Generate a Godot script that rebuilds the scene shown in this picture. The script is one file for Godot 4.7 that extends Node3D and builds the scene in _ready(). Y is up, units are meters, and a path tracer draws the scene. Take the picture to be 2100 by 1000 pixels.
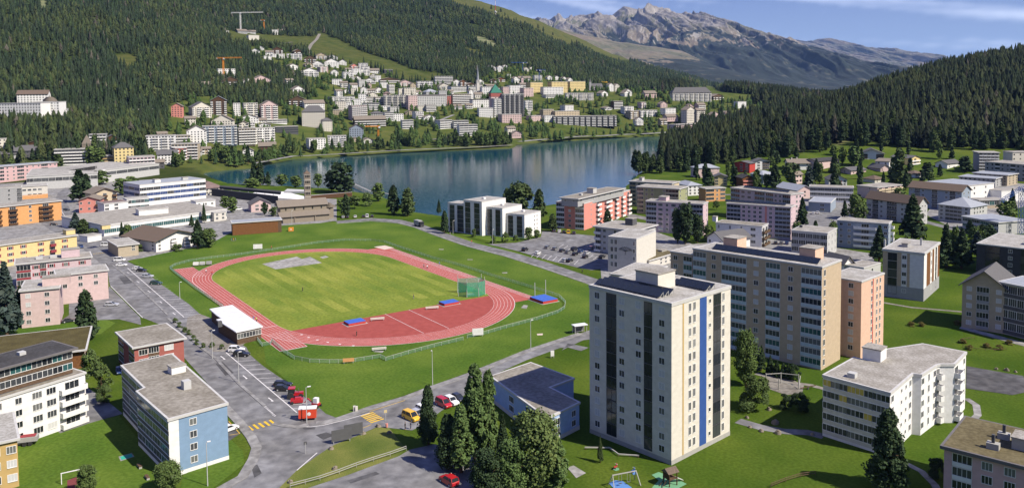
extends Node3D
# An alpine lake resort seen from the air: sports ground, apartment blocks, lake, village on the slope, mountains.
# Units are metres; x to the right, -z away from the camera, y = 0 is the level of the running track.
const AZ0 := -42.0
const AZN := 43
var DG := PackedFloat32Array([0,500,700,740,780,820,860,900,940,980,1020,1060,1100,1140,1180,1220,1260,1300,1340,1380,1420,1460,1500,1540,1580,1620,1660,1700,1800,1900,2000,2100,2200,2300,2400,2500,2600,2700,3000,3300,3600,3900,4500,5200,6000])
var TH := PackedFloat32Array([
0,0,0,0,0,0.7,5.2,15,27,39,50,60,70,80,90,100,109,119,129,139,149,159,170,181,193,205,217,234,259,290,320,350,381,411,441,472,502,548,619,683,720,753,786,799,799,
0,0,0,0,0,0.5,4.7,14.8,28,39,49,58,67,76,85,95,104,113,123,132,142,152,163,175,187,198,210,227,254,287,320,353,386,419,453,488,524,577,658,726,753,767,782,788,788,
0,0,0,0,0,0.3,4.1,14.7,29,40,48,56,64,72,81,90,98,107,116,125,135,145,156,168,180,192,203,220,249,284,319,355,391,427,465,505,546,607,698,768,786,782,778,776,776,
0,0,0,0,0,0.1,3.7,14.6,29,40,47,54,61,69,77,85,94,102,110,119,128,139,151,163,174,186,198,215,244,281,320,358,396,435,477,521,566,634,734,807,816,795,775,767,767,
0,0,0,0,0,0,3.4,14.6,29,40,47,52,58,66,74,83,91,99,107,116,126,137,149,161,173,185,197,214,244,282,322,362,402,443,487,534,582,654,761,834,837,806,774,761,761,
0,0,0,0,0,0,3.4,14.7,29,40,46,50,56,64,72,81,90,99,107,116,126,138,150,162,175,187,199,217,246,284,324,365,405,447,491,539,589,663,771,845,845,808,771,756,756,
0,0,0,0,0,0,3.6,14.9,29,39,45,49,54,62,71,80,89,98,108,117,127,138,151,163,175,188,200,217,245,282,321,361,401,442,485,533,582,657,765,838,837,797,758,742,742,
0,0,0,0,0,0.1,3.9,14.8,28,37,43,47,52,60,70,79,88,98,107,116,126,138,150,162,174,186,198,215,242,276,314,353,391,430,472,518,567,640,748,821,819,779,739,723,723,
0,0,0,0,0,0.3,4.2,14.1,25,34,40,45,50,58,67,77,86,96,105,115,125,135,147,159,170,182,194,210,236,268,303,341,378,416,455,499,546,620,728,800,798,758,719,703,703,
0,0,0,0,0,0.5,4.1,12.4,22,30,36,42,48,55,64,73,83,92,101,110,120,130,142,153,164,176,187,202,226,255,288,323,359,395,432,473,520,594,701,775,774,736,698,683,683,
0,0,0,0,0,0.4,3,9.3,17.1,24,31,38,44,51,58,67,76,85,93,102,112,122,133,143,154,165,175,188,209,235,265,296,328,361,398,439,486,558,665,739,742,710,677,665,665,
0,0,0,0,0,0.1,1.6,5.7,11.9,18.6,26,32,39,45,52,60,68,76,84,93,102,112,122,133,143,153,161,173,190,213,239,266,294,324,360,401,447,518,623,698,706,680,654,643,643,
0,0,0,0,0,0,0.7,3,7.2,12.6,19,26,32,38,45,53,61,69,77,85,94,104,114,124,133,142,150,161,177,197,219,243,268,296,329,367,409,476,581,660,671,648,625,615,615,
0,0,0,0,0,0,0.3,1.3,3.4,7,12.3,18.4,25,32,39,47,55,63,71,79,88,97,107,116,125,134,142,152,168,186,205,226,250,278,307,340,375,437,541,625,639,615,592,582,581,
0,0,0,0,0,0,0.1,0.3,1,3.2,7.2,12.7,18.9,26,34,41,49,57,65,73,81,90,99,108,116,125,133,144,160,178,195,216,240,267,294,322,353,410,510,594,608,583,557,545,541,
0,0,0,0,0,0,0,0,0.2,1.4,4.3,8.8,14.6,21,28,35,43,50,58,65,74,82,90,98,107,115,124,135,152,170,189,211,236,263,289,316,345,397,489,567,579,552,523,506,497,
0,0,0,0,0,0,0,0,0.1,0.6,2.5,6.1,11.1,17,24,30,37,44,51,59,66,74,82,89,98,107,115,127,144,163,184,207,233,259,285,311,339,386,468,538,550,528,498,474,456,
0,0,0,0,0,0,0,0,0,0.2,1.4,4,8.1,13.5,19.6,26,33,40,47,54,61,69,76,84,92,100,108,119,136,155,176,199,223,249,275,301,329,370,439,501,524,517,491,456,423,
0,0,0,0,0,0,0,0,0,0.1,0.7,2.4,5.7,10.5,16.3,23,30,37,44,51,58,65,72,80,87,95,102,112,128,148,169,190,213,237,263,290,316,353,408,462,499,511,488,442,392,
0,0,0,0,0,0,0,0,0,0,0.2,1.3,4.1,8.5,14,20,27,34,41,48,55,62,69,76,84,91,98,108,124,144,164,185,206,230,255,281,306,336,381,429,474,497,473,417,354,
0,0,0,0,0,0,0,0,0,0,0.1,0.7,2.9,6.5,11.4,17.3,24,31,38,45,52,59,67,74,81,88,96,105,121,140,160,181,202,224,248,272,294,318,354,399,445,469,443,381,311,
0,0,0,0,0,0,0,0,0,0,0,0.3,1.4,3.5,6.8,11.8,18.2,25,33,41,49,57,64,72,79,86,93,101,115,133,153,173,193,213,234,254,272,291,320,361,405,429,402,339,269,
0,0,0,0,0,0,0,0,0,0,0,0.1,0.3,0.9,2.5,6,11.6,19.2,28,37,46,54,62,69,75,82,88,95,107,123,140,158,175,193,210,226,239,253,278,314,355,377,351,292,229,
0,0,0,0,0,0,0,0,0,0,0,0,0,0.1,0.6,2.3,6.2,12.9,22,32,42,51,58,65,71,77,82,88,97,110,123,137,151,165,179,190,198,210,231,262,298,319,298,243,187,
0,0,0,0,0,0,0,0,0,0,0,0,0,0,0.1,0.6,2.4,7,15.4,26,37,46,55,62,67,71,75,79,86,94,103,112,121,131,140,147,152,162,180,206,235,257,246,200,150,
0,0,0,0,0.5,1,1.3,1.2,0.8,0.3,0,0,0,0,0,0.1,0.6,3.2,10.3,21,32,42,51,58,63,66,69,72,76,81,85,89,93,98,103,109,113,121,135,156,178,200,199,163,121,
0,0,0,0,2.1,3.9,5,4.9,3.4,1.6,0.7,0.5,0.3,0.2,0.1,0,0.1,1.8,7.4,17.3,28,38,46,53,58,62,65,67,69,71,73,75,76,79,82,87,91,97,108,122,137,154,158,134,99,
0,0,0,0,3.8,7.2,9.6,10.3,8.8,6.6,5,3.8,2.6,1.5,0.6,0.1,0,1,5.4,13.8,24,32,40,47,53,57,61,64,65,66,66,66,67,68,70,73,75,79,85,93,100,110,115,103,80,
0,0,0,0,4.7,9.2,13.2,15.8,16.4,15.7,14.3,11.9,9,6.2,3.9,2.4,1.8,1.8,4.4,11.1,19.6,28,35,42,48,53,58,62,64,64,62,61,59,58,58,58,58,59,60,61,62,65,70,70,65,
0,0,0,0,5.3,10.5,15.7,20,23,24,25,23,19.5,15.9,12.7,10.2,8.4,6.8,7.1,11,17.3,24,32,39,45,50,54,58,60,59,57,54,52,49,47,45,43,42,41,39,38,38,41,47,52,
0,0,0,0,5.6,11.3,17.1,23,27,30,32,32,31,28,25,22,19.6,16.9,15.2,16.1,19.3,24,31,37,43,47,49,51,53,52,49,45,42,39,36,34,32,31,30,30,29,29,32,37,43,
0,0,0,0,5.4,11.5,17.9,24,29,33,36,38,39,38,37,35,34,31,29,28,28,30,33,37,40,42,43,44,44,41,38,33,29,27,26,25,24,23,24,24,24,25,28,34,40,
0,0,0,0,4.9,11.2,18.2,25,31,35,39,43,46,47,48,48,49,48,47,45,43,42,42,42,42,41,40,39,36,32,28,24,21,19.3,18.9,18.7,18.7,18.9,19.2,19.7,20,22,26,33,40,
0,0,0,0,4,10.3,17.8,25,32,37,42,47,52,55,58,60,63,64,64,63,61,59,58,56,53,50,48,44,38,32,27,24,21,18.7,17.5,17.2,17.4,17.6,18.1,18.7,19.2,21,25,32,40,
0,0,0,0,2.8,8.6,16.2,24,31,38,44,50,56,61,66,71,74,77,79,80,80,79,78,76,73,69,66,61,53,46,40,35,31,26,23,21,21,21,21,21,21,22,26,32,40,
0,0,0,0,1.7,6.8,14.4,22,30,38,45,52,58,65,71,77,82,86,89,91,93,95,96,95,93,90,87,82,76,68,61,54,48,41,35,32,31,31,29,27,26,25,28,34,40,
0,0,0,0,1.2,5.8,13.2,21,30,38,45,53,60,67,74,81,86,90,94,97,100,103,106,107,107,106,105,101,97,91,84,76,68,60,53,49,47,45,43,40,37,35,36,39,42,
0,0,0,0,1,5,12.3,21,29,37,45,53,60,67,75,82,88,92,96,100,104,108,112,116,118,119,119,117,115,111,106,99,93,86,78,73,71,69,66,63,60,57,56,57,57,
0,0,0,0,0.7,4.2,11.2,19.6,28,36,45,52,60,68,75,82,88,94,99,104,108,113,118,123,128,130,131,131,131,130,128,125,121,117,111,107,105,104,101,99,96,94,93,93,93,
0,0,0,0,0.4,3.2,10,18.5,27,35,44,52,60,67,75,82,89,95,101,107,113,119,125,131,136,140,141,143,146,148,150,152,152,150,147,145,144,143,142,141,139,138,137,137,137,
0,0,0,0,0.1,2.4,8.9,17.4,26,35,43,52,60,68,75,82,90,97,104,110,117,124,131,138,144,149,152,155,160,166,172,177,181,183,182,182,182,183,183,183,183,182,182,182,182,
0,0,0,0,0,1.9,7.9,16.6,26,35,44,53,62,70,77,85,93,100,108,115,123,131,138,146,153,159,163,167,175,184,192,201,208,212,214,217,219,223,227,228,228,228,228,228,228,
0,0,0,0,0,1.6,7.1,15.9,26,35,45,54,64,72,80,89,97,105,113,121,129,138,146,154,162,168,173,179,189,200,212,223,233,240,245,250,255,262,271,275,275,275,275,275,275])
class Shape:
	var v := PackedVector3Array()
	var n := PackedVector3Array()
	var c := PackedColorArray()
	var tint := Color(1, 1, 1)
	var coloured := false
	func tri(a: Vector3, b: Vector3, d: Vector3) -> void:
		var m := (d - a).cross(b - a).normalized()
		v.append(a); v.append(b); v.append(d)
		n.append(m); n.append(m); n.append(m)
		if coloured:
			c.append(tint); c.append(tint); c.append(tint)
	func quad(a: Vector3, b: Vector3, d: Vector3, e: Vector3) -> void:
		tri(a, b, d); tri(a, d, e)
	func smooth_tri(a: Vector3, b: Vector3, d: Vector3, na: Vector3, nb: Vector3, nd: Vector3) -> void:
		v.append(a); v.append(b); v.append(d)
		n.append(na); n.append(nb); n.append(nd)
		if coloured:
			c.append(tint); c.append(tint); c.append(tint)
	func hexa(p: Array) -> void:  # p: four corners below, the same four above, counter-clockwise from above
		quad(p[3], p[2], p[1], p[0])
		quad(p[4], p[5], p[6], p[7])
		for i in 4:
			var j: int = (i + 1) % 4
			quad(p[i], p[j], p[j + 4], p[i + 4])
	func box(a: Vector3, b: Vector3, t := Transform3D()) -> void:
		var p := []
		for y in [a.y, b.y]:
			p.append(t * Vector3(a.x, y, a.z)); p.append(t * Vector3(a.x, y, b.z)); p.append(t * Vector3(b.x, y, b.z)); p.append(t * Vector3(b.x, y, a.z))
		hexa(p)
	func bar(a: Vector3, b: Vector3, w: float, d := 0.0) -> void:  # a square bar from a to b
		var f := (b - a).normalized()
		var up := Vector3.UP if absf(f.y) < 0.9 else Vector3.RIGHT
		var s := f.cross(up).normalized()
		var u := s.cross(f).normalized()
		var e := d if d > 0.0 else w
		var p := []
		for q in [a, b]:
			p.append(q - s * w / 2 - u * e / 2); p.append(q - s * w / 2 + u * e / 2); p.append(q + s * w / 2 + u * e / 2); p.append(q + s * w / 2 - u * e / 2)
		hexa(p)
	func cone(a: Vector3, b: Vector3, ra: float, rb: float, k := 8, caps := true) -> void:
		var f := (b - a).normalized()
		var up := Vector3.UP if absf(f.y) < 0.9 else Vector3.RIGHT
		var s := f.cross(up).normalized()
		var u := s.cross(f).normalized()
		for i in k:
			var t0 := TAU * i / k
			var t1 := TAU * (i + 1) / k
			var d0 := s * cos(t0) + u * sin(t0)
			var d1 := s * cos(t1) + u * sin(t1)
			smooth_tri(a + d0 * ra, a + d1 * ra, b + d1 * rb, d0, d1, d1)
			smooth_tri(a + d0 * ra, b + d1 * rb, b + d0 * rb, d0, d1, d0)
			if caps:
				tri(b, b + d0 * rb, b + d1 * rb); tri(a, a + d1 * ra, a + d0 * ra)
	func walls(p: PackedVector2Array, y0: float, y1: float) -> void:
		for i in p.size():
			var a := p[i]
			var b := p[(i + 1) % p.size()]
			quad(Vector3(a.x, y0, a.y), Vector3(b.x, y0, b.y), Vector3(b.x, y1, b.y), Vector3(a.x, y1, a.y))
	func flat(p: PackedVector2Array, y: float) -> void:
		var t := Geometry2D.triangulate_polygon(p)
		for i in range(0, t.size(), 3):
			var q := [Vector3(p[t[i]].x, y, p[t[i]].y), Vector3(p[t[i + 1]].x, y, p[t[i + 1]].y), Vector3(p[t[i + 2]].x, y, p[t[i + 2]].y)]
			if (q[2] - q[0]).cross(q[1] - q[0]).y < 0.0:
				q.reverse()
			tri(q[0], q[1], q[2])
	func prism(p: PackedVector2Array, y0: float, y1: float) -> void:
		walls(p, y0, y1)
		flat(p, y1)
	func mesh() -> ArrayMesh:
		var a := []
		a.resize(Mesh.ARRAY_MAX)
		a[Mesh.ARRAY_VERTEX] = v
		a[Mesh.ARRAY_NORMAL] = n
		if coloured:
			a[Mesh.ARRAY_COLOR] = c
		var m := ArrayMesh.new()
		m.add_surface_from_arrays(Mesh.PRIMITIVE_TRIANGLES, a)
		return m
var names := {}
var noises := {}
var mats := {}
func numbered(called: String) -> String:
	names[called] = names.get(called, -1) + 1
	return called if names[called] == 0 else "%s_%03d" % [called, names[called]]
func thing(called: String, label: String, category: String, at := Vector3.ZERO, turn := 0.0, group := "") -> Node3D:
	var o := Node3D.new()
	o.name = numbered(called)
	add_child(o)
	o.position = at
	o.rotation.y = turn
	tag(o, label, category, group)
	return o
func tag(o: Node3D, label: String, category: String, group := "") -> void:
	o.set_meta("label", label)
	o.set_meta("category", category)
	if group:
		o.set_meta("group", group)
func part(called: String, mesh: Mesh, m: Material, parent: Node3D, at := Vector3.ZERO, turn := 0.0) -> MeshInstance3D:
	var o := MeshInstance3D.new()
	o.name = called
	o.mesh = mesh
	o.material_override = m
	parent.add_child(o, true)
	o.position = at
	o.rotation.y = turn
	return o
func structure(called: String, mesh: Mesh, m: Material) -> MeshInstance3D:
	var o := MeshInstance3D.new()
	o.name = numbered(called)
	o.mesh = mesh
	o.material_override = m
	add_child(o)
	o.set_meta("kind", "structure")
	return o
func noise_texture(key: String, freq: float, low: Color, high: Color, size := 512, octaves := 5, number := 1, kind := FastNoiseLite.TYPE_SIMPLEX_SMOOTH) -> NoiseTexture2D:
	if noises.has(key):
		return noises[key]
	var f := FastNoiseLite.new()
	f.seed = number
	f.noise_type = kind
	f.frequency = freq
	f.fractal_octaves = octaves
	var t := NoiseTexture2D.new()
	t.width = size
	t.height = size
	t.seamless = true
	t.noise = f
	var g := Gradient.new()
	g.set_color(0, low)
	g.set_color(1, high)
	t.color_ramp = g
	noises[key] = t
	return t
func lin(r: float, g: float, b: float) -> Color:
	return Color(r, g, b).linear_to_srgb()
# a matt material of a real-world base colour with a fine and a coarse mottling
func paint(key: String, r: float, g: float, b: float, rough := 0.85, grain := "plaster", scale := 0.25, metal := 0.0) -> StandardMaterial3D:
	if mats.has(key):
		return mats[key]
	var m := StandardMaterial3D.new()
	m.resource_name = key
	m.albedo_color = lin(r, g, b)
	m.roughness = rough
	m.metallic = metal
	if grain:
		m.albedo_texture = grain_texture(grain)
		m.uv1_triplanar = true
		m.uv1_world_triplanar = true
		m.uv1_scale = Vector3.ONE * scale
		if grain in ["grass", "asphalt", "gravel"]:  # a second, broader mottling at another scale
			m.detail_enabled = true
			m.detail_blend_mode = BaseMaterial3D.BLEND_MODE_MUL
			m.detail_uv_layer = BaseMaterial3D.DETAIL_UV_2
			m.detail_albedo = grain_texture("broad" if grain == "grass" else "stains")
			m.uv2_triplanar = true
			m.uv2_world_triplanar = true
			m.uv2_scale = Vector3.ONE * (scale * 0.23)
	mats[key] = m
	return m
func grain_texture(grain: String) -> Texture2D:
	match grain:
		"plaster": return noise_texture("plaster", 0.02, Color(0.9, 0.9, 0.89), Color(1, 1, 1), 256, 4, 3)
		"gravel": return noise_texture("gravel", 0.03, Color(0.74, 0.73, 0.71), Color(1, 1, 1), 512, 6, 4)
		"asphalt": return noise_texture("asphalt", 0.016, Color(0.72, 0.72, 0.73), Color(1, 1, 1), 512, 6, 5)
		"wood": return noise_texture("wood", 0.05, Color(0.7, 0.66, 0.6), Color(1, 1, 1), 256, 4, 6)
		"slate": return noise_texture("slate", 0.06, Color(0.68, 0.68, 0.7), Color(1, 1, 1), 256, 4, 7, FastNoiseLite.TYPE_CELLULAR)
		"grass": return noise_texture("grass", 0.05, Color(0.76, 0.78, 0.68), Color(1.0, 1.0, 0.95), 1024, 6, 8)
		"broad": return noise_texture("broad", 0.014, Color(0.66, 0.77, 0.62), Color(1, 0.98, 0.9), 512, 6, 14)
		"stains": return noise_texture("stains", 0.02, Color(0.8, 0.79, 0.77), Color(1, 1, 1), 512, 5, 15)
		"stone": return noise_texture("stone", 0.05, Color(0.6, 0.58, 0.55), Color(1, 1, 1), 512, 4, 9, FastNoiseLite.TYPE_CELLULAR)
		"track": return noise_texture("track", 0.03, Color(0.9, 0.87, 0.87), Color(1, 1, 1), 512, 5, 10)
	return null
func ground_height(x: float, z: float) -> float:
	var d := sqrt(x * x + z * z)
	var a := rad_to_deg(atan2(x, -z))
	var fa := clampf((a - AZ0) / 2.0, 0.0, AZN - 1.001)
	var i := int(fa)
	fa -= i
	var j := clampi(DG.bsearch(d, false) - 1, 0, DG.size() - 2)
	var fd := clampf((d - DG[j]) / (DG[j + 1] - DG[j]), 0.0, 1.0)
	var k := i * DG.size() + j
	var w := DG.size()
	return lerpf(lerpf(TH[k], TH[k + 1], fd), lerpf(TH[k + w], TH[k + w + 1], fd), fa)
func poly(a: Array) -> PackedVector2Array:
	var p := PackedVector2Array()
	for i in range(0, a.size(), 2):
		p.append(Vector2(a[i], a[i + 1]))
	return p
func inside(q: Vector2, p: PackedVector2Array) -> bool:
	return Geometry2D.is_point_in_polygon(q, p)
func edge_distance(q: Vector2, p: PackedVector2Array) -> float:
	var best := 1e9
	for i in p.size():
		best = minf(best, q.distance_to(Geometry2D.get_closest_point_to_segment(q, p[i], p[(i + 1) % p.size()])))
	return best
func set_camera_and_light() -> void:
	var cam := Camera3D.new()
	cam.name = "camera"
	add_child(cam)
	cam.transform = Transform3D(Basis(Vector3.RIGHT, -0.0595978) * Basis(Vector3.BACK, -0.01), Vector3(0, 76.18, 0))
	var near := 1.0
	cam.set_frustum(near * 1000.0 / 1704.13, Vector2(0, -near * (500.0 - 281.36) / 1704.13), near, 60000.0)
	cam.current = true
	var env := Environment.new()
	env.background_mode = Environment.BG_SKY
	var sky := Sky.new()
	var sm := ProceduralSkyMaterial.new()
	sm.sky_top_color = Color(0.11, 0.29, 0.70)
	sm.sky_horizon_color = Color(0.76, 0.86, 0.99)
	sm.sky_curve = 0.085
	sm.ground_bottom_color = Color(0.12, 0.14, 0.1)
	sm.ground_horizon_color = Color(0.45, 0.52, 0.56)
	sm.sun_angle_max = 8.0
	sm.sky_cover = cirrus()
	sm.sky_cover_modulate = Color(1, 1, 1, 1)
	sky.sky_material = sm
	env.sky = sky
	env.tonemap_mode = Environment.TONE_MAPPER_LINEAR
	env.tonemap_exposure = 1.45
	env.ambient_light_source = Environment.AMBIENT_SOURCE_SKY
	env.background_energy_multiplier = 0.66
	env.fog_enabled = true
	env.fog_density = 0.000021
	env.fog_light_color = Color(0.55, 0.70, 0.93)
	env.sdfgi_enabled = true
	env.ssao_enabled = true
	env.ssil_enabled = true
	var we := WorldEnvironment.new()
	we.name = "environment"
	we.environment = env
	add_child(we)
	var sun := DirectionalLight3D.new()
	sun.name = "sun"
	add_child(sun)
	sun.light_energy = 1.6
	sun.light_color = Color(1.0, 0.965, 0.905)
	sun.light_angular_distance = 0.53
	sun.shadow_enabled = true
	sun.directional_shadow_max_distance = 4000.0
	sun.look_at_from_position(Vector3(0.86, 1.02, 0.505), Vector3.ZERO)
# thin streaks of high cloud, the same all round the sky
func cirrus() -> ImageTexture:
	var w := 2048
	var h := 1024
	var f := FastNoiseLite.new()
	f.seed = 21
	f.frequency = 1.0
	f.fractal_octaves = 5
	var broad := FastNoiseLite.new()
	broad.seed = 5
	broad.frequency = 1.0
	broad.fractal_octaves = 3
	var im := Image.create(w, h, false, Image.FORMAT_RGBA8)
	im.fill(Color(1, 1, 1, 0))
	for y in range(0, h / 2):
		var el := (0.5 - float(y) / h) * PI
		for x in w:
			var a := TAU * x / w
			var s := tan(el) * 60.0
			# streaks lie along a tilted direction of the cloud sheet
			var p := Vector3(cos(a), 0, sin(a)) * 3.0
			var lean := sin(a + 0.6) * 2.6
			var q := f.get_noise_3d(p.x * 0.4, s * 0.85 + lean * 4.2, p.z * 0.4)
			var r := broad.get_noise_3d(p.x * 0.5 + 9.0, s * 0.22 + lean * 1.2, p.z * 0.5)
			var k := clampf((q + 0.05) * 1.7 + r * 1.5, 0.0, 1.0)
			im.set_pixel(x, y, Color(1, 1, 1, k * 0.55))
	return ImageTexture.create_from_image(im)
func hill(x: float, z: float) -> float:
	var d := sqrt(x * x + z * z)
	var y := ground_height(x, z)
	if d > 1800.0:
		y += rough.get_noise_2d(x, z) * 22.0 * smoothstep(1800.0, 2600.0, d)
	return y
var rough := FastNoiseLite.new()
var patch := FastNoiseLite.new()
func shore_height(x: float, z: float, y: float, lake: PackedVector2Array, bounds: Rect2) -> float:
	var q := Vector2(x, z)
	if not bounds.has_point(q):
		return y
	var e := edge_distance(q, lake)
	if inside(q, lake):
		return minf(y, -2.0 - minf(6.0, e * 0.25))
	return minf(y, -1.7 + e * 0.25)
func set_ground(lake: PackedVector2Array) -> void:
	var bounds := Rect2(lake[0], Vector2.ZERO)
	for q in lake:
		bounds = bounds.expand(q)
	bounds = bounds.grow(40)
	var az := []
	var a := -180.0
	while a < 180.01:
		az.append(a)
		a += 0.4 if a >= -40.0 and a < 40.0 else 5.0
	var ds := [0.0, 50.0, 120.0, 220.0, 320.0, 400.0, 450.0]
	var d := 480.0
	while d < 5000.0:
		ds.append(d)
		d += 12.0 if d < 1500.0 else (22.0 if d < 2800.0 else 60.0)
	ds.append_array([5500.0, 6200.0, 8000.0, 12000.0, 30000.0])
	var vs := PackedVector3Array()
	var cs := PackedColorArray()
	for i in az.size():
		var r := deg_to_rad(az[i])
		for j in ds.size():
			var x: float = sin(r) * ds[j]
			var z: float = -cos(r) * ds[j]
			var y := hill(x, z)
			y = shore_height(x, z, y, lake, bounds)
			vs.append(Vector3(x, y - (0.05 if absf(y) < 0.04 else 0.0), z))
			cs.append(ground_colour(x, z, ds[j]))
	var w := ds.size()
	var ns := PackedVector3Array()
	ns.resize(vs.size())
	for i in az.size():
		for j in w:
			var e := vs[i * w + mini(j + 1, w - 1)] - vs[i * w + maxi(j - 1, 0)]
			var t := vs[mini(i + 1, az.size() - 1) * w + j] - vs[maxi(i - 1, 0) * w + j]
			var m := t.cross(e)
			ns[i * w + j] = m.normalized() if m.length() > 1e-6 and j > 0 else Vector3.UP
			if ns[i * w + j].y < 0:
				ns[i * w + j] = -ns[i * w + j]
	var ix := PackedInt32Array()
	for i in az.size() - 1:
		for j in w - 1:
			var k := i * w + j
			ix.append_array([k, k + w + 1, k + w, k, k + 1, k + w + 1])
	var arr := []
	arr.resize(Mesh.ARRAY_MAX)
	arr[Mesh.ARRAY_VERTEX] = vs
	arr[Mesh.ARRAY_NORMAL] = ns
	arr[Mesh.ARRAY_COLOR] = cs
	arr[Mesh.ARRAY_INDEX] = ix
	var mesh := ArrayMesh.new()
	mesh.add_surface_from_arrays(Mesh.PRIMITIVE_TRIANGLES, arr)
	var m := paint("earth", 1, 1, 1, 0.95, "grass", 0.02)
	m.vertex_color_use_as_albedo = true
	m.albedo_color = Color(1, 1, 1)
	m.metallic_specular = 0.1
	structure("ground", mesh, m)
func ground_colour(x: float, z: float, d: float) -> Color:
	var q := Vector2(x, z)
	var k := patch.get_noise_2d(x, z) * 0.5 + 0.5
	for f in meadows:
		if f.box.has_point(q) and inside(q, f.p):
			return f.c.lerp(f.c2, k)
	if d < 760.0:
		return Color(0.11, 0.165, 0.032).lerp(Color(0.145, 0.18, 0.045), k)
	if d > 5000.0 or alp(x, z, d):
		return Color(0.13, 0.135, 0.06).lerp(Color(0.19, 0.165, 0.09), k)
	return Color(0.055, 0.075, 0.03).lerp(Color(0.10, 0.105, 0.05), k)
# open pasture above the trees on the bald shoulder
func alp(x: float, z: float, d: float) -> bool:
	var a := rad_to_deg(atan2(x, -z)) + rough.get_noise_2d(x * 0.6 + 900.0, z * 0.6) * 2.2
	if a < -9.0 or a > 16.0:
		return false
	var line := lerpf(2950.0, 2650.0, clampf((a + 9.0) / 8.0, 0, 1)) if a < 4.0 else lerpf(2650.0, 4700.0, clampf((a - 4.0) / 9.5, 0, 1))
	return d > line
var meadows := []
func set_lake(lake: PackedVector2Array) -> void:
	var s := Shape.new()
	var grown := Geometry2D.offset_polygon(lake, 6.0)
	s.flat(grown[0], -2.0)
	var m := StandardMaterial3D.new()
	m.resource_name = "lake water"
	m.albedo_color = lin(0.003, 0.05, 0.085)
	m.roughness = 0.06
	m.metallic_specular = 0.3
	m.uv1_triplanar = true
	m.uv1_world_triplanar = true
	m.uv1_scale = Vector3(0.03, 0.03, 0.012)
	var f := FastNoiseLite.new()
	f.seed = 12
	f.frequency = 0.03
	f.fractal_octaves = 4
	var t := NoiseTexture2D.new()
	t.width = 512
	t.height = 512
	t.seamless = true
	t.as_normal_map = true
	t.bump_strength = 3.0
	t.noise = f
	m.normal_enabled = true
	m.normal_texture = t
	m.normal_scale = 0.14
	structure("lake", s.mesh(), m)
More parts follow.
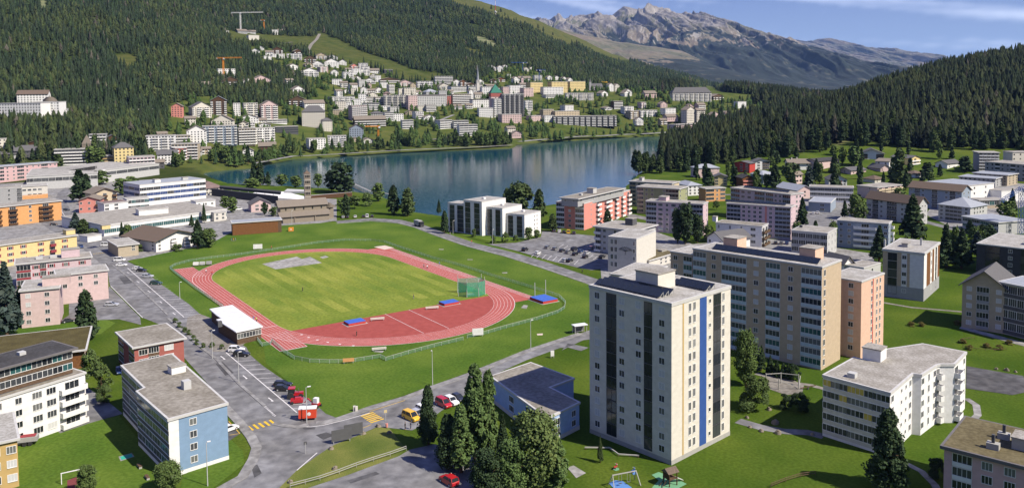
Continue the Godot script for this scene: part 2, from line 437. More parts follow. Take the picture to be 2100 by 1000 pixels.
# a range whose crest runs through the given points; gullies and spurs run down to its foot
func mountain(called: String, crest: Array, foot: float, base: float, number: int, spurs: float, jag: float, tree_line: float, rock_line: float, blur := 1.0, n := 620, rows := 160) -> void:
	var f := FastNoiseLite.new()
	f.seed = number
	f.frequency = 1.0
	f.fractal_octaves = 5
	var ridge := FastNoiseLite.new()
	ridge.seed = number + 1
	ridge.frequency = 1.0
	ridge.fractal_type = FastNoiseLite.FRACTAL_RIDGED
	ridge.fractal_octaves = 4
	var along := [0.0]
	for i in range(1, crest.size()):
		along.append(along[i - 1] + Vector2(crest[i].x, crest[i].z).distance_to(Vector2(crest[i - 1].x, crest[i - 1].z)))
	var vs := PackedVector3Array()
	var cs := PackedColorArray()
	for i in n + 1:
		var s: float = along[-1] * i / n
		var k := 0
		while k < along.size() - 2 and along[k + 1] < s:
			k += 1
		var u: float = (s - along[k]) / (along[k + 1] - along[k])
		var top: Vector3 = crest[k].lerp(crest[k + 1], clampf(u, 0, 1))
		for j in rows + 1:
			var t := float(j) / rows * 1.25
			var x := top.x
			var z := top.z + foot * (1.0 - t)
			var drop := 1.0 - absf(1.0 - t)
			var y := lerpf(base, top.y, pow(maxf(drop, 0.0), 1.25) if t <= 1.0 else 1.0 - (t - 1.0) * 1.6)
			var warp := f.get_noise_2d(s * 0.0006 + 7.0, t * 2.0) * 900.0
			var g := ridge.get_noise_2d((s + warp * t * 0.6) * 0.0010, t * 0.5)
			var fine := ridge.get_noise_2d((s + warp * 0.3) * 0.0038 + 40.0, t * 0.9)
			var env := smoothstep(0.0, 0.25, t) * (1.0 - smoothstep(0.93, 1.0, t) * 0.9) if t <= 1.0 else 0.25
			y += (g * 0.7 + fine * 0.3) * spurs * env * clampf((top.y - base) / 900.0, 0.0, 1.0)
			y += f.get_noise_2d(s * 0.004, t * 9.0) * jag
			vs.append(Vector3(x, y, z))
			var p := f.get_noise_2d(s * 0.0016 + 3.0, t * 5.0)
			var q := f.get_noise_2d(s * 0.006, t * 22.0)
			var level := y + (p * 260.0 + q * 160.0 + g * 120.0) * blur
			var col: Color
			if level < tree_line:
				col = Color(0.010, 0.022, 0.015).lerp(Color(0.02, 0.036, 0.022), clampf(q + 0.5, 0, 1))
				if q > 0.42:
					col = Color(0.12, 0.125, 0.085)
			elif level < rock_line:
				col = Color(0.15, 0.16, 0.09).lerp(Color(0.27, 0.22, 0.16), clampf(p + q * 0.6 + 0.5, 0, 1))
			else:
				col = Color(0.24, 0.22, 0.2).lerp(Color(0.45, 0.42, 0.38), clampf(0.45 - fine * 0.9 + q * 0.9, 0, 1))
			if rock_line < 5000.0 and t > 0.42 and t < 0.97 and level > tree_line * 0.9:  # pale scree in the gullies
				var run := f.get_noise_2d((s + warp * 0.3) * 0.012, t * 1.6)
				if absf(run) < 0.05:
					col = col.lerp(Color(0.5, 0.47, 0.43), 0.75)
			cs.append(col)
	var w := rows + 1
	var ns := PackedVector3Array()
	ns.resize(vs.size())
	var ix := PackedInt32Array()
	for i in n + 1:
		for j in w:
			var e := vs[i * w + mini(j + 1, w - 1)] - vs[i * w + maxi(j - 1, 0)]
			var t := vs[mini(i + 1, n) * w + j] - vs[maxi(i - 1, 0) * w + j]
			var m := t.cross(e).normalized()
			ns[i * w + j] = m if m.y > 0 else -m
			if i < n and j < w - 1:
				var k := i * w + j
				ix.append_array([k, k + w + 1, k + w, k, k + 1, k + w + 1])
	var arr := []
	arr.resize(Mesh.ARRAY_MAX)
	arr[Mesh.ARRAY_VERTEX] = vs
	arr[Mesh.ARRAY_NORMAL] = ns
	arr[Mesh.ARRAY_COLOR] = cs
	arr[Mesh.ARRAY_INDEX] = ix
	var mesh := ArrayMesh.new()
	mesh.add_surface_from_arrays(Mesh.PRIMITIVE_TRIANGLES, arr)
	var m := paint("mountain side", 1, 1, 1, 0.95, "gravel", 0.0016)
	m.albedo_color = Color(1, 1, 1)
	m.vertex_color_use_as_albedo = true
	structure(called, mesh, m)
# a forest conifer: whorls of drooping boughs round a trunk; made once and set out many times
func forest_tree(number: int, tall: float, wide: float, whorls: int, arms: int, round := 0.75) -> ArrayMesh:
	var g := RandomNumberGenerator.new()
	g.seed = number
	var s := Shape.new()
	s.coloured = true
	s.tint = Color(0.25, 0.2, 0.15)
	s.cone(Vector3.ZERO, Vector3(0, tall * 0.3, 0), wide * 0.07, wide * 0.05, 4, false)
	for k in whorls:
		var t := float(k) / whorls
		var y := tall * (0.14 + 0.80 * t)
		var r := wide * 0.5 * pow(1.0 - t, round) * g.randf_range(0.85, 1.15) + wide * 0.04
		var up := tall * 0.95 / whorls * 1.7
		var spin := g.randf() * TAU
		for i in arms:
			var a := spin + TAU * i / arms + g.randf_range(-0.25, 0.25)
			var da := TAU / arms * 0.62
			var rr := r * g.randf_range(0.7, 1.2)
			var tip := Vector3(cos(a) * rr, y - up * g.randf_range(0.2, 0.5), sin(a) * rr)
			var l := Vector3(cos(a - da) * rr * 0.55, y + up * 0.12, sin(a - da) * rr * 0.55)
			var q := Vector3(cos(a + da) * rr * 0.55, y + up * 0.12, sin(a + da) * rr * 0.55)
			var h := Vector3(0, y + up, 0)
			var b := g.randf_range(0.8, 1.2)
			s.tint = Color(b, b, b)
			var nr := Vector3(cos(a), 0.7, sin(a)).normalized()
			s.smooth_tri(h, l, tip, (nr + Vector3.UP).normalized(), nr, nr)
			s.smooth_tri(h, tip, q, (nr + Vector3.UP).normalized(), nr, nr)
	return s.mesh()
func copies(called: String, mesh: Mesh, m: Material, places: Array, tints: PackedColorArray, parent: Node3D) -> void:
	var mm := MultiMesh.new()
	mm.transform_format = MultiMesh.TRANSFORM_3D
	mm.use_colors = true
	mm.mesh = mesh
	mm.instance_count = places.size()
	for i in places.size():
		mm.set_instance_transform(i, places[i])
		mm.set_instance_color(i, tints[i])
	var o := MultiMeshInstance3D.new()
	o.name = called
	o.multimesh = mm
	o.material_override = m
	parent.add_child(o, true)
	o.set_meta("kind", "stuff")
var forest_meshes := []
var needle: StandardMaterial3D
func foliage(key: String) -> StandardMaterial3D:
	if mats.has(key):
		return mats[key]
	var m := StandardMaterial3D.new()
	m.resource_name = key
	m.vertex_color_use_as_albedo = true
	m.albedo_color = Color(1, 1, 1)
	m.roughness = 0.8
	m.metallic_specular = 0.25
	m.cull_mode = BaseMaterial3D.CULL_DISABLED
	m.backlight_enabled = true
	m.backlight = lin(0.02, 0.035, 0.008)
	mats[key] = m
	return m
func set_forest(called: String, label: String, a0: float, a1: float, d0: float, d1: float, keep: Callable, number: int, size := 1.0, tone := 1.0) -> void:
	var g := RandomNumberGenerator.new()
	g.seed = number
	var places := [[], [], [], []]
	var tints := [PackedColorArray(), PackedColorArray(), PackedColorArray(), PackedColorArray()]
	var d := d0
	while d < d1:
		var step := 5.9 if d < 1300 else (6.8 if d < 2000 else (10.0 if d < 3000 else 13.0))
		var a := a0
		while a < a1:
			a += rad_to_deg(step / d)
			var aa := deg_to_rad(a) + g.randf_range(-0.5, 0.5) * step / d
			var dd := d + g.randf_range(-0.5, 0.5) * step
			var x := sin(aa) * dd
			var z := -cos(aa) * dd
			if not keep.call(x, z, dd, g):
				continue
			var larch := patch.get_noise_2d(x * 0.7 + 500.0, z * 0.7) + g.randf_range(-0.45, 0.45)
			var k := (2 if larch > 0.12 else 0) + (g.randi() % 2)
			var h := g.randf_range(0.5, 1.2) * size * (1.0 if dd < 2400 else 1.15)
			var b := Basis(Vector3.UP, g.randf() * TAU).scaled(Vector3(h * g.randf_range(0.85, 1.2) * (1.0 if dd < 2000 else 1.25), h, h * (1.0 if dd < 2000 else 1.25)))
			places[k].append(Transform3D(b, Vector3(x, hill(x, z) - 0.4, z)))
			var v := g.randf_range(0.55, 1.1) * tone
			var col := Color(0.032, 0.056, 0.022).lerp(Color(0.038, 0.054, 0.028), g.randf()) if k < 2 else Color(0.05, 0.076, 0.024).lerp(Color(0.07, 0.085, 0.03), g.randf())
			if g.randf() < 0.015:
				col = Color(0.11, 0.1, 0.075)
			tints[k].append(Color(col.r * v, col.g * v, col.b * v))
		d += step
	var o := thing(called, label, "forest")
	o.set_meta("kind", "stuff")
	for k in 4:
		if places[k].size():
			copies("conifers", forest_meshes[k], needle, places[k], tints[k], o)
const WALLS := {
	"cream": [0.68, 0.64, 0.56], "white": [0.78, 0.77, 0.75], "offwhite": [0.62, 0.59, 0.53], "grey": [0.36, 0.36, 0.36], "lightgrey": [0.5, 0.5, 0.49],
	"peach": [0.70, 0.47, 0.35], "tan": [0.52, 0.41, 0.29], "pink": [0.60, 0.40, 0.40], "rose": [0.62, 0.47, 0.45], "salmon": [0.66, 0.27, 0.22], "brick": [0.36, 0.12, 0.10], "lilac": [0.60, 0.46, 0.49],
	"yellow": [0.68, 0.55, 0.27], "orange": [0.66, 0.34, 0.14], "ochre": [0.52, 0.36, 0.15], "olive": [0.33, 0.34, 0.20], "blue": [0.215, 0.32, 0.46], "slateblue": [0.28, 0.33, 0.40], "skyblue": [0.36, 0.48, 0.72],
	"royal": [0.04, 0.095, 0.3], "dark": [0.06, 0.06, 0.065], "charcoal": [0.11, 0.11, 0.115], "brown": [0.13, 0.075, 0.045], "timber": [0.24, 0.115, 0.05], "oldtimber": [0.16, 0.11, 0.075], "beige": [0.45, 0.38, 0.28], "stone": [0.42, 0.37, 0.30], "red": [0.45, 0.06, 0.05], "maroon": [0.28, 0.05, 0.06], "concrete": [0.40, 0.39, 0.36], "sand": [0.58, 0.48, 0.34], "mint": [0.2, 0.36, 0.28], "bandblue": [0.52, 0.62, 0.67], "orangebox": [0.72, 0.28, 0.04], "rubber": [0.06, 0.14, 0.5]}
const GRAINS := {"timber": "wood", "oldtimber": "wood", "brown": "wood", "stone": "stone"}
func wall_paint(key: String) -> StandardMaterial3D:
	if mats.has("wall " + key):
		return mats["wall " + key]
	var c: Array = WALLS[key]
	var m := paint("wall " + key, c[0], c[1], c[2], 0.88, GRAINS.get(key, "plaster"), 0.12 if key != "stone" else 0.5)
	m.metallic_specular = 0.25
	return m
func roof_paint(key: String) -> StandardMaterial3D:
	if mats.has("roof " + key):
		return mats["roof " + key]
	var m: StandardMaterial3D
	match key:
		"gravel": m = paint("roof gravel", 0.50, 0.48, 0.44, 0.95, "gravel", 0.09)
		"pale": m = paint("roof pale", 0.58, 0.57, 0.54, 0.9, "gravel", 0.07)
		"dirty": m = paint("roof dirty", 0.40, 0.375, 0.325, 0.95, "gravel", 0.05)
		"felt": m = paint("roof felt", 0.10, 0.10, 0.105, 0.9, "gravel", 0.08)
		"slate": m = paint("roof slate", 0.17, 0.165, 0.16, 0.8, "slate", 0.3)
		"stoneslab": m = paint("roof stoneslab", 0.30, 0.255, 0.20, 0.9, "slate", 0.25)
		"brownslab": m = paint("roof brownslab", 0.20, 0.15, 0.11, 0.9, "slate", 0.25)
		"metal": m = paint("roof metal", 0.34, 0.36, 0.39, 0.5, "plaster", 0.1)
		"whitemetal": m = paint("roof whitemetal", 0.72, 0.73, 0.74, 0.45, "plaster", 0.06)
		"mauve": m = paint("roof mauve", 0.30, 0.22, 0.21, 0.9, "gravel", 0.1)
		"copper": m = paint("roof copper", 0.05, 0.19, 0.14, 0.8, "plaster", 0.2)
		"grass": m = paint("roof grass", 0.14, 0.12, 0.05, 0.95, "gravel", 0.1)
		"moss": m = paint("roof moss", 0.21, 0.18, 0.10, 0.95, "gravel", 0.06)
		"rim": m = paint("roof rim", 0.55, 0.54, 0.52, 0.7, "plaster", 0.1)
		"darkrim": m = paint("roof darkrim", 0.16, 0.15, 0.15, 0.7, "plaster", 0.1)
		_: m = paint("roof " + key, 0.3, 0.3, 0.3)
	m.metallic_specular = 0.25
	return m
func glass(k: int) -> StandardMaterial3D:
	var key := "pane %d" % k
	if mats.has(key):
		return mats[key]
	var m := StandardMaterial3D.new()
	m.resource_name = key
	match k:
		0: m.albedo_color = lin(0.02, 0.024, 0.028)
		1: m.albedo_color = lin(0.05, 0.055, 0.06)
		2: m.albedo_color = lin(0.13, 0.135, 0.13)  # net curtain behind the pane
		3: m.albedo_color = lin(0.5, 0.5, 0.49)  # closed roller blind
		4: m.albedo_color = lin(0.5, 0.38, 0.06)  # yellow curtain
		5: m.albedo_color = lin(0.35, 0.06, 0.05)  # red blind
		6: m.albedo_color = lin(0.03, 0.09, 0.09)  # greenish glass
		7: m.albedo_color = lin(0.02, 0.05, 0.16)  # blue solar glass
		8: m.albedo_color = lin(0.07, 0.17, 0.1)  # green curtain
	m.roughness = 0.12 if k < 3 or k == 6 or k == 7 else 0.6
	m.metallic_specular = 0.5
	mats[key] = m
	return m
func collector_paint() -> StandardMaterial3D:
	var m := paint("solar collector", 0.012, 0.016, 0.024, 0.2, "")
	return m
var shapes := {}
# a window frame with its mullions, in the plane z = 0, looking towards +z, centred
func frame_mesh(w: float, h: float, bars: int) -> ArrayMesh:
	var key := "frame %.2f %.2f %d" % [w, h, bars]
	if not shapes.has(key):
		var s := Shape.new()
		var t := 0.07
		s.box(Vector3(-w / 2 - t, -h / 2 - t, -0.02), Vector3(-w / 2 + 0.02, h / 2 + t, 0.06))
		s.box(Vector3(w / 2 - 0.02, -h / 2 - t, -0.02), Vector3(w / 2 + t, h / 2 + t, 0.06))
		s.box(Vector3(-w / 2 + 0.02, h / 2 - 0.02, -0.02), Vector3(w / 2 - 0.02, h / 2 + t, 0.058))
		s.box(Vector3(-w / 2 - 0.02 + 0.04, -h / 2 - t, -0.02), Vector3(w / 2 - 0.02, -h / 2 + 0.02, 0.12))
		for i in bars:
			var x := -w / 2 + w * (i + 1) / (bars + 1)
			s.box(Vector3(x - 0.035, -h / 2 + 0.02, -0.02), Vector3(x + 0.035, h / 2 - 0.02, 0.05))
		shapes[key] = s.mesh()
	return shapes[key]
func pane_mesh(w: float, h: float) -> ArrayMesh:
	var key := "pane %.2f %.2f" % [w, h]
	if not shapes.has(key):
		var s := Shape.new()
		s.box(Vector3(-w / 2 + 0.015, -h / 2 + 0.015, -0.02), Vector3(w / 2 - 0.015, h / 2 - 0.015, 0.025))
		shapes[key] = s.mesh()
	return shapes[key]
func balcony_mesh(w: float, deep: float, tall: float) -> ArrayMesh:
	var key := "balcony %.2f %.2f %.2f" % [w, deep, tall]
	if not shapes.has(key):
		var s := Shape.new()
		s.box(Vector3(-w / 2, -0.18, 0.003), Vector3(w / 2, 0, deep))
		s.box(Vector3(-w / 2, 0, deep - 0.08), Vector3(w / 2, tall, deep - 0.002))
		s.box(Vector3(-w / 2 + 0.003, 0, 0.003), Vector3(-w / 2 + 0.08, tall, deep - 0.08))
		s.box(Vector3(w / 2 - 0.08, 0, 0.003), Vector3(w / 2 - 0.003, tall, deep - 0.08))
		shapes[key] = s.mesh()
	return shapes[key]
func slab_mesh(w: float, h: float, deep: float) -> ArrayMesh:
	var key := "slab %.2f %.2f %.2f" % [w, h, deep]
	if not shapes.has(key):
		var s := Shape.new()
		s.box(Vector3(-w / 2, -h / 2, -0.02), Vector3(w / 2, h / 2, deep))
		shapes[key] = s.mesh()
	return shapes[key]
var feet := []
func offset(p: PackedVector2Array, d: float) -> PackedVector2Array:
	var r := Geometry2D.offset_polygon(p, d, Geometry2D.JOIN_MITER)
	return r[0] if r.size() else p
# fp is the footprint, anticlockwise seen from above, relative to "at"; a face string holds one letter for each column of the face
const KINDS := {"chalet": "house", "house": "house", "timber_house": "house", "villa": "house", "hotel": "hotel", "school": "school", "shed": "shed", "garage": "garage"}
func building(called: String, label: String, px: float, py: float, pz: float, fp: Array, tall: float, roof: String, wall: String, floors: int, faces: Array, o := {}) -> Node3D:
	var at := Vector3(px, py, pz)
	var p := poly(fp)
	var mid := Vector2.ZERO
	for q in p:
		mid += q / p.size()
	feet.append([mid + Vector2(at.x, at.z), mid.distance_to(p[0])])
	var root := thing(called, label, KINDS.get(called, "building"), at, 0.0, o.get("group", ""))
	var g := RandomNumberGenerator.new()
	g.seed = hash(label)
	var lod: int = o.get("lod", 2)
	var s := Shape.new()
	s.walls(p, -1.5, tall)
	var rise: float = o.get("rise", 2.6)
	var k: int = o.get("ridge", -1)  # the edge that the ridge runs along
	if roof == "gable" or roof == "hip":
		if k < 0:
			k = 0 if p[0].distance_to(p[1]) > p[1].distance_to(p[2]) else 1
		if roof == "gable":
			for e in [k + 1, k + 3]:
				var a := p[e % 4]
				var b := p[(e + 1) % 4]
				var m := (a + b) / 2
				s.tri(Vector3(a.x, tall, a.y), Vector3(b.x, tall, b.y), Vector3(m.x, tall + rise, m.y))
	else:
		s.flat(p, tall)
	part("wall", s.mesh(), wall_paint(wall), root)
	if o.has("plinth"):
		var q := Shape.new()
		q.walls(offset(p, 0.05), -1.4, o.plinth)
		part("plinth", q.mesh(), wall_paint(o.get("plinth_wall", "concrete")), root)
	var top: Node3D
	var cover: String = o.get("cover", "gravel")
	if roof == "gable":
		top = gable_roof(root, p, tall, rise, k, o.get("over", 0.8), cover)
	elif roof == "hip":
		top = hip_roof(root, p, tall, rise, k, o.get("over", 0.6), cover)
	else:
		var over: float = o.get("over", 0.3)
		var thick: float = o.get("thick", 0.45)
		var r := Shape.new()
		r.prism(offset(p, over), tall - thick + 0.42, tall + 0.42)
		r.flat(offset(p, over), tall - thick + 0.42)
		top = part("roof", r.mesh(), roof_paint(o.get("rim", "rim")), root)
		var c := Shape.new()
		c.flat(offset(p, over - 0.45), tall + 0.426)
		part("roof_covering", c.mesh(), roof_paint(cover), top)
	for b in o.get("boxes", []):  # stair heads, lift heads and vents on a flat roof: centre x, z, size x, z, height, paint
		var e0 := (p[1] - p[0]).normalized()
		var e1 := Vector2(e0.y, -e0.x)
		var c: Vector2 = p[0] + e0 * b[0] + e1 * b[1]
		var turn := atan2(-e0.y, e0.x)
		var x := Shape.new()
		x.box(Vector3(-b[2] / 2, 0, -b[3] / 2), Vector3(b[2] / 2, b[4], b[3] / 2))
		var head := part("roof_house" if b[2] > 2.5 else "vent", x.mesh(), wall_paint(b[5]), top, Vector3(c.x, tall + 0.428, c.y), turn)
		if b[2] > 2.5:
			var y := Shape.new()
			y.box(Vector3(-b[2] / 2 - 0.15, 0.002, -b[3] / 2 - 0.15), Vector3(b[2] / 2 + 0.15, 0.25, b[3] / 2 + 0.15))
			part("lid", y.mesh(), roof_paint("gravel"), head, Vector3(0, b[4], 0))
	for b in o.get("solar", []):  # rows of tilted collectors: start along, start in, count, rows, pitch of rows, collector width, collector depth
		var e0 := (p[1] - p[0]).normalized()
		var e1 := Vector2(e0.y, -e0.x)
		var key := "collector %.2f %.2f" % [b[5], b[6]]
		if not shapes.has(key):
			var x := Shape.new()
			var t := Transform3D(Basis(Vector3(0, 0, 1), 0.5), Vector3(0, 0.4, 0))
			x.box(Vector3(-b[6] / 2, 0.35, -b[5] / 2 + 0.03), Vector3(b[6] / 2, 0.45, b[5] / 2 - 0.03), t)
			shapes[key] = x.mesh()
			var y := Shape.new()
			for z in [-b[5] * 0.4, b[5] * 0.4]:
				y.bar(Vector3(-b[6] * 0.4, 0, z), Vector3(b[6] * 0.36, 1.05, z), 0.07)
				y.bar(Vector3(b[6] * 0.36, 0, z), Vector3(b[6] * 0.36, 1.05, z), 0.08)
			shapes[key + " stand"] = y.mesh()
		for row in int(b[3]):
			for i in int(b[2]):
				var q: Vector2 = p[0] + e0 * (b[0] + row * b[4]) + e1 * (b[1] + i * b[5])
				var c := part("solar_collector", shapes[key], collector_paint(), top, Vector3(q.x, tall + 0.43, q.y), atan2(-e0.y, e0.x))
				part("stand", shapes[key + " stand"], wall_paint("lightgrey"), c)
	for c in o.get("chimneys", []):
		var x := Shape.new()
		x.box(Vector3(-0.45, -1.2, -0.45), Vector3(0.45, 1.0, 0.45))
		x.box(Vector3(-0.6, 1.0, -0.6), Vector3(0.6, 1.15, 0.6))
		part("chimney", x.mesh(), wall_paint("offwhite"), top, Vector3(c[0], c[1], c[2]))
	if o.has("emblem"):  # a bare tree cut from dark metal: edge, share of the edge, height, size
		var a: Array = o.emblem
		var e: Vector2 = p[(a[0] + 1) % p.size()] - p[a[0]]
		var c: Vector2 = p[a[0]] + e * a[1]
		var x := Shape.new()
		x.bar(Vector3(0, -a[3] * 0.5, 0.08), Vector3(0, 0, 0.08), a[3] * 0.05, 0.06)
		for i in 9:
			var t := -1.25 + 2.5 * i / 8.0
			var tip := Vector3(sin(t) * a[3] * 0.95, cos(t) * a[3] * 0.5, 0.08)
			x.bar(Vector3(0, -a[3] * 0.08, 0.08), tip, a[3] * 0.035, 0.06)
			for s2 in [-0.35, 0.35]:
				x.bar(tip * 0.6, tip * 0.6 + Vector3(sin(t + s2) * a[3] * 0.4, cos(t + s2) * a[3] * 0.24, 0), a[3] * 0.03, 0.05)
		part("tree_emblem", x.mesh(), wall_paint("charcoal"), root, Vector3(c.x, a[2], c.y), atan2(-e.y, e.x))
	if faces.size():
		var joined := [Shape.new(), Shape.new(), Shape.new()]
		for e in mini(faces.size(), p.size()):
			if faces[e]:
				facade(root, p[e], p[(e + 1) % p.size()], tall, floors, faces[e], o, g, lod, joined)
		var called_as := ["windows", "balconies", "blinds"]
		for q in 3:
			if joined[q].v.size():
				var x := part(called_as[q], joined[q].mesh(), [glass(1), wall_paint(o.get("rail", "white")), glass(3)][q], root)
				x.set_meta("kind", "stuff")
	return root
func facade(root: Node3D, a: Vector2, b: Vector2, tall: float, floors: int, face: String, o: Dictionary, g: RandomNumberGenerator, lod: int, joined: Array) -> void:
	var e := (b - a)
	var length := e.length()
	e /= length
	var out := Vector2(-e.y, e.x)
	var turn := atan2(out.x, out.y)
	var low: float = o.get("low", 0.5)
	var each: float = (tall - low - o.get("high", 0.2)) / floors
	var cols := []
	if ":" in face:
		var total := 0.0
		for t in face.split(" "):
			total += float(t.get_slice(":", 1))
		for t in face.split(" "):
			cols.append([t.get_slice(":", 0), float(t.get_slice(":", 1)) * length / total])
	else:
		for ch in face:
			cols.append([ch, length / face.length()])
	var first: int = o.get("first", 0)
	var run := 0.0
	for col in cols:
		var ch: String = col[0]
		var w: float = col[1]
		var at := a + e * (run + 0.5 * w)
		run += w
		if ch == ".":
			continue
		if ch.begins_with("#"):
			part("wall_panel", slab_mesh(w, tall - 0.06, 0.04), wall_paint(ch.substr(1)), root, Vector3(at.x, tall / 2, at.y), turn)
			continue
		for f in range(first, floors):
			if o.has("skip") and o.skip.has(ch + str(f)):
				continue
			var y := low + each * f
			var x := w * 0.94
			match ch:
				"w", "v", "s", "n", "W", "r", "t":
					var size := Vector2(1.35, 1.3)
					if ch == "W": size = Vector2(2.3, 1.4)
					elif ch == "s": size = Vector2(0.75, 0.8)
					elif ch == "n": size = Vector2(0.8, 1.6)
					elif ch == "t": size = Vector2(1.1, 2.0)
					size.x = minf(size.x, w * 0.85)
					size.y = minf(size.y, each * 0.62)
					var mid := Vector3(at.x, y + each * 0.56, at.y)
					var kind: int = [0, 0, 1, 1, 2][g.randi() % 5]
					if (ch == "v" and g.randf() < 0.42) or (ch == "W" and g.randf() < 0.12):
						kind = 3
					opening(root, "window", mid, turn, size, 2 if ch == "W" else (1 if ch != "s" else 0), kind, lod, joined, "")
					if ch == "r":
						for side in [-1, 1]:
							var q: Vector2 = at + e * side * (size.x * 0.5 + 0.34)
							if lod > 1:
								part("shutter", slab_mesh(0.5, size.y, 0.07), wall_paint("maroon"), root, Vector3(q.x, mid.y, q.y), turn)
				"b", "B":
					opening(root, "balcony_door", Vector3(at.x, y + each * 0.46, at.y), turn, Vector2(minf(x * 0.8, 3.2), each * 0.78), 2, [0, 1, 1][g.randi() % 3], lod, joined, "")
					solid(root, "balcony", balcony_mesh(x, 1.3 if ch == "b" else 0.9, 1.0), o.get("rail", "white"), Vector3(at.x, y + 0.02, at.y), turn, lod, joined)
				"l":
					opening(root, "loggia", Vector3(at.x, y + each * 0.62, at.y), turn, Vector2(x, each * 0.62), 3, [0, 0, 1][g.randi() % 3], lod, joined, "")
					solid(root, "parapet", slab_mesh(x + 0.1, each * 0.3, 0.12), o.get("rail", "white"), Vector3(at.x, y + each * 0.15, at.y), turn, lod, joined)
				"g":
					opening(root, "window_band", Vector3(at.x, y + each * 0.62, at.y), turn, Vector2(w * 0.97, each * 0.56), maxi(1, int(w / 1.2)), [0, 1, 2, 1, 6][g.randi() % 5] if not o.has("band") else o.band[g.randi() % o.band.size()], lod, joined, "")
					if o.has("spandrel"):
						solid(root, "spandrel", slab_mesh(w * 1.0, each * 0.34, 0.05), o.spandrel, Vector3(at.x, y + each * 0.16, at.y), turn, lod, joined)
				"D":
					opening(root, "glazing", Vector3(at.x, y + each * 0.5, at.y), turn, Vector2(w * 0.92, each * 0.9), 1, [0, 0, 1][g.randi() % 3], lod, joined, "dark")
				"d":
					if f == first:
						opening(root, "door", Vector3(at.x, y + 1.05, at.y), turn, Vector2(minf(1.3, w * 0.8), 2.1), 0, 1, lod, joined, "")
func opening(root: Node3D, called: String, mid: Vector3, turn: float, size: Vector2, bars: int, kind: int, lod: int, joined: Array, frame: String) -> void:
	size = Vector2(snappedf(size.x, 0.05), snappedf(size.y, 0.05))
	if lod == 2:
		var f := part(called, frame_mesh(size.x, size.y, bars), wall_paint(frame if frame else "white"), root, mid, turn)
		part("blind" if kind in [3, 5] else "pane", pane_mesh(size.x, size.y), glass(kind), f)
	elif lod == 1:
		part(called, pane_mesh(size.x, size.y), glass(kind), root, mid, turn)
	else:
		joined[2 if kind in [3, 5] else 0].box(Vector3(-size.x / 2, -size.y / 2, -0.02), Vector3(size.x / 2, size.y / 2, 0.05), Transform3D(Basis(Vector3.UP, turn), mid))
func solid(root: Node3D, called: String, mesh: ArrayMesh, paint_key: String, at: Vector3, turn: float, lod: int, joined: Array) -> void:
	if lod > 0:
		part(called, mesh, wall_paint(paint_key), root, at, turn)
	else:
		var a := mesh.surface_get_arrays(0)
		var t := Transform3D(Basis(Vector3.UP, turn), at)
		for v in a[Mesh.ARRAY_VERTEX]:
			joined[1].v.append(t * v)
		for n in a[Mesh.ARRAY_NORMAL]:
			joined[1].n.append(t.basis * n)
func gable_roof(root: Node3D, p: PackedVector2Array, tall: float, rise: float, k: int, over: float, cover: String) -> Node3D:
	var s := Shape.new()
	var a := p[k % 4]
	var b := p[(k + 1) % 4]
	var c := p[(k + 2) % 4]
	var d := p[(k + 3) % 4]
	var along := (b - a).normalized()
	var across := (d - a).normalized()
	var half := a.distance_to(d) / 2
	var drop := rise * over / half
	var r0 := (a + d) / 2 - along * over
	var r1 := (b + c) / 2 + along * over
	var t := 0.28
	for side in [[a, b, -1.0], [d, c, 1.0]]:
		var e0: Vector2 = side[0] - along * over + across * over * side[2]
		var e1: Vector2 = side[1] + along * over + across * over * side[2]
		var q := [Vector3(e0.x, tall - drop + 0.02, e0.y), Vector3(e1.x, tall - drop + 0.02, e1.y), Vector3(r1.x, tall + rise + 0.02, r1.y), Vector3(r0.x, tall + rise + 0.02, r0.y)]
		var up := []
		for v in q:
			up.append(v + Vector3(0, t, 0))
		s.hexa(q + up if side[2] < 0 else [q[3], q[2], q[1], q[0], up[3], up[2], up[1], up[0]])
	return part("roof", s.mesh(), roof_paint(cover), root)
func hip_roof(root: Node3D, p: PackedVector2Array, tall: float, rise: float, k: int, over: float, cover: String) -> Node3D:
	var s := Shape.new()
	var q := offset(p, over)
	# the corner that belongs to each corner of p
	var c := []
	for i in 4:
		var best := q[0]
		for w in q:
			if w.distance_to(p[(k + i) % 4]) < best.distance_to(p[(k + i) % 4]):
				best = w
		c.append(best)
	var along: Vector2 = (c[1] - c[0]).normalized()
	var inset: float = minf(c[0].distance_to(c[3]) / 2, c[0].distance_to(c[1]) / 2 - 0.2)
	var r0: Vector2 = (c[0] + c[3]) / 2 + along * inset
	var r1: Vector2 = (c[1] + c[2]) / 2 - along * inset
	var y := tall + 0.1
	var l := func(v: Vector2) -> Vector3: return Vector3(v.x, y, v.y)
	var h := func(v: Vector2) -> Vector3: return Vector3(v.x, y + rise, v.y)
	s.quad(l.call(c[0]), l.call(c[1]), h.call(r1), h.call(r0))
	s.quad(l.call(c[2]), l.call(c[3]), h.call(r0), h.call(r1))
	s.tri(l.call(c[1]), l.call(c[2]), h.call(r1))
	s.tri(l.call(c[3]), l.call(c[0]), h.call(r0))
	s.walls(PackedVector2Array(c), y - 0.25, y)
	s.flat(PackedVector2Array(c), y - 0.25)
	return part("roof", s.mesh(), roof_paint(cover), root)
func sheet(called: String, a: Array, y: float, m: Material) -> void:
	var s := Shape.new()
	s.flat(poly(a), y)
	structure(called, s.mesh(), m)
func lines(called: String, m: Material, y: float, a: Array) -> void:  # painted lines: from x, z to x, z, width
	var s := Shape.new()
	for i in range(0, a.size(), 5):
		var p := Vector2(a[i], a[i + 1])
		var q := Vector2(a[i + 2], a[i + 3])
		var n: Vector2 = (q - p).normalized().orthogonal() * a[i + 4] / 2
		s.flat(PackedVector2Array([p + n, q + n, q - n, p - n]), y)
	structure(called, s.mesh(), m)
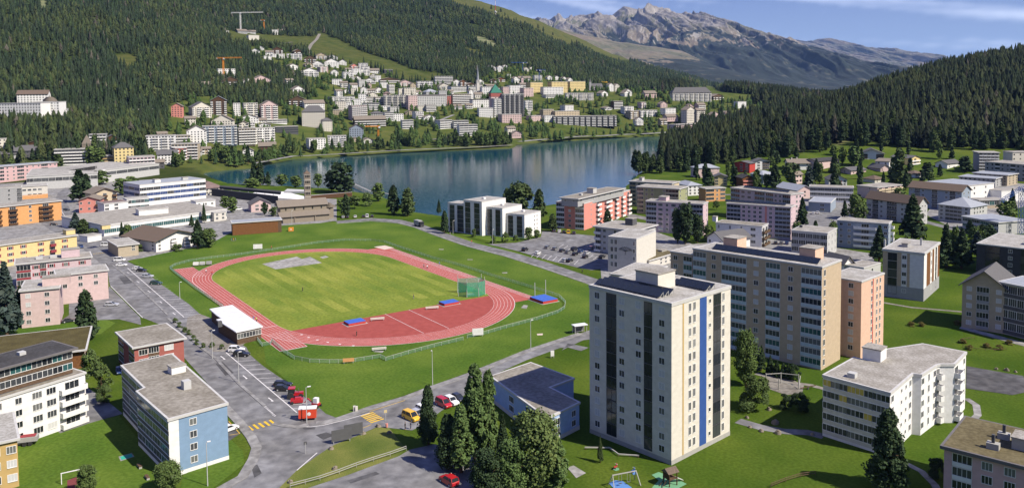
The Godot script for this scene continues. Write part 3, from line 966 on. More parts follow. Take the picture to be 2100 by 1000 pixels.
func raised(called: String, a: Array, y0: float, y1: float, m: Material) -> void:
	var s := Shape.new()
	s.prism(poly(a), y0, y1)
	structure(called, s.mesh(), m)
func soil(key: String) -> StandardMaterial3D:
	if mats.has(key):
		return mats[key]
	var m: StandardMaterial3D
	match key:
		"asphalt": m = paint(key, 0.30, 0.30, 0.305, 0.92, "asphalt", 0.03)
		"newasphalt": m = paint(key, 0.15, 0.15, 0.155, 0.92, "asphalt", 0.04)
		"paving": m = paint(key, 0.40, 0.395, 0.385, 0.92, "asphalt", 0.05)
		"gravelyard": m = paint(key, 0.36, 0.34, 0.31, 0.95, "gravel", 0.05)
		"turf": m = paint(key, 0.315, 0.345, 0.09, 0.95, "grass", 0.012)
		"turf_pale": m = paint(key, 0.345, 0.37, 0.105, 0.95, "grass", 0.014)
		"lawn": m = paint(key, 0.16, 0.23, 0.052, 0.95, "grass", 0.018)
		"rough": m = paint(key, 0.25, 0.25, 0.1, 0.95, "grass", 0.05)
		"tartan": m = paint(key, 0.42, 0.12, 0.102, 0.9, "track", 0.02)
		"tartan_d": m = paint(key, 0.335, 0.083, 0.07, 0.9, "track", 0.02)
		"line": m = paint(key, 0.72, 0.72, 0.70, 0.85, "track", 0.3)
		"yellowline": m = paint(key, 0.72, 0.48, 0.05, 0.85, "track", 0.3)
		"concrete_slab": m = paint(key, 0.50, 0.49, 0.46, 0.92, "asphalt", 0.05)
		"sandpit": m = paint(key, 0.62, 0.52, 0.44, 0.95, "track", 0.1)
		"rubberblue": m = paint(key, 0.12, 0.26, 0.55, 0.9, "track", 0.2)
		"rubbergreen": m = paint(key, 0.16, 0.36, 0.2, 0.9, "track", 0.2)
		"rubberred": m = paint(key, 0.2, 0.06, 0.06, 0.9, "track", 0.2)
		"pool": m = paint(key, 0.05, 0.42, 0.30, 0.6, "track", 0.2)
		_: m = paint(key, 0.3, 0.3, 0.3)
	m.metallic_specular = 0.15
	return m
var track_turn := 0.96986
var track_mid := Vector2(-66.324, -318.915)
func on_track(x: float, y: float) -> Vector2:
	return track_mid + Vector2(x * cos(track_turn) - y * sin(track_turn), x * sin(track_turn) + y * cos(track_turn))
func oval(r: float, half: float) -> PackedVector2Array:
	var p := PackedVector2Array()
	for i in 49:
		var a := -PI / 2 + PI * i / 48
		p.append(Vector2(half + cos(a) * r, sin(a) * r))
	for i in 49:
		var a := PI / 2 + PI * i / 48
		p.append(Vector2(-half + cos(a) * r, sin(a) * r))
	return p
func ring(s: Shape, r0: float, r1: float, half: float, y: float) -> void:
	var a := oval(r0, half)
	var b := oval(r1, half)
	for i in a.size():
		var j := (i + 1) % a.size()
		var q := [on_track(a[i].x, a[i].y), on_track(b[i].x, b[i].y), on_track(b[j].x, b[j].y), on_track(a[j].x, a[j].y)]
		var v := []
		for w in q:
			v.append(Vector3(w.x, y, w.y))
		if (v[2] - v[0]).cross(v[1] - v[0]).y < 0:
			v.reverse()
		s.quad(v[0], v[1], v[2], v[3])
func track_box(x0: float, y0: float, x1: float, y1: float) -> PackedVector2Array:
	return PackedVector2Array([on_track(x0, y0), on_track(x1, y0), on_track(x1, y1), on_track(x0, y1)])
func set_track() -> void:
	var half := 36.02
	var r := 39.02
	var s := Shape.new()
	ring(s, r, r + 7.32, half, 0.02)
	structure("running_track", s.mesh(), soil("tartan"))
	s = Shape.new()
	s.flat(track_box(-71.8, r - 0.2, 65.2, r + 8.2), 0.016)  # sprint straight runs past both bends
	s.flat(track_box(-62.0, -r - 10.6, 60.3, -r - 0.1), 0.014)  # jump runway beside the back straight
	s.flat(track_box(33.0, r + 5.6, 38.0, r + 9.6), 0.012)
	structure("sprint_lanes", s.mesh(), soil("tartan"))
	s = Shape.new()
	var d := PackedVector2Array()
	for i in 33:  # the half disc inside the near bend
		var a := -PI / 2 + 0.28 + (PI - 0.56) * i / 32
		d.append(on_track(half + cos(a) * (r + 0.1), sin(a) * (r + 0.1)))
	s.flat(d, 0.018)
	structure("high_jump_fan", s.mesh(), soil("tartan_d"))
	s = Shape.new()
	var p := oval(r + 0.1, half)
	for i in p.size():
		p[i] = on_track(p[i].x, p[i].y)
	s.flat(p, 0.008)
	structure("infield", s.mesh(), soil("turf"))
	s = Shape.new()
	for k in 9:  # every other mown stripe lies the other way and is a little paler
		for q in Geometry2D.intersect_polygons(PackedVector2Array(oval(r - 3.0, half)), PackedVector2Array([Vector2(-80, -33.5 + k * 7.6), Vector2(36, -33.5 + k * 7.6), Vector2(36, -29.7 + k * 7.6), Vector2(-80, -29.7 + k * 7.6)])):
			for i in q.size():
				q[i] = on_track(q[i].x, q[i].y)
			s.flat(q, 0.012)
	structure("mown_stripes", s.mesh(), soil("turf_pale"))
	s = Shape.new()
	for k in 7:
		ring(s, r + k * 1.22 - 0.04, r + k * 1.22 + (0.04 if k < 6 else 0.12), half, 0.026)
	for k in 9:
		var y := r + k * 1.02 - 0.05
		s.flat(track_box(-71.8, y, -50.0 if k < 7 else 65.2, y + 0.08), 0.03)
		s.flat(track_box(46.0 if k < 7 else -50.0, y, 65.2, y + 0.08), 0.031)
	for k in 6:
		var y := -r - 8.0 - k * 0.52
		s.flat(track_box(-56.0, y, 60.0, y + 0.09), 0.031)
	for x in [-71.8, 38.2, 65.0]:
		s.flat(track_box(x, r, x + 0.25, r + 8.2), 0.034)
	for q in [[6.0, 4.5], [6.0, -4.5]]:
		s.flat(track_box(half + 10.5, q[1], half + r - 1.0, q[1] + 0.14), 0.034)
	for k in 6:  # stagger numbers of the lanes, near bend
		var a := 1.15 - k * 0.1
		var q := on_track(half + cos(a) * (r + 0.6 + k * 1.22), sin(a) * (r + 0.6 + k * 1.22))
		s.flat(PackedVector2Array([q, q + Vector2(0.7, 0.1), q + Vector2(0.6, 0.7), q + Vector2(-0.1, 0.6)]), 0.036)
	structure("lane_markings", s.mesh(), soil("line"))
func fence(called: String, label: String, pts: Array, tall: float, gap: float, post_paint: String, rails: Array, wires: bool) -> void:
	var p := poly(pts)
	var root := thing(called, label, "fence", Vector3(p[0].x, 0, p[0].y))
	var key := "post %.2f" % tall
	if not shapes.has(key):
		var q := Shape.new()
		q.box(Vector3(-0.04, 0, -0.04), Vector3(0.04, tall, 0.04))
		shapes[key] = q.mesh()
	var mesh := Shape.new()
	for i in p.size() - 1:
		var n := maxi(1, roundi(p[i].distance_to(p[i + 1]) / gap))
		for k in n + (1 if i == p.size() - 2 else 0):
			var c := p[i].lerp(p[i + 1], float(k) / n) - p[0]
			part("post", shapes[key], wall_paint(post_paint), root, Vector3(c.x, 0, c.y))
			if wires and k < n:
				var e := p[i].lerp(p[i + 1], float(k + 1) / n) - p[0]
				for w in 9:
					var m := c.lerp(e, (w + 0.5) / 9.0)
					mesh.bar(Vector3(m.x, 0.1, m.y), Vector3(m.x, tall, m.y), 0.025)
				for y in 5:
					mesh.bar(Vector3(c.x, 0.15 + y * (tall - 0.2) / 5, c.y), Vector3(e.x, 0.15 + y * (tall - 0.2) / 5, e.y), 0.025)
		for y in rails:
			var q := Shape.new()
			var a := p[i] - p[0]
			var b := p[i + 1] - p[0]
			q.bar(Vector3(a.x, y, a.y), Vector3(b.x, y, b.y), 0.06 if wires else 0.1)
			part("rail", q.mesh(), wall_paint(post_paint), root)
	if wires:
		part("wire_mesh", mesh.mesh(), wall_paint("mint"), root).set_meta("kind", "stuff")
func lamp_post(label: String, x: float, z: float, tall: float, arm: float, turn: float) -> void:
	var t := thing("street_lamp", label, "lamp", Vector3(x, 0, z), turn, "street lamps")
	var s := Shape.new()
	s.cone(Vector3.ZERO, Vector3(0, tall, 0), 0.11, 0.06, 8)
	s.bar(Vector3(0, tall - 0.05, 0), Vector3(arm, tall + 0.1, 0), 0.06)
	part("pole", s.mesh(), wall_paint("lightgrey"), t)
	s = Shape.new()
	s.box(Vector3(arm * 0.5, tall + 0.06, -0.16), Vector3(arm + 0.5, tall + 0.2, 0.16))
	part("lamp_head", s.mesh(), wall_paint("white"), t)
func loft(s: Shape, rings: Array) -> void:  # rings: x, half width below, y below, half width above, y above
	var q := []
	for r in rings:
		q.append([Vector3(r[0], r[2], -r[1]), Vector3(r[0], r[2], r[1]), Vector3(r[0], r[4], r[3]), Vector3(r[0], r[4], -r[3])])
	for i in q.size() - 1:
		for k in 4:
			var m := (k + 1) % 4
			s.quad(q[i][k], q[i + 1][k], q[i + 1][m], q[i][m])
	s.quad(q[0][0], q[0][1], q[0][2], q[0][3])
	s.quad(q[-1][3], q[-1][2], q[-1][1], q[-1][0])
const CAR := {  # length, half width, bonnet height, roof height, cabin from, cabin to, windscreen run
	"hatch": [4.1, 0.88, 0.92, 1.48, -1.95, 0.75, 0.75], "saloon": [4.6, 0.9, 0.9, 1.44, -1.6, 0.8, 0.8], "wagon": [4.7, 0.91, 0.95, 1.52, -2.25, 0.8, 0.75],
	"suv": [4.6, 0.95, 1.08, 1.75, -2.2, 0.75, 0.6], "van": [4.9, 0.96, 1.1, 1.98, -2.4, 1.35, 0.7]}
const CAR_PAINT := {"white": [0.75, 0.75, 0.74], "silver": [0.42, 0.43, 0.45], "grey": [0.16, 0.165, 0.17], "black": [0.012, 0.012, 0.014], "blue": [0.03, 0.06, 0.16], "green": [0.02, 0.06, 0.045], "red": [0.42, 0.015, 0.02], "yellow": [0.72, 0.42, 0.02], "dark": [0.03, 0.032, 0.04], "orange": [0.62, 0.06, 0.02]}
func car_paint(key: String) -> StandardMaterial3D:
	if mats.has("car " + key):
		return mats["car " + key]
	var c: Array = CAR_PAINT[key]
	var m := paint("car " + key, c[0], c[1], c[2], 0.28, "")
	m.clearcoat_enabled = true
	m.clearcoat = 0.6
	m.clearcoat_roughness = 0.08
	return m
func car(label: String, kind: String, colour: String, x: float, y: float, z: float, turn: float) -> void:
	var t := thing("parked_car" if kind != "van" else "parked_van", label, "car" if kind != "van" else "van", Vector3(x, y, z), turn, "parked cars")
	var d: Array = CAR[kind]
	if not shapes.has("body " + kind):
		var h: float = d[0] / 2
		var w: float = d[1]
		var b: float = d[2]
		var s := Shape.new()
		loft(s, [[-h, w * 0.86, 0.4, w * 0.84, b * 0.82], [-h + 0.14, w * 0.97, 0.28, w * 0.93, b], [d[4] + 0.5, w, 0.24, w * 0.95, b + 0.02], [d[5], w, 0.24, w * 0.95, b], [h - 0.5, w * 0.98, 0.26, w * 0.9, b * 0.88], [h - 0.1, w * 0.93, 0.3, w * 0.84, b * 0.76], [h, w * 0.84, 0.4, w * 0.78, b * 0.66]])
		shapes["body " + kind] = s.mesh()
		s = Shape.new()
		loft(s, [[d[4], w * 0.9, b - 0.02, w * 0.82, b + 0.1], [d[4] + 0.35, w * 0.92, b - 0.02, w * 0.76, d[3] - 0.09], [d[5] - d[6], w * 0.92, b - 0.02, w * 0.76, d[3] - 0.09], [d[5] + 0.12, w * 0.88, b - 0.04, w * 0.84, b + 0.02]])
		shapes["glass " + kind] = s.mesh()
		s = Shape.new()
		loft(s, [[d[4] + 0.32, w * 0.8, d[3] - 0.1, w * 0.7, d[3] - 0.02], [d[4] + 0.6, w * 0.8, d[3] - 0.09, w * 0.7, d[3]], [d[5] - d[6] - 0.3, w * 0.8, d[3] - 0.09, w * 0.7, d[3]], [d[5] - d[6] + 0.05, w * 0.8, d[3] - 0.1, w * 0.7, d[3] - 0.04]])
		for e in [-1, 1]:
			for q in [[d[4] + 0.02, d[4] + 0.36], [(d[4] + d[5]) / 2 - 0.3, (d[4] + d[5]) / 2 - 0.3], [d[5] + 0.1, d[5] - d[6]]]:
				s.bar(Vector3(q[0], b, e * w * 0.905), Vector3(q[1], d[3] - 0.06, e * w * 0.77), 0.09)
		shapes["roof " + kind] = s.mesh()
	part("body", shapes["body " + kind], car_paint(colour), t)
	part("windows", shapes["glass " + kind], glass(0), t)
	part("roof", shapes["roof " + kind], car_paint(colour), t)
	if not shapes.has("wheel"):
		var s := Shape.new()
		s.cone(Vector3(0, 0, -0.11), Vector3(0, 0, 0.11), 0.33, 0.33, 14)
		shapes["wheel"] = s.mesh()
		s = Shape.new()
		s.cone(Vector3(0, 0, -0.12), Vector3(0, 0, 0.12), 0.2, 0.2, 10)
		shapes["rim"] = s.mesh()
		s = Shape.new()
		s.box(Vector3(-0.06, -0.07, -0.17), Vector3(0.03, 0.07, 0.17))
		shapes["light"] = s.mesh()
	for e in [-1, 1]:
		for f in [-d[0] * 0.3, d[0] * 0.31]:
			var q := part("wheel", shapes["wheel"], paint("tyre", 0.02, 0.02, 0.02, 0.9, ""), t, Vector3(f, 0.33, e * (d[1] - 0.09)))
			part("rim", shapes["rim"], wall_paint("lightgrey"), q)
		part("headlight", shapes["light"], wall_paint("white"), t, Vector3(d[0] / 2 - 0.05, d[2] * 0.66, e * d[1] * 0.66))
		part("tail_light", shapes["light"], car_paint("red"), t, Vector3(-d[0] / 2 + 0.04, d[2] * 0.78, e * d[1] * 0.7))
func leafy(number: int, tall: float, wide: float, kind: String, n: int, leaf: float) -> ArrayMesh:
	var g := RandomNumberGenerator.new()
	g.seed = number
	var s := Shape.new()
	s.coloured = true
	var clumps := []
	var m := 110 if kind != "shrub" else 22
	for i in m:
		var t := pow(g.randf(), 0.9)
		var y := lerpf(0.12, 0.97, t)
		var r := outline(kind, y) * wide / 2
		var a := g.randf() * TAU
		var k := sqrt(g.randf()) * 0.85
		clumps.append([Vector3(cos(a) * r * k, y * tall, sin(a) * r * k), g.randf_range(0.09, 0.24) * wide * (1.0 if kind != "aspen" else 0.85), g.randf_range(0.88, 1.12), g.randf_range(0.78, 1.32)])
	for i in n:
		var c: Array = clumps[g.randi() % m]
		var dir := Vector3(g.randfn(), g.randfn() * (1.5 if kind in ["aspen", "pine", "spruce"] else 0.9), g.randfn()).normalized()
		var q: Vector3 = c[0] + dir * c[1] * pow(g.randf(), 0.6)
		var yy := clampf(q.y / tall, 0.02, 1.0)
		var lim: float = outline(kind, yy) * wide / 2 * c[3]
		var flat := Vector2(q.x, q.z)
		if flat.length() > lim:
			flat *= lim / flat.length()
			q = Vector3(flat.x, q.y, flat.y)
		var f := (Vector3(flat.x, 0, flat.y) / maxf(wide * 0.5, 0.1) + dir * 0.45 + Vector3(0, 0.35, 0) + Vector3(g.randfn(), g.randfn(), g.randfn()) * 0.75).normalized()
		var u := f.cross(Vector3(g.randfn(), g.randfn(), g.randfn())).normalized()
		var w := f.cross(u)
		var z: float = leaf * g.randf_range(0.6, 1.3)
		var v: float = c[2] * g.randf_range(0.75, 1.25)
		s.tint = Color(v * g.randf_range(0.9, 1.15), v, v * 0.9)
		var e := Vector3(0, -z * 0.35, 0) if kind == "spruce" else Vector3.ZERO
		s.smooth_tri(q - u * z * 0.5, q + w * z * 0.55 + e, q + u * z * 0.5, f, f, f)
		s.smooth_tri(q - u * z * 0.5, q + u * z * 0.5, q - w * z * 0.55, f, f, f)
	return s.mesh()
func outline(kind: String, y: float) -> float:
	match kind:
		"spruce": return clampf((1.02 - y) * 1.15, 0.03, 1.0) * (0.55 + 0.45 * smoothstep(0.0, 0.14, y))
		"pine": return pow(clampf((1.04 - y) / 0.8, 0.02, 1.0), 0.6) * (0.5 + 0.5 * smoothstep(0.0, 0.25, y))
		"aspen": return (0.45 + 0.55 * smoothstep(0.05, 0.3, y)) * pow(clampf((1.03 - y) / 0.6, 0.05, 1.0), 0.7)
		"shrub": return sqrt(clampf(1.0 - (y - 0.35) * (y - 0.35) / 0.46, 0.02, 1.0))
	return sqrt(clampf(1.0 - (y - 0.58) * (y - 0.58) / 0.22, 0.02, 1.0))
var grown := {}
const LEAF := {"spruce": [0.04, 0.066, 0.03], "pine": [0.065, 0.095, 0.034], "aspen": [0.096, 0.15, 0.05], "broad": [0.095, 0.14, 0.042], "shrub": [0.085, 0.125, 0.04], "bluespruce": [0.055, 0.08, 0.07], "autumn": [0.12, 0.10, 0.03], "autumn2": [0.105, 0.145, 0.048]}
func tree(label: String, kind: String, colour: String, x: float, z: float, tall: float, wide: float, fine := -1) -> void:
	var y := ground_height(x, z) - 0.1
	var turn := fmod(absf(x * 1.7 + z * 0.9), 6.2)
	var far := sqrt(x * x + z * z)
	if fine < 0:
		fine = 2 if far < 230.0 else (1 if far < 520.0 else 0)
	if colour == "":
		colour = kind
	var key := "%s %d %d" % [kind, fine, int(turn * 10.0) % 3]
	if not grown.has(key):
		var n: int = [500, 1900, 12000][fine]
		var base: float = {"spruce": 0.42, "pine": 0.5, "aspen": 0.36, "broad": 0.62, "shrub": 0.8}[kind]
		grown[key] = leafy(hash(key), 10.0, base * 10.0, kind, n, [1.1, 0.66, 0.31][fine])
		var s := Shape.new()
		s.cone(Vector3.ZERO, Vector3(0, 8.6 if kind in ["spruce", "pine", "aspen"] else 6.0, 0), 0.24 if kind != "shrub" else 0.12, 0.05, 7)
		var g := RandomNumberGenerator.new()
		g.seed = 5
		for i in 9:
			var a := g.randf() * TAU
			var h := g.randf_range(1.6, 6.0)
			s.cone(Vector3(0, h, 0), Vector3(cos(a) * base * 3.2, h + g.randf_range(0.3, 1.4), sin(a) * base * 3.2) if kind in ["broad", "shrub", "aspen"] else Vector3(cos(a) * base * 2.4, h - 0.2, sin(a) * base * 2.4), 0.08, 0.03, 4, false)
		grown[key + " trunk"] = s.mesh()
	var called: String = {"spruce": "spruce_tree", "pine": "pine_tree", "aspen": "aspen_tree", "broad": "leafy_tree", "shrub": "shrub"}[kind]
	var t := thing(called, label, "shrub" if kind == "shrub" else "tree", Vector3(x, y, z), turn, "single trees and shrubs")
	var base2: float = {"spruce": 0.42, "pine": 0.5, "aspen": 0.36, "broad": 0.62, "shrub": 0.8}[kind]
	var sc := Vector3(wide / (base2 * 10.0), tall / 10.0, wide / (base2 * 10.0))
	var k := part("stem" if kind == "shrub" else "trunk", grown[key + " trunk"], wall_paint("oldtimber"), t)
	k.scale = sc
	var c := part("foliage" if kind == "shrub" else "crown", grown[key], leaf_paint(colour), t)
	c.scale = sc
func leaf_paint(colour: String) -> StandardMaterial3D:
	if mats.has("leaf " + colour):
		return mats["leaf " + colour]
	var m: StandardMaterial3D = foliage("leaf " + colour)
	var c: Array = LEAF[colour]
	m.albedo_color = lin(c[0], c[1], c[2])
	return m
func body_mesh(bones: Array, cell: float, grow := 0.0) -> ArrayMesh:
	var lo := Vector3.ONE * 9.0
	var hi := -lo
	for b in bones:
		for q in [b[0], b[1]]:
			lo = lo.min(q - Vector3.ONE * (maxf(b[2], b[3]) + 0.06))
			hi = hi.max(q + Vector3.ONE * (maxf(b[2], b[3]) + 0.06))
	var n := Vector3i(((hi - lo) / cell).ceil()) + Vector3i.ONE * 2
	var f := PackedFloat32Array()
	f.resize(n.x * n.y * n.z)
	for i in n.x:
		for j in n.y:
			for k in n.z:
				var p := lo + Vector3(i, j, k) * cell
				var d := 9.0
				for b in bones:
					var ab: Vector3 = b[1] - b[0]
					var t := clampf((p - b[0]).dot(ab) / maxf(ab.length_squared(), 1e-6), 0, 1)
					var e := p.distance_to(b[0] + ab * t) - lerpf(b[2], b[3], t) - grow
					var h := maxf(0.035 - absf(d - e), 0.0) / 0.035
					d = minf(d, e) - h * h * 0.035 * 0.25
				f[(i * n.y + j) * n.z + k] = d
	var at := {}
	var s := Shape.new()
	var step := [Vector3i(1, 0, 0), Vector3i(0, 1, 0), Vector3i(0, 0, 1)]
	for i in n.x - 1:
		for j in n.y - 1:
			for k in n.z - 1:
				var sum := Vector3.ZERO
				var hits := 0
				for e in 12:
					var ax := e / 4
					var o := Vector3i.ZERO
					var b1 := (ax + 1) % 3
					var b2 := (ax + 2) % 3
					o[b1] = e & 1
					o[b2] = (e >> 1) & 1
					var q: Vector3i = o + step[ax]
					var a := f[((i + o.x) * n.y + j + o.y) * n.z + k + o.z]
					var c := f[((i + q.x) * n.y + j + q.y) * n.z + k + q.z]
					if (a < 0) != (c < 0):
						sum += Vector3(o).lerp(Vector3(q), a / (a - c))
						hits += 1
				if hits:
					at[Vector3i(i, j, k)] = lo + (Vector3(i, j, k) + sum / hits) * cell
	for c in at:
		for ax in 3:
			var q: Vector3i = c + step[ax]
			var a := f[(c.x * n.y + c.y) * n.z + c.z]
			if q.x >= n.x or q.y >= n.y or q.z >= n.z:
				continue
			var b := f[(q.x * n.y + q.y) * n.z + q.z]
			if (a < 0) == (b < 0):
				continue
			var u: Vector3i = step[(ax + 1) % 3]
			var w: Vector3i = step[(ax + 2) % 3]
			if at.has(c - u) and at.has(c - w) and at.has(c - u - w):
				if a < 0:
					s.quad(at[c], at[c - w], at[c - u - w], at[c - u])
				else:
					s.quad(at[c], at[c - u], at[c - u - w], at[c - w])
	return s.mesh()
func person(label: String, pose: String, top: String, legs: String, x: float, z: float, turn: float) -> void:
	if not shapes.has("body " + pose):
		var st: float = {"stand": 0.04, "walk": 0.22, "run": 0.4}[pose]
		var lift: float = 0.32 if pose == "run" else 0.05
		var hip := 0.92
		var tilt := st * 0.25
		var neck := Vector3(tilt, 1.46, 0)
		var kl := Vector3(st * 0.8, 0.5, -0.1)
		var kr := Vector3(-st * 0.3, 0.49, 0.1)
		var fl := Vector3(st, 0.08, -0.1)
		var fr := Vector3(-st - lift * 0.5, 0.07 + lift * 0.6, 0.1)
		var hands := [Vector3(-st * 0.7, 0.85 + lift * 0.7, -0.24), Vector3(st * 0.9, 0.85 + lift * 0.8, 0.24)]
		var elbows := [Vector3(-st * 0.6, 1.1, -0.25), Vector3(st * 0.35, 1.1, 0.25)]
		var torso := [[Vector3(0, hip, 0), Vector3(tilt * 0.6, 1.2, 0), 0.145, 0.15], [Vector3(tilt * 0.6, 1.2, -0.06), Vector3(tilt, 1.4, -0.13), 0.13, 0.075], [Vector3(tilt * 0.6, 1.2, 0.06), Vector3(tilt, 1.4, 0.13), 0.13, 0.075]]
		var arms := []
		for i in 2:
			var sh := Vector3(tilt, 1.4, -0.17 + 0.34 * i)
			arms.append([sh, elbows[i], 0.055, 0.042])
			arms.append([elbows[i], hands[i], 0.042, 0.032])
			arms.append([hands[i], hands[i] + Vector3(0.02, -0.09, 0), 0.036, 0.02])
		var legs_ := [[Vector3(0, hip, -0.09), kl, 0.09, 0.06], [kl, fl, 0.06, 0.042], [Vector3(0, hip, 0.09), kr, 0.09, 0.06], [kr, fr, 0.06, 0.042]]
		var feet := [[fl, fl + Vector3(0.16, -0.03, 0), 0.045, 0.035], [fr, fr + Vector3(0.16, -0.03, 0), 0.045, 0.035]]
		var head := [[neck, neck + Vector3(0.01, 0.12, 0), 0.055, 0.055], [neck + Vector3(0.02, 0.16, 0), neck + Vector3(0.02, 0.23, 0), 0.085, 0.088], [neck + Vector3(0.1, 0.17, 0), neck + Vector3(0.115, 0.16, 0), 0.018, 0.016]]
		shapes["body " + pose] = body_mesh(torso + arms + legs_ + feet + head, 0.04)
		shapes["shirt " + pose] = body_mesh(torso + [arms[0], arms[3]], 0.04, 0.016)
		shapes["trousers " + pose] = body_mesh([[Vector3(0, hip + 0.04, 0), Vector3(0, hip - 0.05, 0), 0.15, 0.14]] + legs_, 0.04, 0.014)
		shapes["hair " + pose] = body_mesh([[neck + Vector3(-0.005, 0.2, 0), neck + Vector3(0.01, 0.26, 0), 0.088, 0.085]], 0.03, 0.01)
	var t := thing("person", label, "person", Vector3(x, 0.03, z), turn, "people around the sports ground")
	part("body", shapes["body " + pose], paint("skin", 0.5, 0.3, 0.2, 0.6, ""), t)
	part("shirt", shapes["shirt " + pose], cloth(top), t)
	part("trousers", shapes["trousers " + pose], cloth(legs), t)
	part("hair", shapes["hair " + pose], paint("hair", 0.05, 0.03, 0.02, 0.6, ""), t)
func cloth(key: String) -> StandardMaterial3D:
	var c: Array = {"white": [0.7, 0.7, 0.7], "black": [0.015, 0.015, 0.017], "red": [0.5, 0.03, 0.03], "blue": [0.04, 0.12, 0.4], "orange": [0.75, 0.2, 0.03], "lime": [0.35, 0.6, 0.1], "grey": [0.2, 0.2, 0.21], "navy": [0.02, 0.03, 0.07]}[key]
	return paint("cloth " + key, c[0], c[1], c[2], 0.9, "")
func any_paint(key: String) -> Material:
	var k := key.get_slice(":", 1)
	match key.get_slice(":", 0):
		"roof": return roof_paint(k)
		"soil": return soil(k)
		"car": return car_paint(k)
		"pane": return glass(int(k))
		"tyre": return paint("tyre", 0.02, 0.02, 0.02, 0.9, "")
		"net": return net_paint()
	return wall_paint(key)
func net_paint() -> StandardMaterial3D:
	var m := paint("green net", 0.03, 0.30, 0.17, 0.9, "")
	m.transparency = BaseMaterial3D.TRANSPARENCY_ALPHA
	m.albedo_color.a = 0.62
	return m
func assembly(called: String, label: String, category: String, x: float, y: float, z: float, turn: float, parts: Array, group := "") -> Node3D:
	var t := thing(called, label, category, Vector3(x, y, z), turn, group)
	for p in parts:
		var s := Shape.new()
		for q in p[2]:
			match q[0]:
				"prism":
					s.prism(poly(q[1]), q[2], q[3])
				"box":
					s.box(Vector3(q[1], q[2], q[3]), Vector3(q[4], q[5], q[6]))
				"bar":
					s.bar(Vector3(q[1], q[2], q[3]), Vector3(q[4], q[5], q[6]), q[7], q[8] if q.size() > 8 else 0.0)
				"cone":
					s.cone(Vector3(q[1], q[2], q[3]), Vector3(q[4], q[5], q[6]), q[7], q[8], q[9])
				"quad":
					s.quad(Vector3(q[1], q[2], q[3]), Vector3(q[4], q[5], q[6]), Vector3(q[7], q[8], q[9]), Vector3(q[10], q[11], q[12]))
				"ridge":  # a gable body: x0, x1, z0, z1, eaves, ridge height
					var m: float = (q[3] + q[4]) / 2
					var a := [Vector3(q[1], q[5], q[3]), Vector3(q[2], q[5], q[3]), Vector3(q[2], q[5], q[4]), Vector3(q[1], q[5], q[4])]
					var r := [Vector3(q[1], q[6], m), Vector3(q[2], q[6], m)]
					s.quad(a[0], r[0], r[1], a[1]); s.quad(a[3], a[2], r[1], r[0])
					s.tri(a[0], a[3], r[0]); s.tri(a[1], r[1], a[2]); s.quad(a[0], a[1], a[2], a[3])
				"cap":  # a pyramid: x0, x1, z0, z1, foot, tip
					var tip := Vector3((q[1] + q[2]) / 2, q[6], (q[3] + q[4]) / 2)
					var c := [Vector3(q[1], q[5], q[3]), Vector3(q[2], q[5], q[3]), Vector3(q[2], q[5], q[4]), Vector3(q[1], q[5], q[4])]
					for i in 4:
						s.tri(c[i], c[(i + 1) % 4], tip)
				"dome":
					for i in 5:
						var b0 := PI / 2 * i / 5
						var b1 := PI / 2 * (i + 1) / 5
						s.cone(Vector3(q[1], q[2] + sin(b0) * q[4], q[3]), Vector3(q[1], q[2] + sin(b1) * q[4], q[3]), cos(b0) * q[4], maxf(cos(b1) * q[4], 0.02), 16, false)
				"lattice":  # a square truss from a to b
					truss(s, Vector3(q[1], q[2], q[3]), Vector3(q[4], q[5], q[6]), q[7], q[8], q[9])
		part(p[0], s.mesh(), any_paint(p[1]), t)
	return t
func truss(s: Shape, a: Vector3, b: Vector3, w: float, bay: float, thick: float) -> void:
	var f := (b - a).normalized()
	var up := Vector3.UP if absf(f.y) < 0.9 else Vector3.RIGHT
	var side := f.cross(up).normalized() * w / 2
	var high := side.normalized().cross(f).normalized() * w / 2
	var corner := [side + high, side - high, -side - high, -side + high]
	var n := maxi(1, int(a.distance_to(b) / bay))
	for c in corner:
		s.bar(a + c, b + c, thick)
	for i in n:
		var p := a.lerp(b, float(i) / n)
		var q := a.lerp(b, float(i + 1) / n)
		for k in 4:
			s.bar(p + corner[k], q + corner[(k + 1) % 4], thick * 0.7)
const PLACES := ["the church spire", "the green roofed tower", "the yellow hotels", "the cream grand hotel", "the pink manor", "the orange crane", "the meadow house", "the broad grey hotel", "the large white hotel", "the station hotel", "the hillside hotel", "the lakeside school", "the long shore block", "the white crane", "the yellow villa", "the green bank house", "the steep pasture", "the shore crane"]
const ORDER := ["", ", left one of two", ", right one of two", ", leftmost", ", rightmost", ", second from left", ", third from left", ", fourth from left", ", fifth from left", ", sixth from left"]
const HUE := {"offwhite": "off-white", "rose": "pale pink", "lightgrey": "pale grey", "charcoal": "dark grey", "brown": "dark brown", "sand": "sandy", "oldtimber": "weathered timber", "slateblue": "blue grey", "brick": "brick red", "lilac": "mauve"}
func village_label(t: Array, roof: String, wall: String, kind: String) -> String:
	var form: String = {"flat": "flat roofed", "gable": "gabled", "side": "side gabled", "hip": "hip roofed"}[roof]
	return ("%s %s %s %shouse %s %s%s" % [["tall", "long", "small", ""][t[0]], HUE.get(wall, wall), form, "balcony " if kind in ["b", "B"] else "", ["right of", "left of", "below", "above"][t[2]], PLACES[t[1]], ORDER[t[3]]]).strip_edges()
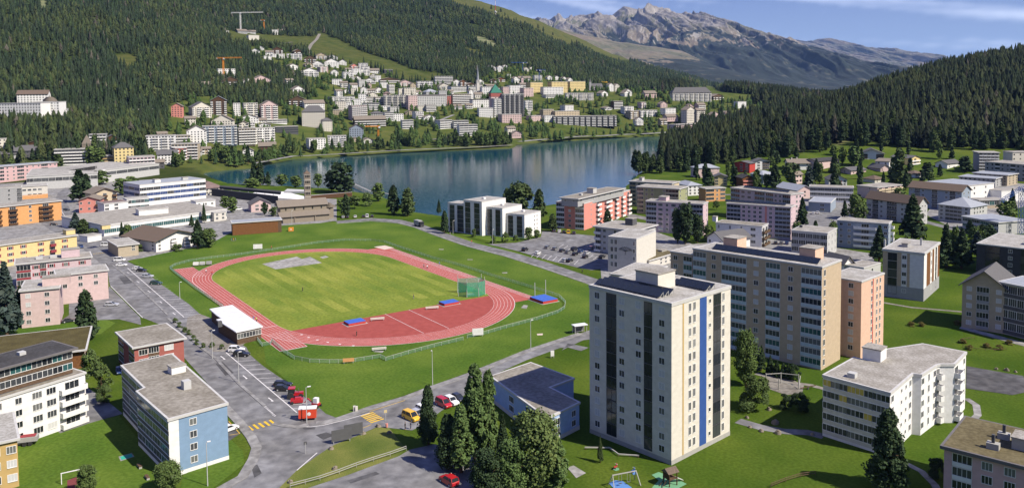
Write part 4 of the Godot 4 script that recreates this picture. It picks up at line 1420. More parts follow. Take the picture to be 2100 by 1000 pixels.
func village(about: Variant, x: float, y: float, z: float, turn: float, long: float, deep: float, tall: float, roof: String, rise: float, wall: String, kind: String, o := {}) -> void:
	var ex := Vector2(cos(turn), -sin(turn))
	var ez := Vector2(-sin(turn), -cos(turn))
	var c := [Vector2.ZERO, ex * long, ex * long + ez * deep, ez * deep]
	var fp := []
	for q in c:
		fp.append_array([q.x, q.y])
	var n := maxi(1, int(long / 3.0))
	var face := ""
	for i in n:
		match kind:
			"b": face += "w" if i % 3 == 1 else "b"
			"B": face += "b"
			"g": face += "g" if i % 2 == 0 else ""
			"y": face += ".w"
			"s": face += "s" if i % 2 else "w"
			"w": face += "w"
	o["lod"] = 0
	o["rise"] = rise
	o["group"] = "houses of the lakeside village and its slopes"
	if roof in ["gable", "side"]:
		o["ridge"] = 1 if roof == "gable" else 0
		if not o.has("cover"):
			o["cover"] = "stoneslab"
	elif roof == "hip" and not o.has("cover"):
		o["cover"] = "slate"
	var label: String = about if about is String else village_label(about, roof, wall, kind)
	building(o.get("name", "house" if long < 25.0 else "apartment_house"), label, x, y, z, fp, tall, "gable" if roof == "side" else roof, wall, maxi(1, roundi(tall / 2.9)), [face, "", "", "w".repeat(maxi(1, int(deep / 3.6))) if kind else ""], o)
func drape(called: String, a: Array, w: float, m: Material) -> void:
	var p := poly(a)
	var s := Shape.new()
	var run := PackedVector2Array()
	for i in p.size() - 1:
		var n := maxi(1, int(p[i].distance_to(p[i + 1]) / 8.0))
		for k in n + (1 if i == p.size() - 2 else 0):
			run.append(p[i].lerp(p[i + 1], float(k) / n))
	var l := []
	for i in run.size():
		var d := (run[mini(i + 1, run.size() - 1)] - run[maxi(i - 1, 0)]).normalized()
		var o := Vector2(-d.y, d.x) * w / 2
		var e := []
		for q in [run[i] + o, run[i] - o]:
			e.append(Vector3(q.x, maxf(hill(run[i].x, run[i].y), hill(q.x, q.y)) + 0.5, q.y))
		l.append(e)
	for i in l.size() - 1:
		s.quad(l[i][0], l[i][1], l[i + 1][1], l[i + 1][0])
	structure(called, s.mesh(), m)
# trees that nothing tells apart, each still a tree of its own
func wood_edge(a: Array) -> void:
	var p := poly(a)
	var g := RandomNumberGenerator.new()
	g.seed = 77
	for i in p.size() - 1:
		for k in 7:
			var q := p[i].lerp(p[i + 1], g.randf()) * g.randf_range(0.985, 1.05)
			tree("bushy larch at the front edge of the right hand wood", "pine", ["pine", "pine", "spruce"][g.randi() % 3], q.x, q.y, g.randf_range(13, 23), g.randf_range(7, 11), 1)
func shore_trees(a: Array) -> void:
	var p := poly(a)
	var g := RandomNumberGenerator.new()
	g.seed = 78
	for i in p.size() - 1:
		for k in 4 if i < 10 else 8:
			var q := p[i].lerp(p[i + 1], g.randf()) * g.randf_range(0.995, 1.025)
			var kind: String = ["spruce", "broad", "broad", "pine"][g.randi() % 4]
			tree("%s on the far lakeshore below the village" % {"spruce": "dark spruce", "broad": "leafy tree", "pine": "loose larch"}[kind], kind, kind, q.x, q.y, g.randf_range(9, 19), g.randf_range(6, 9), 0)
func garden_trees(a: Array, n: int, where: String) -> void:
	var p := poly(a)
	var box := Rect2(p[0], Vector2.ZERO)
	for q in p:
		box = box.expand(q)
	var g := RandomNumberGenerator.new()
	g.seed = 80 + n
	while n > 0:
		var q := box.position + Vector2(g.randf(), g.randf()) * box.size
		var free := inside(q, p)
		for f in feet:
			if q.distance_to(f[0]) < f[1] + 2.0:
				free = false
		if not free:
			n -= 1 if g.randf() < 0.02 else 0
			continue
		n -= 1
		var kind: String = ["spruce", "spruce", "pine", "broad"][g.randi() % 4]
		tree("%s %s" % [{"spruce": "dark garden spruce", "pine": "bushy garden pine", "broad": "leafy garden tree"}[kind], where], kind, "spruce" if kind == "pine" else "", q.x, q.y, g.randf_range(6, 17), g.randf_range(4.5, 8), 1 if q.length() < 700.0 else 0)
func village_trees() -> void:
	var g := RandomNumberGenerator.new()
	g.seed = 79
	var places := [[], [], [], []]
	var tints := [PackedColorArray(), PackedColorArray(), PackedColorArray(), PackedColorArray()]
	var town: PackedVector2Array = meadows[2].p
	var box: Rect2 = meadows[2].box
	for i in 9500:
		var q := box.position + Vector2(g.randf(), g.randf()) * box.size
		if not inside(q, town) or patch.get_noise_2d(q.x * 3.0, q.y * 3.0) < g.randf_range(-0.35, 0.3):
			continue
		var y := ground_height(q.x, q.y)
		if y < 1.5:
			continue
		var free := true
		for f in feet:
			var d: float = q.distance_to(f[0])
			if d < f[1] + 1.5 or (d < f[1] + 9.0 and q.length() < f[0].length() and g.randf() < 0.8):
				free = false
				break
		if not free:
			continue
		var k: int = [0, 1, 2, 3, 2, 3][g.randi() % 6]
		var h := g.randf_range(0.35, 0.75)
		places[k].append(Transform3D(Basis(Vector3.UP, g.randf() * TAU).scaled(Vector3(h * (1.0 if k < 2 else 1.35), h, h * (1.0 if k < 2 else 1.35))), Vector3(q.x, y - 0.3, q.y)))
		var v := g.randf_range(0.75, 1.3)
		var col := Color(0.03, 0.055, 0.02) if k < 2 else Color(0.05, 0.085, 0.022)
		tints[k].append(Color(col.r * v, col.g * v, col.b * v))
	var o := thing("village_woodland", "scattered conifers and garden trees between the village houses", "trees")
	o.set_meta("kind", "stuff")
	for k in 4:
		copies("trees", forest_meshes[k], needle, places[k], tints[k], o)
func meadow(a: Array, c: Color, c2: Color) -> void:
	var p := poly(a)
	var b := Rect2(p[0], Vector2.ZERO)
	for q in p:
		b = b.expand(q)
	meadows.append({"p": p, "box": b, "c": c, "c2": c2})
func _ready() -> void:
	set_camera_and_light()
	rough.seed = 3
	rough.frequency = 0.0035
	rough.fractal_octaves = 4
	patch.seed = 9
	patch.frequency = 0.006
	patch.fractal_octaves = 4
	var lake := poly([-289.52,-772.8,-236.33,-689.82,-194.78,-672.58,-159.19,-656.51,-132.94,-641.8,-96.71,-604.13,-62.06,-521.06,-26.46,-487.94,18.73,-541.24,35.53,-553.78,85.12,-630.14,112.21,-734.34,215.09,-1075.97,304.78,-1329.33,271.89,-1321.4,181.2,-1284.32,92.82,-1214.96,24.03,-1171.51,7.97,-1143.53,-0.14,-1070.76,-31.27,-1057.94,-73.52,-1038.87,-131.58,-1014.99,-199.1,-965.43,-248.73,-938.07,-258.82,-896.15,-259.69,-830.85,-286.28,-808.99,-293.98,-791.08])
	meadow([-468,-1964,-473,-2064,-446,-2035,-399,-1963,-333,-1851,-271,-1796,-196,-1689,-141,-1683,-117,-1615,-191,-1565,-264,-1650,-300,-1665,-337,-1653,-385,-1654,-410,-1670],Color(0.12,0.14,0.06),Color(0.15,0.14,0.07))
	meadow([-617,-1807,-591,-1850,-543,-1907,-471,-1979,-428,-1776,-453,-1732,-510,-1718,-550,-1645],Color(0.12,0.14,0.06),Color(0.15,0.14,0.07))
	meadow([-289,-775,-298,-785,-307,-795,-330,-797,-351,-794,-366,-830,-382,-866,-387,-906,-394,-953,-421,-1018,-448,-1085,-445,-1109,-441,-1134,-441,-1146,-440,-1158,-436,-1174,-432,-1191,-413,-1175,-394,-1161,-367,-1172,-339,-1182,-336,-1220,-332,-1261,-324,-1290,-317,-1321,-338,-1383,-361,-1444,-390,-1465,-421,-1488,-447,-1512,-475,-1538,-494,-1578,-510,-1609,-510,-1629,-512,-1661,-496,-1670,-479,-1679,-443,-1664,-408,-1650,-396,-1648,-383,-1646,-359,-1646,-335,-1645,-317,-1652,-299,-1658,-280,-1648,-262,-1635,-226,-1596,-192,-1554,-166,-1574,-139,-1590,-116,-1593,-92,-1595,-75,-1568,-58,-1542,-58,-1601,-57,-1658,-44,-1708,-30,-1786,-9,-1827,13,-1871,34,-1846,55,-1820,80,-1790,104,-1749,126,-1702,148,-1669,176,-1663,204,-1648,219,-1651,233,-1654,249,-1629,264,-1606,288,-1608,313,-1612,313,-1564,315,-1530,340,-1555,367,-1584,363,-1556,360,-1532,389,-1522,416,-1508,433,-1503,448,-1496,461,-1480,473,-1464,436,-1426,402,-1396,353,-1366,307,-1340,288,-1322,268,-1302,223,-1287,178,-1262,134,-1231,91,-1197,57,-1171,23,-1141,15,-1124,6,-1109,3,-1087,-0,-1064,-16,-1057,-31,-1049,-52,-1039,-73,-1029,-102,-1016,-130,-1000,-164,-975,-196,-949,-219,-930,-241,-909,-246,-888,-251,-871,-254,-843,-256,-819,-269,-807,-281,-794,-285,-785],Color(0.13,0.16,0.06),Color(0.18,0.17,0.08))
	meadow([-549,-859,-517,-872,-487,-902,-516,-968,-474,-998,-441,-1032,-446,-1043,-481,-1013,-522,-990,-546,-992,-578,-967,-599,-937],Color(0.12,0.14,0.05),Color(0.2,0.19,0.12))
	meadow([97,-686,108,-732,163,-747,203,-766,235,-782,270,-778,303,-793,337,-807,367,-781,385,-771,414,-773,437,-766,474,-747,414,-650],Color(0.12,0.18,0.04),Color(0.17,0.19,0.06))
	meadow([258,-730,305,-797,336,-829,329,-789,321,-736,333,-726,275,-718],Color(0.2,0.18,0.13),Color(0.26,0.24,0.18))
	meadow([246,-1549,366,-1779,849,-3524,434,-1679,489,-1632,503,-1558,434,-1508,360,-1532,296,-1528],Color(0.12,0.16,0.05),Color(0.19,0.18,0.09))
	meadow([-104,-2222,-83,-2246,-49,-2195,-28,-2087,-59,-2098,-85,-2147],Color(0.3,0.27,0.23),Color(0.36,0.33,0.29))
	meadow([-121,-2071,-75,-2028,-55,-1938,-96,-1963],Color(0.16,0.15,0.07),Color(0.2,0.18,0.1))
	meadow([-633,-1316,-625,-1341,-595,-1333,-569,-1258,-592,-1253],Color(0.13,0.13,0.06),Color(0.18,0.16,0.09))
	meadow([-905,-1593,-886,-1591,-836,-1523,-842,-1502],Color(0.3,0.28,0.25),Color(0.34,0.32,0.28))
	set_ground(lake)
	set_lake(lake)
	mountain("rocky_mountain", [Vector3(-564,720,-10986), Vector3(78,829,-11000), Vector3(413,959,-10992), Vector3(496,952,-10989), Vector3(611,1007,-10983), Vector3(707,968,-10977), Vector3(910,1015,-10962), Vector3(1081,993,-10947), Vector3(1245,1009,-10929), Vector3(1321,1001,-10920), Vector3(1402,1075,-10910), Vector3(1471,1118,-10901), Vector3(1570,1090,-10887), Vector3(1676,1075,-10872), Vector3(1781,1066,-10855), Vector3(1879,1070,-10838), Vector3(1928,1081,-10830), Vector3(2056,1047,-10806), Vector3(2129,1013,-10792), Vector3(2274,991,-10762), Vector3(2447,961,-10724), Vector3(2601,919,-10688), Vector3(2765,865,-10647), Vector3(2893,799,-10613), Vector3(3014,734,-10579), Vector3(3173,687,-10533), Vector3(3291,617,-10496), Vector3(3375,572,-10470), Vector3(3491,484,-10431), Vector3(3628,396,-10384), Vector3(3918,263,-10279), Vector3(4229,121,-10155), Vector3(4578,-30,-10002), Vector3(4911,-119,-9843)], 4600, 60, 31, 190, 14, 640, 840)
	mountain("alp_ridge", [Vector3(-259,653,-6595), Vector3(48,605,-6600), Vector3(247,564,-6595), Vector3(431,523,-6586), Vector3(622,475,-6571), Vector3(811,433,-6550), Vector3(998,400,-6524), Vector3(1183,377,-6493), Vector3(1311,352,-6469), Vector3(1372,321,-6456), Vector3(1473,259,-6434), Vector3(1615,193,-6399), Vector3(1755,136,-6362), Vector3(1927,71,-6313), Vector3(2160,10,-6237)], 2300, 50, 91, 70, 7, 265, 9000, 0.22, 300, 90)
	mountain("far_mountain", [Vector3(4648,779,-18423), Vector3(5147,981,-18289), Vector3(5684,1052,-18130), Vector3(6019,1042,-18022), Vector3(6236,952,-17948), Vector3(6347,980,-17908), Vector3(6577,1036,-17825), Vector3(6669,1043,-17791), Vector3(6760,999,-17757), Vector3(7031,888,-17651), Vector3(7252,830,-17562), Vector3(7470,783,-17470), Vector3(7641,798,-17396), Vector3(7895,740,-17282), Vector3(8226,670,-17127), Vector3(8469,604,-17008), Vector3(8666,579,-16908), Vector3(8783,605,-16848), Vector3(8937,561,-16767), Vector3(9052,519,-16705), Vector3(9389,385,-16518), Vector3(9958,257,-16182)], 7500, 40, 57, 170, 16, 160, 1400)
	needle = foliage("needles")
	forest_meshes = [forest_tree(1, 20.0, 9.4, 7, 7), forest_tree(2, 21.0, 8.6, 8, 6), forest_tree(3, 19.0, 10.6, 7, 7, 0.5), forest_tree(4, 18.0, 10.4, 7, 8, 0.45)]
	var no_wood := func(x: float, z: float, d: float, g: RandomNumberGenerator) -> bool:
		var q := Vector2(x, z)
		if alp(x, z, d) and g.randf() > 0.012:
			return false
		for f in meadows:
			if f.box.has_point(q) and inside(q, f.p):
				return false
		if inside(q, lake) or ground_height(x, z) < 4.0 and d > 1000.0 or ground_height(x, z) < 1.0:
			return false
		return patch.get_noise_2d(x * 1.6, z * 1.6) > -0.42
	set_forest("forest", "dense dark conifer forest covering the left hillside above the village", -45.0, 8.0, 880.0, 3300.0, no_wood, 11, 0.78)
	set_forest("forest", "blue green conifer forest on the far slope behind the village, right of the mast", 8.0, 17.0, 1500.0, 4800.0, no_wood, 12, 0.85)
	set_forest("forest", "dark conifer forest on the wooded hill at the right edge", 10.0, 45.0, 745.0, 2200.0, no_wood, 13, 1.12, 0.55)
	sheet("lawn", [-173.6,-370.4,-157.5,-352.6,-142.7,-328.6,-116.4,-293.1,-97.6,-265.7,-74.4,-242.6,-69.4,-228,-57.3,-210.5,-45.6,-192.4,-41.4,-188.8,-34.7,-195.8,-21.1,-209.5,-7.3,-224.9,20.6,-253.6,26.7,-277.5,30.6,-323.7,14.5,-361.4,-12.5,-402.8,-39.9,-443.4,-51.8,-456.8,-60.9,-463.9,-82.6,-479,-101.6,-474.9,-129.7,-464.7,-151.8,-440.8,-151.2,-410.2,-165.5,-386.6], 0.000, soil("lawn"))
	sheet("pavement", [-549.6,-840.2,-476.5,-869.7,-379.8,-859.3,-322.6,-816.8,-266.5,-696.5,-220.2,-620.8,-174,-600.2,-122.7,-575.2,-102.7,-480.3,-128.8,-451.8,-150.8,-437.8,-148.8,-403.7,-173.3,-373.6,-177.6,-357.4,-192.7,-285.6], -0.012, soil("paving"))
	sheet("street", [-302.2,-515.7,-322.2,-579.9,-345.7,-627.9,-375,-706.1,-370.7,-705.7,-336.3,-624.2,-308.8,-571.5,-268.4,-503.7,-240.5,-458.3,-199.8,-412.8,-174.5,-370.5,-157.9,-351.6,-143.2,-329.5,-116.6,-293.8,-104.9,-276.3,-97.6,-265.7,-79.6,-242.7,-76.1,-235.4,-69.4,-225.6,-60.2,-213.8,-55.2,-206.3,-47.7,-196.4,-44.5,-191.5,-41.6,-189.1,-37.9,-193.1,-35,-196.1,-27.3,-202.5,-21.1,-209.5,-12.4,-218.8,20.6,-253.6,27.3,-260.2,31.8,-259,30.7,-249.7,21,-246.6,12.2,-238,3.5,-228.7,-5.8,-216.7,-10,-207.5,-17.4,-192.6,-20.8,-184.7,-23,-181.5,-28.4,-183,-31.2,-183.6,-34.6,-179.2,-38.6,-174.7,-41.3,-169.1,-43.9,-162.5,-45.4,-155.2,-48.7,-144.4,-59.2,-144.6,-56.1,-155.4,-54.2,-161.5,-53.5,-168,-54.6,-173.6,-57.5,-178.9,-68.8,-195.1,-80.9,-213.7,-95.5,-235.1,-116,-268,-126.1,-277,-159.3,-323.6,-174.3,-352.4,-197.6,-384.7,-227.3,-423.6,-258.7,-459.4], 0.010, soil("asphalt"))
	sheet("parking_lot", [-152.5,-280.5,-162.5,-299.3,-150.2,-302.2,-158.9,-322.3,-126.6,-277.1,-122.1,-267.8,-132.6,-274.8,-139.6,-273.9,-149.8,-272.1,-151.7,-274.3], 0.004, soil("asphalt"))
	sheet("forecourt", [-110.2,-276.2,-107.8,-280.7,-100.5,-273.6,-81.1,-247.7,-82.6,-238.9,-88.1,-239,-104.8,-261], 0.014, soil("gravelyard"))
	sheet("yard", [-39.8,-155.1,-33.4,-160.1,-24.3,-168.4,-22.4,-171.5,-17.4,-174.2,-9,-168.4,-4.4,-153.8,-4.3,-148.7,-39.5,-149.4], 0.012, soil("asphalt"))
	sheet("rough_meadow", [-38.6,-174.7,-34.5,-179.2,-31.1,-183.4,-28.4,-183,-24.3,-174.4,-23.4,-171.8,-24.3,-168.4,-33.4,-160.1,-39.8,-155.1,-41.1,-151.7,-45.5,-151.8,-45.4,-155.2,-43.9,-162.5,-41.3,-169.1,-39.5,-173.3], 0.020, soil("rough"))
	sheet("lawn", [-109.6,-178.6,-98.7,-187.5,-93.4,-191.7,-71.1,-163.5,-62.7,-149.9,-92.9,-150.5], 0.000, soil("lawn"))
	sheet("lawn", [-66,-160.6,-62.2,-177.5,-57.7,-171.8,-55.5,-165.7,-57.4,-158.5,-59.5,-149.8,-63,-149.9], 0.000, soil("lawn"))
	sheet("path", [-110.3,-210.3,-102.1,-202.4,-93,-192.8,-98.2,-187.4,-102,-181.9,-103.7,-183.4], 0.006, soil("asphalt"))
	sheet("parking_bay", [-66.4,-188,-61.1,-181,-62.4,-176.8,-65.3,-179.9], 0.016, soil("newasphalt"))
	sheet("lawn", [-163.4,-260.2,-163.7,-272.1,-155.7,-276.5,-137.7,-275,-131.7,-270.3,-130.5,-257.9,-156.7,-249.2], 0.002, soil("lawn"))
	raised("pavement", [-45.5,-184.8,-43.5,-185.1,-40.7,-187,-36.9,-190.7,-34,-193.7,-26.4,-200.3,-20.2,-207.3,-11.5,-216.2,4.4,-235.8,21.2,-252.4,19.8,-253.8,2.9,-237.1,-13.1,-217.5,-21.7,-208.7,-27.8,-201.7,-35.3,-195.2,-38.3,-192.2,-42,-188.5,-44.4,-186.9,-45.7,-186.8], -0.1, 0.12, soil("paving"))
	raised("pavement", [-55.7,-185.4,-52.9,-184,-49.4,-183.1,-46.7,-184.3,-47.4,-185.8,-49.5,-184.7,-52.4,-185.5,-55,-186.8], -0.1, 0.12, soil("paving"))
	raised("pavement", [-55.9,-153.8,-52.9,-159.7,-53.2,-168.1,-54.3,-173.7,-57.1,-179.1,-62.1,-186.9,-69.6,-197.6,-71.4,-196.4,-63.9,-185.7,-59,-178,-56.3,-172.9,-55.4,-167.9,-55,-160.1,-57.8,-154.8], -0.1, 0.12, soil("paving"))
	raised("traffic_island", [-116.7,-275,-108.9,-264,-97.4,-247.9,-85.8,-232.9,-72,-211.7,-60.9,-196.5,-60.2,-197,-71.3,-212.2,-85.1,-233.4,-96.6,-248.5,-108.1,-264.5,-116,-275.6], -0.1, 0.12, soil("paving"))
	raised("traffic_island", [-178,-363.2,-160.2,-339.3,-135.5,-303.8,-118.4,-279,-117.9,-279.4,-134.9,-304.2,-159.7,-339.7,-177.4,-363.6], -0.1, 0.12, soil("paving"))
	sheet("lakeside_road", [-99.7,-471.4,-83.2,-480.5,-71,-475.1,-55.2,-454.6,-40.9,-428,-25.3,-401.1,-6,-376.1,8.7,-353.4,25,-324.3,34.6,-307.8,41.6,-311.9,32,-328.3,15.5,-357.5,0.5,-380.7,-18.7,-405.6,-33.9,-431.9,-48.5,-458.9,-65.7,-481.1,-83.9,-488.5,-103.5,-478.5], 0.008, soil("asphalt"))
	raised("pavement", [-100.2,-469,-82.3,-476.4,-66.2,-468.7,-51.8,-449.9,-37.5,-422.4,-22.4,-396.6,-3.4,-371.3,11.2,-348.2,27.3,-320.1,28.7,-320.9,12.5,-349,-2.1,-372.2,-21,-397.5,-36.1,-423.2,-50.4,-450.7,-65.2,-469.9,-82.3,-478,-100.8,-470.4], -0.1, 0.12, soil("paving"))
	sheet("parking_lot", [-12.3,-402.3,1.7,-405.6,14.3,-420.4,15.4,-436.9,27.5,-431.6,42.6,-421.7,47.2,-407.2,40.2,-346.8,32.8,-342.2,27.3,-347.4,16.7,-361.4,1.6,-385.1], 0.012, soil("asphalt"))
	sheet("lawn", [-25.1,-425.5,-11.5,-410.4,3.8,-409.6,14.3,-420.9,5.9,-417.4,-15.6,-425,-29.5,-436.4], 0.016, soil("lawn"))
	sheet("path", [-148.3,-711.6,-107.1,-617.1,-94.1,-604.3,-84.6,-592.6,-82.9,-593.9,-92.4,-605.8,-105.1,-618.1,-146.2,-712.4], 0.004, soil("paving"))
	sheet("access_road", [19.4,-251.2,10.4,-239,15.9,-239.5,19.4,-236.2,21.9,-239.3,16,-243.5,13.9,-237,22.6,-248.9], 0.014, soil("asphalt"))
	sheet("pavement", [46,-449.3,72.4,-439.9,86.6,-397.5,123.7,-411.1,139.7,-401,161.9,-370.1,147,-331.4,127.7,-332.3,88.7,-334,40.6,-277,33.7,-311.6], -0.020, soil("paving"))
	sheet("pavement", [194.3,-558.9,227.8,-544.2,213.3,-481.9,181.7,-433.5,151.5,-427.8,174.3,-484.5], -0.020, soil("paving"))
	sheet("pavement", [397.9,-742.4,502.4,-805,322,-514.7,231.4,-430.6,240.8,-480.1], -0.020, soil("paving"))
	sheet("street", [31.4,-314.1,42.4,-293.7,67.3,-300,98.6,-318.6,143.7,-368.4,150.2,-343.8,155.8,-346,141.3,-373.9,94.6,-323.1,64.8,-305.4,44.6,-299.3,36.8,-316.8], 0.002, soil("asphalt"))
	sheet("street", [66.1,-489.8,92.4,-436.9,116.6,-393.3,141.4,-391.6,168.5,-417.3,204.4,-453.7,262.8,-516.6,331.7,-585.5,404.4,-641.1,400.1,-646.7,327.1,-590.8,257.7,-521.5,199.4,-458.5,163.6,-422.3,138.2,-397.8,121.5,-398.3,98.6,-440.2,72.4,-492.9], 0.002, soil("asphalt"))
	sheet("street", [96.4,-590,135.4,-573.3,201.3,-582,217.1,-510.6,228.5,-430.1,237.3,-382.7,243.2,-383.9,234.4,-431,223,-511.7,205,-586.8,135.9,-579.2,98.8,-595.5], 0.002, soil("asphalt"))
	sheet("yard", [121,-402.1,137.1,-407.7,142.1,-394.6,129.5,-371.8,115.3,-361.7], 0.006, soil("paving"))
	sheet("pavement", [168.7,-484.8,198.5,-502.4,202.9,-464.6,170.9,-419.5,154,-435.1], 0.004, soil("asphalt"))
	sheet("path", [49.8,-183.9,54.1,-180,59.3,-177.5,63.8,-176.9,66.2,-174.9,68,-177.3,64.8,-179.7,60.2,-180.3,55.8,-182.5,51.9,-186.2], 0.006, soil("asphalt"))
	sheet("path", [63.4,-215.4,67.1,-211.5,72,-207.6,74.8,-206.4,77.4,-203.5,78.7,-204.7,75.9,-207.8,72.9,-209.1,68.3,-212.8,64.8,-216.6], 0.006, soil("gravelyard"))
	sheet("path", [108.7,-197.1,108.8,-193.1,106,-187.4,102.6,-183.9,98.1,-180.4,99,-179.1,103.6,-182.7,107.3,-186.5,110.4,-192.7,110.3,-197.1], 0.006, soil("paving"))
	sheet("driveway", [122.2,-220.2,132.6,-212.1,127.2,-201.1,121.9,-199,117.6,-201.3,113.1,-203.7], 0.006, soil("newasphalt"))
	sheet("path", [128.7,-285.7,135.5,-278.9,145.1,-274.8,151,-272.1,151.7,-273.6,145.7,-276.2,136.3,-280.3,129.8,-286.9], 0.006, soil("gravelyard"))
	sheet("path", [78.1,-162.4,79.4,-159.3,79.2,-154,78.2,-150.3,79.6,-149.9,80.6,-153.8,80.8,-159.5,79.4,-163], 0.006, soil("paving"))
	sheet("terrace", [141,-257.3,150.6,-239,148.4,-235.4,138.8,-254.7], 0.010, soil("concrete_slab"))
	sheet("road_patch", [-48,-183.4,-45.1,-183.8,-45.1,-182.6,-47.5,-182.6], 0.022, soil("newasphalt"))
	sheet("road_patch", [-44.1,-179.4,-42.1,-180.9,-39.8,-179.3,-41.9,-177], 0.022, soil("newasphalt"))
	sheet("road_patch", [-53.5,-164,-52.7,-165.3,-50.6,-161.4,-51.5,-159.5], 0.022, soil("newasphalt"))
	sheet("road_patch", [-83.7,-228.3,-82.2,-229.8,-75.9,-220.5,-77.5,-218.4], 0.022, soil("newasphalt"))
	sheet("road_patch", [-162.1,-337.2,-159.4,-338.3,-152.3,-327.6,-154.5,-325.4], 0.022, soil("newasphalt"))
	sheet("road_patch", [-33,-157.9,-27.9,-161.5,-26.9,-160.6,-31.9,-156.7], 0.022, soil("newasphalt"))
	sheet("road_patch", [-27.5,-190.5,-25.1,-193.1,-24.3,-192.2,-26.7,-189.6], 0.022, soil("newasphalt"))
	lines("road_marking", soil("line"), 0.03, [-84.1,-238.1,-51.6,-192.4,0.25,-167,-355.4,-111.5,-276.5,0.25,-158.3,-322.3,-125.3,-276.2,0.2,-68.9,-195.1,-57.6,-179.1,0.25,-57.6,-179.1,-54.8,-173.6,0.25,-54.8,-173.6,-53.5,-168,0.25,-53.5,-168,-54.1,-161.8,0.25,-54.1,-161.8,-55.9,-155.4,0.25,-52.8,-185.2,-49.5,-184.1,0.2,-49.5,-184.1,-46.2,-184,0.2,-46.2,-184,-43.5,-184.8,0.2,-43.5,-184.8,-39,-187.9,0.2,-39,-187.9,-34.2,-191.8,0.2,-41.7,-170.5,-43.9,-162.5,0.2,-78.3,-230.1,-73.3,-230.8,0.16,-75.6,-226.4,-70.7,-227.1,0.16,-73.1,-222.8,-68.2,-223.4,0.16,-70.6,-219.3,-65.8,-219.9,0.16,-68.2,-215.9,-63.4,-216.5,0.16,-65.8,-212.6,-61.2,-213.2,0.16,-63.6,-209.4,-58.9,-210,0.16,-61.3,-206.3,-56.8,-206.9,0.16,-59.2,-203.3,-54.7,-203.8,0.16,-57.1,-200.4,-52.7,-200.9,0.16,-55.1,-197.5,-50.7,-198,0.16,-53.1,-194.8,-48.8,-195.3,0.16,-159.7,-344.9,-152.8,-345.9,0.14,-156.7,-340.7,-149.9,-341.7,0.14,-153.9,-336.5,-147.1,-337.6,0.14,-151,-332.5,-144.4,-333.5,0.14,-148.3,-328.6,-141.7,-329.6,0.14,-145.6,-324.8,-139.1,-325.7,0.14,-143,-321,-136.5,-322,0.14,-140.5,-317.4,-134,-318.3,0.14,-138,-313.8,-131.6,-314.7,0.14,-135.5,-310.3,-129.2,-311.2,0.14,-133.1,-306.9,-126.9,-307.7,0.14,-130.8,-303.5,-124.6,-304.4,0.14,-128.5,-300.2,-122.4,-301.1,0.14,-126.3,-297,-120.2,-297.8,0.14,-124.1,-293.9,-118.1,-294.7,0.14,-121.9,-290.8,-116,-291.6,0.14,-119.8,-287.8,-113.9,-288.5,0.14,-117.7,-284.8,-111.9,-285.6,0.14,-115.7,-281.9,-109.9,-282.7,0.14,-113.7,-279.1,-108,-279.8,0.14,-111.8,-276.3,-106.1,-277,0.14,-109.9,-273.6,-104.3,-274.3,0.14,-60.4,-196,-60,-196.4,0.35,-59.9,-195.3,-59.5,-195.6,0.35,-59.4,-194.6,-59,-194.9,0.35,-58.9,-193.8,-58.5,-194.2,0.35,-58.4,-193.1,-58,-193.5,0.35,-57.9,-192.4,-57.5,-192.8,0.35,-57.4,-191.7,-57.1,-192.1,0.35,-57,-191,-56.6,-191.4,0.35,-56.5,-190.4,-56.1,-190.7,0.35,-84.5,-234.8,-82.2,-231.9,0.3,-72.8,-218.4,-70.8,-215.8,0.3,-61.2,-202.1,-59.3,-199.7,0.3,-163.4,-347,-161.4,-344.9,0.3,-151.7,-330.3,-149.4,-327.5,0.3,-140.3,-314.2,-138.1,-311.6,0.3,-128.6,-297.6,-126.9,-295.5,0.3,-117.5,-282,-115.6,-279.6,0.3,8.2,-370.6,10.4,-380.5,0.18,10.5,-368.4,12.8,-378.1,0.18,12.8,-366.2,15.2,-375.8,0.18,15.1,-364,17.5,-373.5,0.18,17.4,-361.9,19.8,-371.3,0.18,19.6,-359.7,22.1,-369,0.18,21.9,-357.6,24.4,-366.8,0.18,24,-355.6,26.6,-364.7,0.18,26.2,-353.5,28.8,-362.5,0.18,22.1,-392.7,24.7,-400,0.18,23.9,-388.9,26.4,-396,0.18,25.6,-385.1,28.2,-392.1,0.18,27.3,-381.3,29.9,-388.2,0.18,29,-377.7,31.5,-384.4,0.18,30.6,-374.1,33.2,-380.7,0.18,32.2,-370.6,34.8,-377.1,0.18,33.8,-367.1,36.4,-373.5,0.18,35.3,-363.7,37.9,-370,0.18,-304,-548.7,-288.2,-529.9,0.3,-270.5,-499.1,-295.7,-539.1,0.25])
